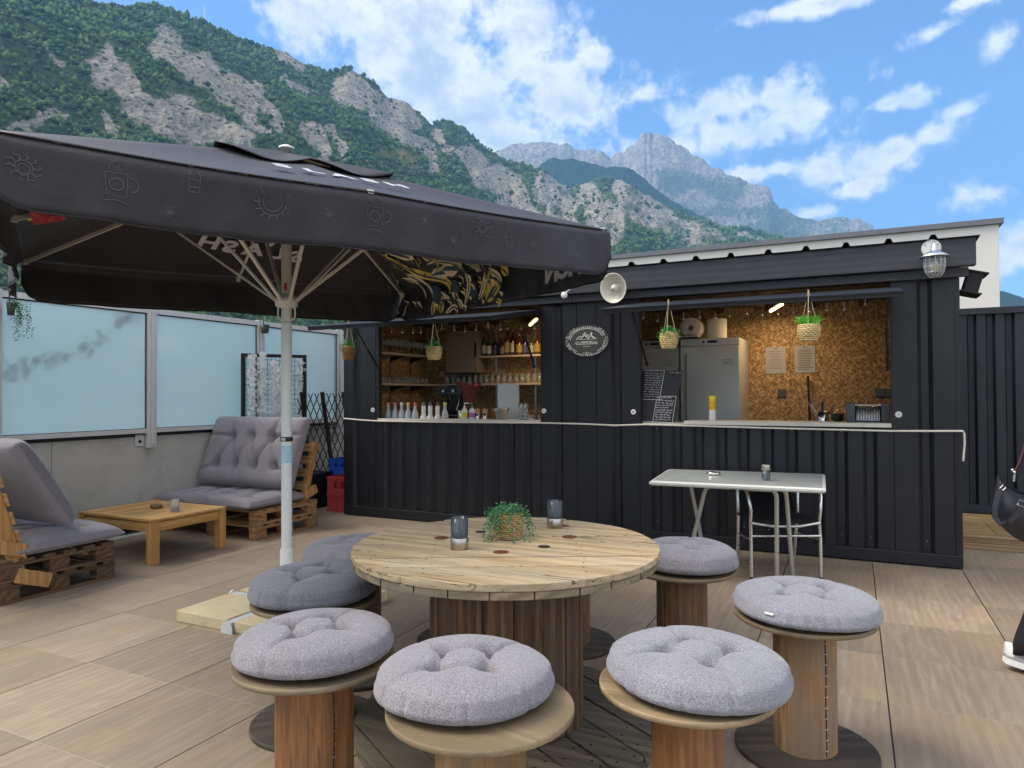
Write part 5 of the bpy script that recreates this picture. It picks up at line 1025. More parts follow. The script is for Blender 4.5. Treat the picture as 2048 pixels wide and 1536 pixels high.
# --- pallet sofas
M_pal = wood('pallet_pine', (.23,.115,.042), (.50,.29,.12), 0, 12, .75, .5, .5, (.22,.16,.10), .5); M_paly = wood('pallet_pine_across', (.23,.115,.042), (.48,.28,.115), 1, 12, .75, .5, .5, (.20,.15,.10), .5)
M_pald = wood('pallet_dark', (.085,.045,.02), (.22,.125,.06), 0, 12, .8, .4, .6, (.10,.08,.055), .6, gs=.4); M_paldy = wood('pallet_dark_across', (.085,.045,.02), (.23,.13,.06), 1, 12, .8, .4, .6, (.10,.08,.055), .6, gs=.4)
M_wnew = wood('orange_timber', (.42,.21,.065), (.62,.37,.14), 2, 12, .6, .5, .1, bump=.3)
def pallet(par, w_, d_, z, ma, mb2, my):
    """stringers run along y (depth), deck boards along x (width)"""
    o = bpy.data.objects.new('pallet', None); COL.objects.link(o); o.parent = par; o.location = (0,0,z)
    g = MB()
    for k in range(6): y = -d_/2+.05+k*(d_-.1)/5; g.b2((-w_/2,y-.045,.124), (w_/2,y+.045,.143))
    g.build('deck_boards', ma, o, bevel=.002)
    g = MB()
    for x in (-w_/2+.05, 0, w_/2-.05):
        g = MB(); g.b2((x-.05,-d_/2,.101), (x+.05,d_/2,.1235)); g.build('stringer', my, o, bevel=.002)
        g = MB(); g.b2((x-.05,-d_/2+.003,0), (x+.05,d_/2-.003,.021)); g.build('skid', my, o, bevel=.002)
    for x in (-w_/2+.052, 0, w_/2-.052):
        for y in (-d_/2+.075, 0, d_/2-.075): g = MB(); g.b2((x-.048,y-.07,.0215), (x+.048,y+.07,.1005)); g.build('block', mb2, o, bevel=.004)
def sofa(name, label, loc, rz, ma, mb2, my, w_=1.28, d_=.88):
    t = thing(name, label, 'sofa', loc, rz, 'sofas made of stacked pallets'); pallet(t, w_, d_, 0, ma, mb2, my); pallet(t, w_-.01, d_-.01, .145, ma, mb2, my); return t
# facing the camera: back at +y
tA = sofa('pallet_sofa', 'pallet sofa in the far corner facing the camera in front of the flower screen', (-5.875, 5.475, 0), 0, M_pal, M_pal, M_paly)
def backrest(t, w_, y0, lean, mat, m2):
    for s in (-1,-.05,1):
        g = MB(); x = s*(w_/2-.05); g.bar((x,y0,.20), (x,y0+lean,.90), .05, .075, (0,1,0)); g.build('upright', mat, t, bevel=.003)
    for k in range(5):
        f = .16+k*.19; g = MB(); g.bar((-w_/2,y0+lean*f-.05,.20+.70*f), (w_/2,y0+lean*f-.05,.20+.70*f), .018, .09, (0,lean,.7)); g.build('back_slat', m2, t, bevel=.003)
    for s in (-1,1): g = MB(); g.bar((s*(w_/2-.0),y0-.02,.345), (s*(w_/2-.0),y0+.16,.40), .04, .09); g.build('brace', mat, t, bevel=.003)
backrest(tA, 1.18, .30, .20, M_wnew, wood('pallet_slat', (.40,.21,.07), (.60,.38,.16), 0, 12, .7, .4, .2))
tB = sofa('pallet_sofa', 'pallet sofa at the left edge seen from behind with dark weathered blocks', (-5.85, 3.15, 0), R(180), M_pald, M_pald, M_paldy, 1.30, .84)
backrest(tB, 1.28, .26, .20, M_wnew, MATS['pallet_slat'])
g = MB(); g.bar((-.655,.08,.10), (-.655,.30,.185), .03, .10); g.build('brace', M_wnew, tB, bevel=.003)
tf = [(-.42,-.18),(-.14,-.18),(.14,-.18),(.42,-.18),(-.28,.14),(.0,.14),(.28,.14)]
cre = [((-.42,-.18),(-.28,.14),1),((-.14,-.18),(-.28,.14),1),((-.14,-.18),(0,.14),1),((.14,-.18),(0,.14),1),((.14,-.18),(.28,.14),1),((.42,-.18),(.28,.14),1),((-.28,.14),(-.33,.42),.8),((0,.14),(.03,.42),.8),((.28,.14),(.33,.42),.8),((-.42,-.18),(-.62,-.26),.7),((.42,-.18),(.62,-.26),.7),((-.28,.14),(-.62,.16),.7),((.28,.14),(.62,.18),.7),((-.14,-.18),(-.14,-.42),.7),((.14,-.18),(.14,-.42),.7)]
def pcush(name, label, w_, d_, h, loc, rot, seed, tfs, crs, grp):
    o = rect_cushion(w_, d_, h, tfs, seed, creases=crs).build(name, M_sofa); tag(o, label, 'cushion', grp); o.location = loc; o.rotation_euler = rot
    p = MB(); k = .985
    P = [(w_/2*k*math.copysign(min(1, abs(math.cos(a))**.18), math.cos(a)), d_/2*k*math.copysign(min(1, abs(math.sin(a))**.18), math.sin(a)), h*.35) for a in [2*math.pi*i/64+.01 for i in range(64)]]
    p.tube(P, .004, 5, closed=True); p.build('piping', M_sofa, o); return o
pcush('sofa_cushion', 'tufted grey seat cushion lying on the far corner pallet sofa', 1.34, .80, .145, (-5.93,5.36,.285), (0,0,0), 3, tf, cre, 'cushions of the pallet sofas')
pcush('back_cushion', 'tall tufted grey back cushion leaning on the far corner pallet sofa', 1.34, .80, .20, (-5.95,5.76,.775), (R(68),0,R(2)), 4, tf, cre, 'cushions of the pallet sofas')
pcush('sofa_cushion', 'grey seat cushion on the left pallet sofa', 1.30, .80, .15, (-5.83,3.24,.285), (0,0,R(180)), 5, tf[:4], cre[:3], 'cushions of the pallet sofas')
pcush('back_cushion', 'grey back cushion slumped against the slats of the left pallet sofa', 1.26, .74, .20, (-5.86,3.0,.745), (R(58),0,R(180)), 6, tf, cre[:6], 'cushions of the pallet sofas')
# --- coffee table
M_teak = wood('golden_table_wood', (.44,.235,.07), (.64,.41,.17), 0, 10, .5, .4, .1, bump=.3); M_teaky = wood('golden_table_wood_across', (.44,.235,.07), (.64,.41,.17), 1, 10, .5, .4, .1, bump=.3); M_teakz = wood('golden_table_wood_up', (.46,.24,.07), (.66,.41,.16), 2, 10, .5, .5, .1, bump=.3)
t = thing('coffee_table', 'low square golden wood slatted table between the two pallet sofas', 'table', (-5.77,4.33,0)); hx, hy = .49, .385
for sx in (-1,1):
    for sy in (-1,1): g = MB(); g.b2((sx*hx,sy*hy,0), (sx*(hx-.075),sy*(hy-.075),.358)); g.build('leg', M_teakz, t, bevel=.004)
for sy in (-1,1): g = MB(); g.b2((-hx+.08,sy*(hy-.008),.275), (hx-.08,sy*(hy-.035),.352)); g.build('apron', M_teak, t, bevel=.002)
for sx in (-1,1): g = MB(); g.b2((sx*(hx-.008),-hy+.08,.275), (sx*(hx-.035),hy-.08,.352)); g.build('apron', M_teaky, t, bevel=.002)
g = MB(); n = 11
for k in range(n): x = -hx+.06+k*(2*hx-.12)/n; g.b2((x+.0015,-hy+.06,.361), (x+(2*hx-.12)/n-.0015,hy-.06,.381))
g.build('slatted_top', M_teaky, t, bevel=.0015)
g = MB(); g.b2((-hx-.004,-hy-.004,.36), (hx+.004,-hy+.0585,.3825)); g.b2((-hx-.004,hy-.0585,.36), (hx+.004,hy+.004,.3825)); g.b2((-hx-.004,-hy+.0595,.36), (-hx+.0585,hy-.0595,.3815)); g.b2((hx-.0585,-hy+.0595,.36), (hx+.004,hy-.0595,.3815)); g.build('top_frame', M_teak, t, bevel=.003)
q = atZ(313, 1016, .383); a_ = thing('ashtray', 'brown glass ashtray on the low golden table', 'ashtray', (q.x, q.y, .3832)); g = MB(); g.lathe([(.045,0),(.052,.005),(.055,.03),(.045,.03),(.04,.008),(.0001,.008)], 20); g.build('bowl', pbr('amber_glass', (.25,.14,.06), .1, var=.1, trans=.4), a_); g = MB()
for k in range(4): a = k*1.57+.4; g.box((.05*math.cos(a),.05*math.sin(a),.031), (.012,.008,.006), RZ(a))
g.build('rim_notches', M_galv, a_)
q = atZ(350, 1023, .383); a_ = thing('tealight_glass', 'clear tealight glass with grey sand on the low golden table', 'candle holder', (q.x, q.y, .3832)); g = MB(); g.lathe([(.036,0),(.038,.003),(.038,.105),(.034,.11),(.0335,.105),(.034,.006)], 22); g.build('glass', M_glass, a_); g = MB(); g.lathe([(.032,.006),(.032,.042),(.0001,.045)], 18); g.build('sand_filling', pbr('grey_sand', (.13,.12,.12), .9, var=.4, vs=200), a_)
# ------------------------------------------------------------------ flower screen, trellis, crates, hanging plants
t = thing('wire_screen', 'black framed wire grid screen behind the far sofa', 'screen', (-6.45, 6.52, 0)); y0, y1, zt, zb = -.53, .53, 1.915, 1.0
g = MB(); g.b2((-.02,y0,0), (.02,y0+.035,zt)); g.b2((-.02,y1-.035,0), (.02,y1,zt+.03)); g.add(*[[(-.02,y0+.036,zt-.04),(.02,y0+.036,zt-.04),(.02,y1-.036,zt-.012),(-.02,y1-.036,zt-.012),(-.02,y0+.036,zt),(.02,y0+.036,zt),(.02,y1-.036,zt+.028),(-.02,y1-.036,zt+.028)], [(0,1,2,3),(4,7,6,5),(0,4,5,1),(1,5,6,2),(2,6,7,3),(3,7,4,0)]]); g.b2((-.02,y0+.036,zb-.04), (.02,y1-.036,zb)); g.build('frame', M_black2, t)
g = MB()
for k in range(1, 16): y = y0+k*(y1-y0)/16; g.tube([(0,y,zb-.01),(0,y,zt-.02)], .0028, 4)
for k in range(1, 15): z = zb+k*(zt-zb)/15; g.tube([(.004,y0+.03,z),(.004,y1-.03,z)], .0028, 4)
g.build('wire_grid', M_black2, t)
M_petal = pbr('white_petal', (.90,.91,.92), .7, var=.05)
def garland(Y_, top, bot, label, seed, wd=.028, x=-6.41):
    rs = random.Random(seed); t = thing('flower_garland', label, 'garland', (x, Y_, top), 0, 'white flower garlands on the wire screen'); g = MB(); pts = []; gl = MB()
    n = int((top-bot)/.011)
    for k in range(n):
        for _ in range(5):
            c = Vector((rs.gauss(0,.012), rs.gauss(0, wd*.8), -k*(top-bot)/n)); pts.append(c); s = rs.uniform(.016,.027); d = Vector((1+rs.random(), rs.gauss(0,.6), rs.gauss(0,.6))).normalized(); e = d.orthogonal().normalized(); f = d.cross(e)
            for j in range(4):
                a = j*1.57+rs.random(); v1 = e*math.cos(a)+f*math.sin(a); v2 = e*math.cos(a+.45)+f*math.sin(a+.45); v0 = e*math.cos(a-.45)+f*math.sin(a-.45)
                g.add([c, c+v0*s*.6, c+v1*s*1.15+d*s*.2, c+v2*s*.6], [(0,1,2,3)])
    g.build('petals', M_petal, t); leaf_cloud(gl, pts[::9], .009, 1, seed, .02); gl.tube([(0,0,.02),(0,0,bot-top)], .002, 4); gl.build('stem', M_leafd, t)
for k, (Y_, top, bot, l) in enumerate(((6.10,1.90,1.06,'white flower garland at the left edge of the wire screen'),(6.26,1.93,.98,'longest white flower garland, second from the left edge of the screen'),(6.44,1.84,1.04,'thin white flower garland in the middle left of the screen'),(6.55,1.78,1.05,'white flower garland left of the umbrella pole on the screen'),(6.69,1.93,1.4,'short white flower garland hanging behind the umbrella pole'),(6.90,1.88,1.04,'white flower garland at the right side of the screen'))): garland(Y_, top, bot, l, 30+k, .030)
t = thing('lattice_planter', 'black planter box with expanding lattice trellis left of the bar', 'planter', (-6.2, 7.35, 0)); g = MB(); g.b2((-.17,-.75,0), (.17,-.26,.44)); g.build('planter_box', M_black2, t, bevel=.01)
for y, yy in ((-.25,-.12),(.17,.30),(-.62,-.55)): g = MB(); g.bar((.05,yy,.4), (.0,y-.02,1.46), .022, .055, (0,1,0)); g.build('trellis_post', M_black2, t)
g = MB()
for s in (-1,1):
    for k in range(-10, 14):
        a = Vector((.03+.006*s, k*.115, .44)); b_ = a+Vector((0, s*.55, 1.0)); lo_, hi2 = -.74, .84
        def cl(a, b_):
            t0, t1 = 0., 1.; dy = b_.y-a.y
            for lim, sg in ((lo_, 1), (hi2, -1)):
                q = (lim-a.y)/dy; inside0 = (a.y-lim)*sg >= 0
                if not inside0: t0 = max(t0, q) if (dy*sg > 0) else 2
                elif (a.y+dy-lim)*sg < 0: t1 = min(t1, q)
            return t0, t1
        t0, t1 = cl(a, b_)
        if t1-t0 > .02: g.bar(a.lerp(b_, t0), a.lerp(b_, t1), .005, .013, (0,1,0))
g.build('lattice', M_black2, t)
def crate(label, loc, col, grp, handle=True, w_=.36, d_=.30, h=.21):
    mt = pbr('crate_'+('red' if col[0] > .3 else 'blue'), col, .45, var=.12, grime=.3, gcol=(.2,.12,.12)); t = thing('bottle_crate', label, 'crate', loc, 0, grp); g = MB()
    for sx in (-1,1): g.b2((sx*w_/2,-d_/2,0), (sx*(w_/2-.012),d_/2,h))
    g.b2((-w_/2+.0125,-d_/2+.013,.004), (w_/2-.0125,d_/2-.013,.014)); g.b2((-w_/2+.0125,d_/2-.012,0), (w_/2-.0125,d_/2,h))
    if handle: g.b2((-w_/2+.0125,-d_/2,0), (w_/2-.0125,-d_/2+.012,.07)); g.b2((-w_/2+.0125,-d_/2,h-.05), (w_/2-.0125,-d_/2+.012,h)); g.b2((-w_/2+.0125,-d_/2,.0705), (-w_/2+.10,-d_/2+.012,h-.0505)); g.b2((w_/2-.10,-d_/2,.0705), (w_/2-.0125,-d_/2+.012,h-.0505))
    else: g.b2((-w_/2+.0125,-d_/2,0), (w_/2-.0125,-d_/2+.012,h))
    g.build('walls', mt, t); g = MB(); g.b2((-w_/2-.006,-d_/2-.006,h-.022), (w_/2+.006,-d_/2-.0005,h)); g.b2((-w_/2-.006,-d_/2-.006,0), (w_/2+.006,-d_/2-.0005,.014)); g.b2((-w_/2-.006,-d_/2,h-.022), (-w_/2-.0005,d_/2,h)); g.b2((-w_/2+.04,-d_/2-.005,.02), (-w_/2+.05,-d_/2-.0005,h-.03)); g.build('rims', mt, t)
    g = MB(); g.b2((-.005,-d_/2+.015,.015), (.005,d_/2-.015,h-.03)); g.b2((-w_/2+.015,-.005,.015), (-.006,.005,h-.03)); g.b2((.006,-.005,.015), (w_/2-.015,.005,h-.03)); g.build('dividers', mt, t)
crate('red bottle crate at the bottom of the red stack left of the bar', (-5.615,6.86,0), (.50,.07,.07), 'red bottle crates', False)
crate('red bottle crate with an open grip on top of the red stack', (-5.615,6.86,.211), (.52,.07,.07), 'red bottle crates')
crate('blue bottle crate at the bottom behind the red crates', (-5.94,7.26,0), (.02,.12,.55), 'blue bottle crates', True)
crate('blue bottle crate in the middle behind the red crates', (-5.94,7.26,.211), (.02,.12,.55), 'blue bottle crates', True); crate('blue bottle crate on top behind the red crates', (-5.94,7.26,.422), (.02,.12,.55), 'blue bottle crates', True, h=.17)
def hang(px_, py0, py1, py2, Y_, wpx, label, kind, dark=False):
    a = atY(px_, py0, Y_); b_ = atY(px_, py1, Y_); c = atY(px_, py2, Y_); d = ray(px_, py1).length*0+Y_/ray(px_, py1).y; r = wpx/2/FPX*d; h = b_.z-c.z
    t = thing('hanging_basket', label, 'hanging plant', (a.x, Y_, c.z), 0, 'woven baskets hanging from the hatches')
    mw_ = wood('seagrass', (.50,.36,.15), (.78,.62,.34), 0, 30, .8, 0, 0, bump=.5, rand=.1) if not dark else wood('brown_rush', (.24,.13,.05), (.42,.25,.12), 0, 30, .8, 0, 0, bump=.5, rand=.1)
    basket(t, r*.72, r*1.0, r*.93, h, 9, seed=px_ % 7, mat=mw_, seg=28)
    g = MB(); top = a.z-c.z
    for k in range(3): q = k*2.09+.5; g.tube([(r*.95*math.cos(q), r*.95*math.sin(q), h*.85), (r*.4*math.cos(q), r*.4*math.sin(q), h+(top-h)*.55), (.004*math.cos(q), .004*math.sin(q), top)], .0028, 5)
    g.tube([(0,0,top-.01),(0,0,top+.02)], .006, 6); g.build('rope', M_rope, t)
    g = MB(); rs = random.Random(px_)
    if kind == 'grass':
        for k in range(230):
            q = rs.uniform(0, 6.28); rr = r*rs.uniform(0,.8); L = rs.uniform(.06,.105); o = Vector((rr*math.cos(q), rr*math.sin(q), h*.92)); d_ = Vector((math.cos(q)*rr/r*.5+rs.gauss(0,.25), math.sin(q)*rr/r*.5+rs.gauss(0,.25), 1.2)).normalized(); s = d_.orthogonal().normalized()*.0028; m_ = o+d_*L*.6; e = m_+(d_+Vector((math.cos(q),math.sin(q),-.5))*.7).normalized()*L*.45
            g.add([o-s, o+s, m_+s, m_-s, e], [(0,1,2,3),(3,2,4)], rs.randrange(2))
        mats = [pbr('grass_green', (.09,.42,.03), .5, var=.3, vs=60), pbr('grass_light', (.22,.55,.08), .5, var=.3, vs=60)]
    else:
        pts = [(rs.gauss(0, r*.50), rs.gauss(0, r*.50), h*.98+abs(rs.gauss(0.012,.022))) for _ in range(80)]; pts += [(r*(1.0+rs.uniform(0,.25))*math.cos(q), r*(1.0+rs.uniform(0,.25))*math.sin(q), h*.85+rs.gauss(0,.02)) for q in [rs.uniform(0,6.28) for _ in range(26)]]
        leaf_cloud(g, pts, .0085, 7, px_, .009, 1.3, 0, 3); mats = [pbr('hang_leaf_a', (.04,.24,.035), .45, var=.3), pbr('hang_leaf_b', (.12,.42,.08), .45, var=.3), pbr('hang_leaf_c', (.03,.15,.05), .45, var=.3)]
    g.build('foliage', mats, t)
hang(697, 643, 693, 719, 5.52, 25, 'brown rush hanging basket at the left corner of the bar', 'leafy', True)
hang(868, 640, 694, 719, 5.52, 28, 'hanging basket with small succulent leaves before the left hatch', 'leafy')
hang(1337, 604, 666, 696, 5.50, 33, 'hanging basket with bright leafy plant at the left of the right hatch', 'leafy')
hang(1617, 585, 650, 681, 5.50, 41, 'straw hanging basket with grassy plant in front of the notices', 'grass')
# planters hooked on the glass screen and the garland behind it
def hook_planter(px_, py0, w_, h, Y_, label, trail):
    a = atX(px_, py0, -6.47); t = thing('hook_planter', label, 'planter', (-6.47, a.y, a.z-h), 0, 'black pots hooked over the glass screen'); g = MB(); g.lathe([(w_*.36,0),(w_*.5,h),(w_*.46,h),(w_*.33,.01)], 18); g.build('pot', M_black2, t)
    g = MB(); g.tube([(-.02,0,h*.9),(-.03,0,2.36-a.z+h),(-.17,0,2.36-a.z+h),(-.17,0,2.30-a.z+h)], .006, 6); g.build('hook', M_black2, t)
    if trail:
        g = MB(); rs = random.Random(5); pts = [(rs.gauss(0,.03), rs.gauss(.02,.03), h+rs.gauss(0,.015)) for _ in range(20)]
        for k in range(13):
            y = rs.uniform(-.02,.13); L = rs.uniform(.10,.33)
            for j in range(14): pts.append((.04+rs.gauss(0,.01), y+.02*j/14, h-.0-L*j/13))
        leaf_cloud(g, pts, .0095, 4, 3, .007, 1.3, 0, 3); g.build('foliage', [M_leafd, M_leaf, M_leafp], t)
hook_planter(22, 605, .07, .11, 0, 'black pot with trailing plant hooked over the screen at upper left', True); hook_planter(530, 650, .11, .10, 0, 'empty black pot hooked over the screen left of the umbrella pole', False)
t = thing('rose_garland', 'artificial rose garland strung behind the frosted glass pane', 'garland', (XW+.004, 4.2, 2.0)); t.scale = (.3, 1, 1); rs = random.Random(9); gl = MB(); gr = MB(); path = []
for k in range(60):
    f = k/59; yy = -.70+1.35*f+.03*math.sin(f*20); zz = -.38+.72*f**1.25+.04*math.sin(f*9); path.append((-.02, yy, zz))
gl.tube(path, .004, 5); cl_ = [path[i] for i in range(60) if (i//5) % 3 != 2]; leaf_cloud(gl, cl_, .034, 7, 8, .045, 1.3, 0, 2); gl.build('leaves', [pbr('garland_green', (.08,.42,.12), .6), pbr('garland_green_dark', (.04,.26,.10), .6)], t)
for i in (44,58,47,12): c = Vector(path[i])+Vector((.02,.02,.01)); gr.ball(c, .038, 10, 0, (1,1,.8)); leaf_cloud(gr, [c], .02, 12, i, .014)
gr.build('roses', M_red, t)
t = thing('rose_garland', 'artificial roses lying on top of the screen rail beneath the umbrella', 'garland', (XW+.03, 5.1, 2.35)); gl = MB(); gr = MB(); leaf_cloud(gl, [(-.03, k*.02, .01+.01*math.sin(k)) for k in range(-6, 22)], .014, 3, 3, .012, 1.3, 0, 2); gl.build('leaves', [M_leafd, M_leaf], t)
for yy in (-.03,.16,.19): gr.ball((-.02,yy,.03), .02, 10); leaf_cloud(gr, [(-.02,yy,.03)], .015, 10, 4, .01)
gr.build('roses', M_red, t)
# ------------------------------------------------------------------ the big umbrella
UX, UY = -3.375, 3.51; ub = thing('parasol', 'large square black market parasol with printed canopy and grey mast', 'parasol', (UX, UY, 0)); Ul = Vector((UX, UY, 0))
g = MB(); g.tube([(0,0,.06),(0,0,1.9)], .034, 24); g.build('lower_mast', M_polew, ub); g = MB(); g.tube([(0,0,1.905),(0,0,3.0)], .0335, 24); g.build('upper_mast', M_pole, ub)
g = MB(); g.lathe([(.042,.05),(.042,.40),(.037,.41)], 24); g.build('base_sleeve', M_polew, ub)
g = MB(); g.lathe([(.0352,.975),(.0352,1.085)], 24, caps=False); o = g.build('sticker', pbr('light_blue_sticker', (.30,.60,.70), .5, var=.3, vs=60), ub)
g = MB()
for k in range(7):
    z = .985+k*.014; g.lathe([(.0356,z),(.0356,z+.003)], 24, caps=False)
g.build('fine_print', M_wax, o)
g = MB(); g.lathe([(.038,1.115),(.040,1.12),(.040,1.14),(.038,1.145)], 24); g.build('buckle_strap', M_bg, ub); g = MB(); g.box((.012,-.040,1.13), (.03,.008,.018), RZ(.3)); g.build('buckle', M_steel, ub)
g = MB(); g.lathe([(.05,2.00),(.072,2.01),(.075,2.06),(.05,2.085)], 28); g.build('runner', M_pole, ub)
g = MB(); d0 = Vector((RT0.x, RT0.y, 0)); g.tube([d0*-.056+Vector((0,0,2.01)), d0*-.056+Vector((0,0,1.95))]+[d0*(-.056*math.cos(a))+Vector((0,0,1.945-.035*math.sin(a))) for a in [k*math.pi/8 for k in range(9)]]+[d0*.056+Vector((0,0,1.95)), d0*.056+Vector((0,0,2.01))], .006, 8); g.build('pull_bracket', M_pole, ub)
g = MB(); g.box(FW*-.0345+Vector((.006,0,2.135)), (.018,.002,.05), RZ(math.atan2(RT0.y, RT0.x))); g.build('red_logo_sticker', pbr('red_sticker', (.45,.03,.04), .5, var=.5, vs=80), ub)
u_ = Vector((.970,.243,0)); v_u = Vector((-.243,.970,0)); HD = 2.12; ZE = 2.405; ZA = 3.03
cor = [u_*HD, v_u*HD, -u_*HD, -v_u*HD]; mids = [(cor[i]+cor[(i+1) % 4])/2 for i in range(4)]
APX = Vector((0,0,ZA)); E8 = []
for i in range(4): E8 += [cor[i], mids[i]]
ribtop = lambda e, f: Vector((e.x*f, e.y*f, ZA+(ZE-ZA)*f-.02 + .03*math.sin(f*math.pi)*0))
for i, e in enumerate(E8):
    g = MB(); a = ribtop(e, .03); b_ = ribtop(e, .985); g.bar(a, b_, .016, .026); g.build('rib', M_pole, ub)
    f = .49 if i % 2 == 0 else .46; m_ = ribtop(e, f)-Vector((0,0,.012)); s0 = Vector((e.x, e.y, 0)).normalized()*.065+Vector((0,0,2.04)); g = MB(); sd_ = Vector((-e.y, e.x, 0)).normalized()
    g.bar(s0, m_, .022, .014); g.build('strut', M_pole, ub)
    g = MB(); q = ribtop(e, .985); g.box(q+Vector((0,0,.004)), (.03,.03,.04), RZ(math.atan2(e.y, e.x))); g.build('rib_tip', M_pole, ub)
# canopy panels
def canopy_pt(i, s, f):
    """side i (corner i to i+1), s along, f from apex to edge"""
    e = cor[i].lerp(cor[(i+1) % 4], s); sag = .030*math.sin(f*math.pi)*(abs(math.sin(2*math.pi*s))); es = .012*abs(math.sin(2*math.pi*s))*f*f
    return Vector((e.x*f*1.0, e.y*f*1.0, ZA+(ZE-ZA)*f-sag-es+.0))
for i in range(4):
    g = MB(); g.grid([[canopy_pt(i, j/28, .20+.80*k/22) for k in range(23)] for j in range(29)]); g.build('canopy_panel', M_umb, ub, solid=.003)
g = MB()
for i in range(4):
    g.grid([[Vector((canopy_pt(i, j/20, f).x, canopy_pt(i, j/20, f).y, canopy_pt(i, j/20, f).z+.010+.034*(f/.36)**1.5*(.55+.45*math.sin(2*math.pi*j/20*2+.6)))) for f in [k*.36/10 for k in range(11)]] for j in range(21)])
g.build('vent_cap', M_umb, ub, solid=.003); g = MB(); g.lathe([(.05,ZA+.03),(.05,ZA+.04),(.02,ZA+.055),(.0001,ZA+.058)], 20); g.build('finial', M_white, ub)
VH = .285
def val_pt(i, s, q):
    a, b_ = cor[i], cor[(i+1) % 4]; e = a.lerp(b_, s); nrm = ((a+b_)/2).normalized(); cr_ = .16
    L_ = (b_-a).length; ds = min(s, 1-s)*L_; lim = VH if ds > cr_ else VH-(cr_-math.sqrt(max(0, cr_**2-(cr_-ds)**2)))*.75
    z = canopy_pt(i, s, 1.).z; w_ = .012*math.sin(s*17+i*2)+.008*math.sin(s*41+i); k = q*lim
    return Vector((e.x, e.y, 0))+nrm*(.002-.020*max(0, 1-q/.14)**2+.018*min(1, q/.14)+(w_*1.4+.034*math.sin(s*5+i)+.006*math.sin(s*83+q*4))*q)+Vector((0,0,z-k))
vals = []
for i in range(4):
    g = MB(); g.grid([[val_pt(i, j/90, (k/14)**1.5) for k in range(15)] for j in range(91)]); vals.append(g.build('valance', M_umb, ub, solid=.0025))
    g = MB(); g.tube([val_pt(i, j/60, 1.) for j in range(61)], .004, 5); q = g.build('hem', M_black2, vals[i])
# which side faces the camera: between corner 3 (-v) and corner 0 (+u)
M_faint = pbr('faint_grey_print', (.066,.066,.074), .7, var=.4, vs=30); M_ptxt = pbr('white_canvas_print', (.50,.52,.56), .7, var=.08)
def print_on(i, drawer, inside=False, mats=(M_faint,), name='printed_drawing', par=None):
    """strokes given in metres: s0 along the side, q down from the top; laid on the valance cloth"""
    g = MB(); a, b_ = cor[i], cor[(i+1) % 4]; L_ = (b_-a).length; nrm = ((a+b_)/2).normalized(); off = -.006 if inside else .006
    def P(s, q): return val_pt(i, s/L_, q/VH)+nrm*off
    drawer(g, P, nrm); return g.build(name, list(mats), par or vals[i])
def circ(g, P, n, cs, cq, r, wd=.004, a0=0, a1=360, ry=None, mat=0): g.line([P(cs+r*math.cos(R(a0+(a1-a0)*k/16)), cq+(ry or r)*math.sin(R(a0+(a1-a0)*k/16))) for k in range(17)], wd, n, mat, False)
def stroke(g, P, n, pts, wd=.004, mat=0, taper=False): g.line([P(*p) for p in pts], wd, n, mat, taper)
def crab(g, P, n, s, q):
    circ(g, P, n, s, q, .028); circ(g, P, n, s, q+.004, .019)
    for k in range(10): a = R(-160+k*36+6); stroke(g, P, n, [(s+.028*math.cos(a), q+.028*math.sin(a)), (s+.045*math.cos(a+.2), q+.045*math.sin(a+.2)), (s+.062*math.cos(a-.1), q+.05*math.sin(a-.1))], .005)
def mug(g, P, n, s, q):
    stroke(g, P, n, [(s-.04,q-.04),(s-.035,q+.05),(s+.035,q+.055),(s+.04,q-.04),(s-.04,q-.04)]); circ(g, P, n, s+.05, q, .028, .005, -90, 90); circ(g, P, n, s, q+.005, .025); circ(g, P, n, s+.005, q-.06, .03, .004, 180, 360); stroke(g, P, n, [(s-.02,q-.09),(s,q-.05),(s+.015,q-.1)])
    stroke(g, P, n, [(s-.045,q+.075),(s,q+.068),(s+.045,q+.08)])
def horn(g, P, n, s, q): 
    for r in (.06,.042): circ(g, P, n, s, q-.02, r, .005, 10, 190)
    stroke(g, P, n, [(s-.06,q-.03),(s-.075,q-.055),(s-.05,q-.05),(s-.06,q-.08),(s-.035,q-.04)], .005); stroke(g, P, n, [(s+.06,q-.03),(s+.078,q-.065),(s+.055,q-.045)], .005)
    for k in range(7): a = R(20+k*25); stroke(g, P, n, [(s+.06*math.cos(a), q-.02+.06*math.sin(a)), (s+.082*math.cos(a+.1), q-.02+.082*math.sin(a+.1))], .006)
def leafm(g, P, n, s, q):
    for k in range(6): a = k*1.047; stroke(g, P, n, [(s,q),(s+.02*math.cos(a+.3),q+.02*math.sin(a+.3)),(s+.036*math.cos(a),q+.036*math.sin(a)),(s+.02*math.cos(a-.3),q+.02*math.sin(a-.3)),(s,q)], .003)
def bottle_m(g, P, n, s, q): stroke(g, P, n, [(s-.02,q+.06),(s-.022,q-.01),(s-.007,q-.035),(s-.007,q-.075),(s+.007,q-.075),(s+.007,q-.035),(s+.022,q-.01),(s+.02,q+.06),(s-.02,q+.06)]); stroke(g, P, n, [(s-.018,q+.01),(s+.018,q+.01)]); stroke(g, P, n, [(s-.018,q+.04),(s+.018,q+.04)])
def along(px_, py_):   # where a mark on the near cloth sits
    a, b_ = cor[3]+Ul, cor[0]+Ul; nrm = ((cor[3]+cor[0])/2).normalized(); p = atPlane(px_, py_, Vector((a.x, a.y, 2)), nrm); return (Vector((p.x-a.x, p.y-a.y, 0))).dot((b_-a).normalized()), ZE-p.z
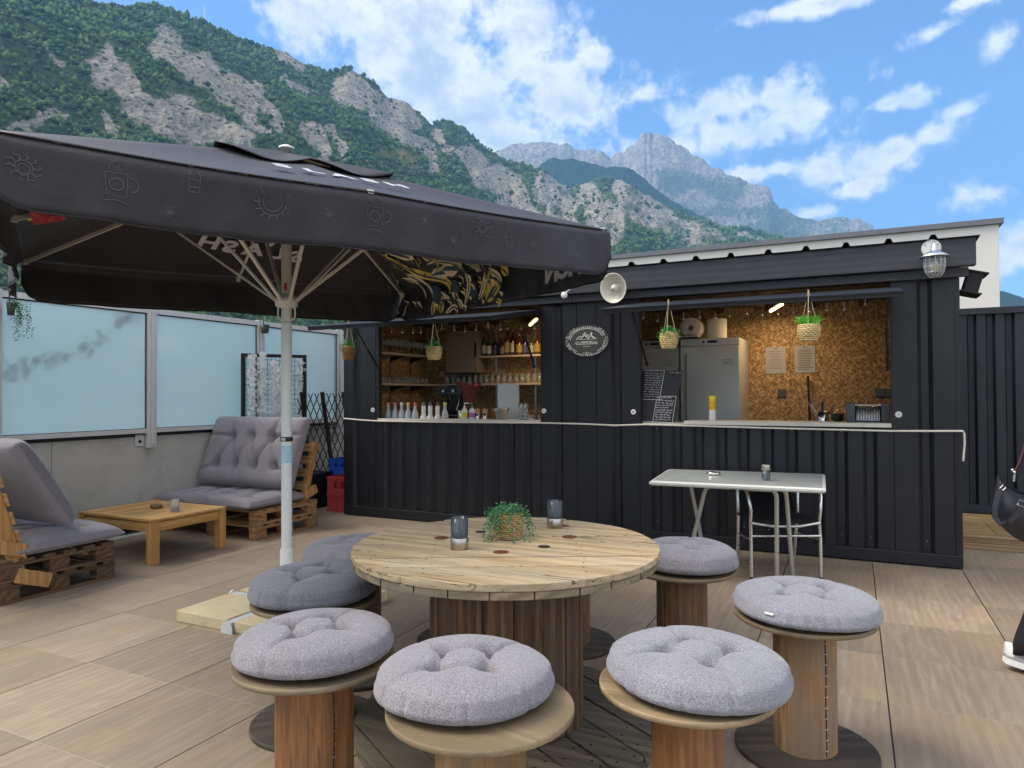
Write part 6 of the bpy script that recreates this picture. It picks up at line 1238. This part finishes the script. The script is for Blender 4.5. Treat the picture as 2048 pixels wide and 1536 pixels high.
for f, x, y in ((crab,48,338),(mug,232,365),(bottle_m,388,352),(horn,545,408),(leafm,655,428),(mug,748,432),(leafm,845,438),(leafm,905,478),(crab,960,452),(bottle_m,1010,470),(leafm,1058,488),(leafm,1140,512),(leafm,340,420)): print_on(3, lambda g, P, n: f(g, P, n, *along(x, y)))
# mirrored lettering seen through from inside, and on the near slope
def plane_of(i): a, b_ = cor[i]+Vector((0,0,ZE)), cor[(i+1) % 4]+Vector((0,0,ZE)); n = (b_-a).cross(APX-a).normalized(); n = n if n.z > 0 else -n; return a+Ul, n, (b_-a).normalized()
p0, n_, e_ = plane_of(1); g = MB(); up_ = n_.cross(e_).normalized(); up_ = up_ if up_.z > 0 else -up_
# corner order 1 -> 2 runs right to left in view, so letters run along +e_ mirrored
for ch, x, y, sz, rot in (('H',418,486,.22,8),('S',460,495,.22,6),('A',507,500,.22,0),('L',556,508,.22,-8),('S',592,515,.22,-14)):
    q = atPlane(x, y, p0-n_*.045, n_)-Ul; Ml = Matrix((e_, up_, e_.cross(up_))).transposed() @ RZ(R(rot)); g.text(ch, sz, Ml, q, bold=.008)
q = atPlane(536, 480, p0-n_*.045, n_)-Ul; g.line([q+up_*.10-e_*.03, q-e_*.02, q-up_*.02-e_*.045, q-up_*.12-e_*.02], .06, n_); g.line([q+up_*.10-e_*.08, q+up_*.06-e_*.14, q+up_*.08-e_*.2], .03, n_)
g.build('inside_lettering', M_ptxt, ub)
p0, n_, e_ = plane_of(3); up_ = n_.cross(e_).normalized(); up_ = up_ if up_.z > 0 else -up_; g = MB(); c_ = p0+n_*.008-Ul
for k, (ch, s) in enumerate((('S',1.20),('L',1.36),('A',1.52),('S',1.68),('H',1.84))): g.text(ch, .18, Matrix((e_, up_, n_)).transposed(), c_+e_*s+up_*.52, bold=.01)
g.build('top_lettering', M_ptxt, ub)
# right side: flowing gold and cream print over slope and valance, cropped word beyond it
M_gold = pbr('gold_print', (.78,.58,.10), .7, var=.2, vs=20); M_crm = pbr('cream_print', (.90,.78,.50), .7, var=.12, vs=20); M_blu = pbr('slate_blue_print', (.06,.09,.13), .7, var=.3, vs=20); M_rp = pbr('red_print', (.50,.02,.03), .7, var=.15, vs=20)
nr = ((cor[0]+cor[1])/2).normalized(); pr0, nr0, er0 = plane_of(0)
def onv(x, y):
    """point of the inner cloth of the right side: valance below its top edge, slope above"""
    q = atPlane(x, y, cor[0]+Ul-nr*.022, nr)
    if q.z > ZE: q = atPlane(x, y, pr0-nr0*.045, nr0)
    return q-Ul
g = MB(); art = [  # strokes: list of pixels, width (m), material 0 gold 1 cream 2 blue
 ([(745,495),(765,512),(790,530),(812,548),(840,560),(862,575),(868,600)],.05,1),([(752,505),(785,520),(820,540),(850,552),(880,556),(900,562),(905,580)],.045,0),([(760,500),(800,508),(835,520),(842,545)],.05,1),
 ([(835,505),(850,512),(868,520),(880,530),(870,545)],.06,0),([(850,530),(880,520),(915,528),(935,545),(940,570),(932,600),(928,615)],.05,1),([(800,555),(830,562),(850,580),(852,600)],.03,1),([(868,560),(890,562),(902,575),(898,590)],.025,0),
 ([(880,536),(905,528),(925,536)],.12,1),([(860,548),(885,540),(905,545)],.08,1),([(970,540),(968,565),(962,590),(955,600)],.035,1),([(985,530),(975,555),(972,580),(962,600)],.03,0),([(975,535),(990,545),(1000,556),(1004,566)],.03,1),([(1000,532),(1010,540),(1017,552)],.05,0),
 ([(995,562),(985,575),(978,590),(970,600)],.10,0),([(1002,560),(992,578),(978,598)],.05,0),([(864,602),(868,615),(862,632)],.06,0),([(880,602),(884,612),(878,626)],.07,0),([(898,620),(906,610),(916,618),(912,630)],.03,1),([(912,598),(922,606),(926,620)],.035,1),([(890,628),(900,618),(912,612)],.03,1),
 ([(855,570),(868,585),(882,598),(890,610)],.10,2),([(900,560),(910,580),(915,600)],.10,2),([(940,560),(948,580),(950,600)],.07,2),([(790,525),(815,535),(838,552)],.05,2),([(880,600),(890,590),(902,600)],.025,1),([(905,585),(912,578)],.02,1),([(938,592),(944,600)],.02,1),([(820,500),(835,508)],.03,1),([(950,510),(975,522),(990,528)],.03,1),([(925,500),(945,518),(962,535)],.05,1)]
for pts, wd, mt in art:
    P = [onv(*p) for p in pts]; Q = []
    for i in range(len(P)-1):
        for k in range(4): Q.append(P[i].lerp(P[i+1], k/4))
    Q.append(P[-1]); Q = [sum((Q[max(0, min(len(Q)-1, i+d_))] for d_ in (-2,-1,0,1,2)), Vector())/5 for i in range(len(Q))]
    wd *= 1.5; g.line(Q, wd, nr, mt); 
    if wd > .04 and mt != 2: g.line([q-nr*.002-Vector((0,0,wd*.12)) for q in Q], wd*.25, nr, 2)
rs = random.Random(12)
for k in range(85):
    x = rs.uniform(760, 1000); y = 505+(x-760)*.12+rs.uniform(0, 95)-max(0, x-900)*.25
    P = [onv(x, y), onv(x+rs.uniform(3,9), y+rs.uniform(2,7)), onv(x+rs.uniform(2,10), y+rs.uniform(8,16))]; g.line([q-nr*.003 for q in P], rs.uniform(.012,.034), nr, rs.choice((0,1,1,2,2)))
g.build('printed_artwork', [M_gold, M_crm, M_blu], ub)
g = MB(); Mx_ = Matrix((-(cor[0]-cor[1]).normalized(), Vector((0,0,1)), nr)).transposed(); ev = (cor[0]-cor[1]).normalized()
for ch, x, y in (('N',1102,546),('O',1124,538),('M',1150,530)): g.text(ch, .19, Matrix((-ev, Vector((0,0,1)), (-ev).cross(Vector((0,0,1))))).transposed(), onv(x, y), bold=.008)
g.line([onv(812,612), onv(810,622), onv(806,634)], .035, nr); g.line([onv(1207,520), onv(1205,532), onv(1204,545)], .025, nr)
g.build('inside_lettering', M_ptxt, ub)
# left side: red print on the slope
pl0, nl, el_ = plane_of(2); g = MB(); 
def onl(x, y): return atPlane(x, y, pl0-nl*.05, nl)-Ul
for k in range(9): y = 414+k*3.1; g.line([onl(58+k*1.0, y+10), onl(90, y+4), onl(130, y-1), onl(168-k*6, y-2)], .10, nl, 0)
for k in range(26): x = 60+rs.uniform(0,90); y = 422+rs.uniform(-4,18); g.line([onl(x,y)-nl*.004, onl(x+5,y-1)-nl*.004], .012, nl, 1)
g.line([onl(150,430), onl(165,426), onl(174,420)], .04, nl, 2); g.line([onl(56,437), onl(62,441)], .04, nl, 2); g.build('printed_artwork', [M_rp, M_ptxt, M_gold], ub)
# base: four slabs in a steel cross
q0 = atZ(360, 1240, 0); bx0, by0 = q0.x-UX, q0.y-UY; M_slab = pbr('sandstone_slab', (.55,.47,.30), .85, var=.12, vs=7, bump=.4, bs=120, grime=.5, gcol=(.38,.24,.08)); hw_ = max(abs(bx0), abs(by0))
for sx in (-1,1):
    for sy in (-1,1): g = MB(); g.b2((sx*.035,sy*.035,0), (sx*hw_,sy*hw_,.07)); g.build('ballast_slab', M_slab, ub, bevel=.006)
M_cw = pbr('white_galv', (.66,.69,.70), .35, .3, var=.06)
g = MB(); g.b2((-.025,-hw_-.02,.0), (.025,hw_+.02,.062)); g.b2((-hw_-.02,-.025,.001), (-.026,.025,.061)); g.b2((.026,-.025,.001), (hw_+.02,.025,.061)); g.build('cross_base', M_cw, ub)
for a, b_ in (((0,-hw_-.022,0),(0,1,0)),((-hw_-.022,0,0),(1,0,0)),((0,hw_+.022,0),(0,-1,0)),((hw_+.022,0,0),(-1,0,0))):
    b_ = Vector(b_); s_x = Vector((0,0,1)).cross(b_); poly = [(-.045,0),(.045,0),(.045,.03),(.028,.065),(0,.078),(-.028,.065),(-.045,.03)]; g = MB(); g.prism(poly, -.004, .004, M=Matrix((s_x, Vector((0,0,1)), -b_)).transposed(), c=a); g.build('end_cap', M_cw, ub)
# ------------------------------------------------------------------ passer-by at the right edge, with a handbag
M_trou = pbr('black_trousers', (.010,.010,.014), .85, var=.2, vs=20, bump=.3, bs=60); M_skin = pbr('skin', (.50,.31,.22), .5, var=.06); M_jack = pbr('dark_coat', (.02,.022,.03), .85, var=.2); M_shoe = pbr('white_trainer', (.66,.67,.64), .5, var=.08, grime=.3, gcol=(.35,.34,.3)); M_hair = pbr('dark_hair', (.03,.018,.01), .6)
def skin_mesh(name, verts, edges, radii, mat, parent, sub=2):
    me = bpy.data.meshes.new(name); me.from_pydata(verts, edges, []); o = bpy.data.objects.new(name, me); COL.objects.link(o); o.parent = parent
    md = o.modifiers.new('skin', 'SKIN'); md.use_smooth_shade = True; sk = me.skin_vertices[0] if me.skin_vertices else None
    if sk is None: me.attributes; 
    for i, r in enumerate(radii): me.skin_vertices[0].data[i].radius = r if isinstance(r, tuple) else (r, r)
    me.skin_vertices[0].data[0].use_root = True; md2 = o.modifiers.new('sub', 'SUBSURF'); md2.levels = sub; md2.render_levels = sub; me.materials.append(mat); return o
def with_skin(name, verts, edges, radii, mat, parent, sub=2):
    me = bpy.data.meshes.new(name); bm = bmesh.new(); lay = bm.verts.layers.skin.verify(); bv = []
    for i, v in enumerate(verts): b_ = bm.verts.new(v); r = radii[i]; b_[lay].radius = r if isinstance(r, tuple) else (r, r); b_[lay].use_root = (i == 0); bv.append(b_)
    for a, b_ in edges: bm.edges.new((bv[a], bv[b_]))
    bm.to_mesh(me); bm.free(); me.materials.append(mat); o = bpy.data.objects.new(name, me); COL.objects.link(o); o.parent = parent
    md = o.modifiers.new('skin', 'SKIN'); md.use_smooth_shade = True; md2 = o.modifiers.new('sub', 'SUBSURF'); md2.levels = sub; md2.render_levels = sub; return o
# local frame: x = walking direction (to the right), trailing foot at the origin
fq = atZ(2014, 1335, 0); pt = thing('person', 'person in black flared trousers and white trainers walking out of view at the right', 'person', (fq.x+.015, fq.y-.11, 0), R(-14))
V = [(.27,.0,.95),(.27,.0,1.10),(.285,0,1.28),(.29,0,1.42),(.295,0,1.50),(.30,0,1.60),(.305,0,1.68),
     (.25,.085,.88),(.17,.09,.50),(.03,.09,.10),(.29,-.085,.88),(.42,-.09,.48),(.50,-.09,.09),
     (.28,.17,1.42),(.22,.23,1.16),(.16,.24,.93),(.28,-.17,1.42),(.33,-.23,1.16),(.44,-.22,.95)]
Ed = [(0,1),(1,2),(2,3),(3,4),(4,5),(5,6),(0,7),(7,8),(8,9),(0,10),(10,11),(11,12),(3,13),(13,14),(14,15),(3,16),(16,17),(17,18)]
Rd = [(.10,.13),(.09,.11),(.095,.12),(.075,.10),.045,(.085,.075),(.07,.065),.08,.052,.035,.08,.052,.035,.040,.034,.027,.040,.034,.027]
with_skin('body', V, Ed, Rd, M_skin, pt)
def hand(P0, d, par):
    P0 = Vector(P0); d = Vector(d).normalized(); sx = Vector((0,1,0)).cross(d).normalized(); vs = [P0, P0+d*.05]; ed = [(0,1)]; rd = [.026, (.032,.016)]
    for k, (o_, L) in enumerate(((-.027,.062),(-.009,.072),(.009,.068),(.026,.052))):
        b0 = P0+d*.06+sx*o_; i = len(vs); vs += [b0, b0+d*L*.5+Vector((0,-.008,0)), b0+d*L*.8+Vector((0,-.026,0))]; ed += [(1,i),(i,i+1),(i+1,i+2)]; rd += [.010,.0085,.0075]
    i = len(vs); vs += [P0+d*.025-sx*.032, P0+d*.05-sx*.045, P0+d*.075-sx*.040]; ed += [(0,i),(i,i+1),(i+1,i+2)]; rd += [.011,.010,.008]
    return with_skin('hand', vs, ed, rd, M_skin, par, 2)
hand((.16,.24,.93), (-.1,.0,-1), pt); hand((.44,-.22,.95), (.25,0,-1), pt)
# trousers: flared lathes along each leg
def trouser(P, rr, name='trousers'):
    rings = []; 
    for (c, r) in zip(P, rr): c = Vector(c); rings.append([c+Vector((r*1.1*math.cos(a), r*math.sin(a), .01*math.sin(3*a)*(c.z < .4))) for a in [2*math.pi*k/28 for k in range(29)]])
    return rings
g = MB(); legA = [(.27,.04,1.0),(.25,.09,.86),(.21,.09,.68),(.165,.09,.50),(.118,.09,.30),(.085,.09,.18),(.072,.09,.10)]; g.grid(trouser(legA, [.13,.105,.09,.074,.076,.080,.086]))
legB = [(.27,-.04,1.0),(.295,-.085,.86),(.35,-.09,.68),(.42,-.09,.50),(.46,-.09,.30),(.49,-.09,.14),(.50,-.09,.045)]; g.grid(trouser(legB, [.13,.105,.09,.078,.085,.10,.108])); g.build('trousers', M_trou, pt, solid=.004)
g = MB(); 
rings = [[Vector((.275+.02*f+rx*math.cos(a), ry*math.sin(a), z)) for a in [2*math.pi*k/32 for k in range(33)]] for f, rx, ry, z in ((0,.15,.20,.84),(0,.145,.19,1.0),(0,.13,.17,1.15),(.3,.145,.19,1.32),(.5,.13,.19,1.42),(.7,.08,.12,1.49),(.8,.06,.065,1.53))]; g.grid(rings)
for P, rr in (([(.285,.12,1.475),(.28,.175,1.42),(.255,.205,1.28),(.215,.235,1.12),(.165,.24,.95)], [.035,.078,.066,.056,.046]), ([(.285,-.12,1.475),(.285,-.175,1.42),(.305,-.205,1.28),(.335,-.235,1.12),(.43,-.222,.965)], [.035,.078,.066,.056,.046])): g.grid(trouser(P, rr))
g.build('coat', M_jack, pt, solid=.004)
def shoe(c, pitch, name='shoe'):
    L, n = .285, 16; P = []; Q = []; M = Matrix.Rotation(R(pitch), 3, 'Y'); c = Vector(c)
    for i in range(n+1):
        f = i/n; x = -.075+L*f; w_ = .036+.016*math.sin(min(1, f*1.25)*math.pi)+(.012 if .55 < f < .9 else 0); w_ *= math.sqrt(max(.02, 1-max(0, (f-.86)/.14)**2)); w_ *= math.sqrt(max(.05, 1-max(0, (.1-f)/.1)**2)); hh = .088-.05*max(0, f-.22)/.78 if f > .22 else .10-.03*abs(f-.1)
        P.append([c+M @ Vector((x, w_*math.cos(a), .030+max(.012, hh-.03)*math.sin(a))) for a in [k*math.pi/10 for k in range(11)]]); Q.append([c+M @ Vector((x, w_*1.12*k, z)) for k, z in ((-1,.032),(-1,.0),(1,.0),(1,.032))])
    g = MB(); g.grid(P); o = g.build(name, M_shoe, pt, solid=.003); g = MB(); g.grid(Q, 0, False); g.build('sole', M_white, o); g = MB()
    for s in (-1,1): g.line([c+M @ Vector((x, s*(w2), z)) for x, w2, z in ((-.03,.048,.045),(.02,.054,.052),(.06,.058,.062),(.09,.056,.075))], .012, (0,s,0))
    g.build('stripe', M_galv, o)
shoe((.015,.09,.03), 7); shoe((.50,-.09,.005), -4)
g = MB(); g.ball((.298,0,1.655), .092, 18, 0, (1.05,.92,1.12)); 
g2 = MB(); g2.lathe([(.04,0),(.098,.03),(.107,.10),(.085,.17),(.02,.20)], 22, (.285,0,1.575)); hr = g2.build('hair', M_hair, pt)
g = MB(); g.ball((.315,0,1.64), .085, 18, 0, (1.05,.88,1.2)); g.tube([(.40,0,1.665),(.422,0,1.63),(.405,0,1.622)], [.010,.015,.010], 8)
g.build('face', M_skin, pt)
g = MB(); 
for s in (-1,1): g.ball((.392,s*.032,1.668), .009, 10)
g.line([(.403,-.025,1.598),(.408,0,1.595),(.403,.025,1.598)], .01, (1,0,0)); g.build('eyes_and_mouth', pbr('dark_eye', (.08,.03,.03), .4), pt)
for s in (-1,1): g = MB(); g.ball((.29,s*.085,1.65), .028, 10, 0, (.7,.35,1.1)); g.build('ear', M_skin, pt)
# handbag
Yb = 4.22; A_ = lambda x, y, Y_=Yb: atY(x, y, Y_)
bg_o = A_(2040, 1040); t = thing('handbag', 'black leather shoulder bag with silver buckles hanging at the right edge', 'bag', bg_o); M_lea = pbr('black_leather', (.012,.014,.022), .35, var=.2, vs=20, bump=.4, bs=160, spec=.7); M_cream2 = pbr('bag_lining', (.25,.20,.13), .8)
L2 = lambda x, y, o=0: A_(x, y, Yb+o)-bg_o
prof = [(1997,957,.055),(1990,985,.075),(1984,1015,.085),(1990,1036,.09),(2010,1052,.085),(2030,1078,.06)]
top = [L2(1997,955), L2(2006,968), L2(2025,982), L2(2046,990), L2(2075,996), L2(2098,985)]; bot_ = [L2(1981,1028), L2(1992,1042), L2(2014,1064), L2(2040,1084), L2(2080,1090), L2(2112,1060)]
rows = []
for i in range(6):
    rows.append([])
    for k in range(13): f = k/12; p = top[i].lerp(bot_[i], f); rows[-1].append(p+Vector((0,-(.02+.065*math.sin(math.pi*min(1, f*.9+.1))*math.sin(math.pi*(i+.6)/6.2)),0)))
back = [[Vector((p.x, -p.y*.7+.01, p.z+(.015 if k < 3 else 0))) for k, p in enumerate(r_)] for r_ in rows]
g = MB(); g.grid(rows); g.grid(back); g.grid([[r_[-1] for r_ in rows], [r_[-1] for r_ in back]]); g.grid([rows[0], back[0]]); g.grid([rows[-1], back[-1]]); g.build('body', M_lea, t, solid=.003, sub=1)
g = MB(); g.grid([[r_[1]*1. + Vector((0,.006,-.01)) for r_ in rows], [r_[1]+Vector((0,.0,-.01)) for r_ in back]]); g.build('lining', M_cream2, t)
g = MB(); g.line([L2(2000,962)-Vector((0,.05,0)), L2(1990,985)-Vector((0,.075,0)), L2(1983,1010)-Vector((0,.09,0)), L2(1983,1030)-Vector((0,.095,0)), L2(1993,1041)-Vector((0,.10,0)), L2(2010,1036)-Vector((0,.12,0)), L2(2030,1014)-Vector((0,.12,0)), L2(2036,1000)-Vector((0,.11,0))], .022, (0,-1,0), 0, False); g.build('side_strap', M_lea, t, solid=.005)
def buckle(c, s, rot): g = MB(); M = frame((1,0,0),(0,0,1)) @ RZ(rot); g.tube([Vector(c)+M @ Vector(p) for p in ((-s,-s*.8,0),(s,-s*.8,0),(s,s*.8,0),(-s,s*.8,0))], .0035, 6, closed=True, smooth=False); g.build('buckle', M_steel, t)
buckle(L2(2000,972)-Vector((0,.075,0)), .010, .9); buckle(L2(2034,1000)-Vector((0,.125,0)), .016, -.4)
g = MB(); g.ball(L2(2040,1022)-Vector((0,.11,0)), .006, 8); g.build('stud', M_steel, t)
g = MB(); a = L2(2026,962)-Vector((0,.02,0)); g.tube([a, a+Vector((.004,0,.035))], .008, 8); g.ball(a+Vector((.004,0,.045)), .011, 8); g.ball(a+Vector((-.004,0,.055)), .009, 8); g.build('clasp', M_steel, t)
g = MB(); g.tube([a+Vector((.006,0,.05)), L2(2038,925)-Vector((0,.02,0)), L2(2050,893), L2(2075,800,.0)], .0075, 8); g.tube([L2(2100,980), L2(2098,900), L2(2088,820), L2(2075,800)], .0075, 8); g.build('shoulder_strap', pbr('plum_leather', (.05,.012,.018), .4), t)
# ------------------------------------------------------------------ the air of the valley
g = MB(); g.b2((-9200,-9200,-7.4), (9200,9200,3300)); m = bpy.data.materials.new('valley_air'); m.use_nodes = True; T = NT(m.node_tree); T.n.clear()
T.l.new(T.new('ShaderNodeVolumePrincipled', {'Color': (.28, .58, 1.0, 1), 'Density': 8e-5, 'Anisotropy': 0.}).outputs[0], T.new('ShaderNodeOutputMaterial').inputs['Volume'])
hz = g.build('haze', m); tag(hz, 'thin blue valley haze between the terrace and the far peaks', 'haze', kind='stuff')
SC.cycles.volume_bounces = 1
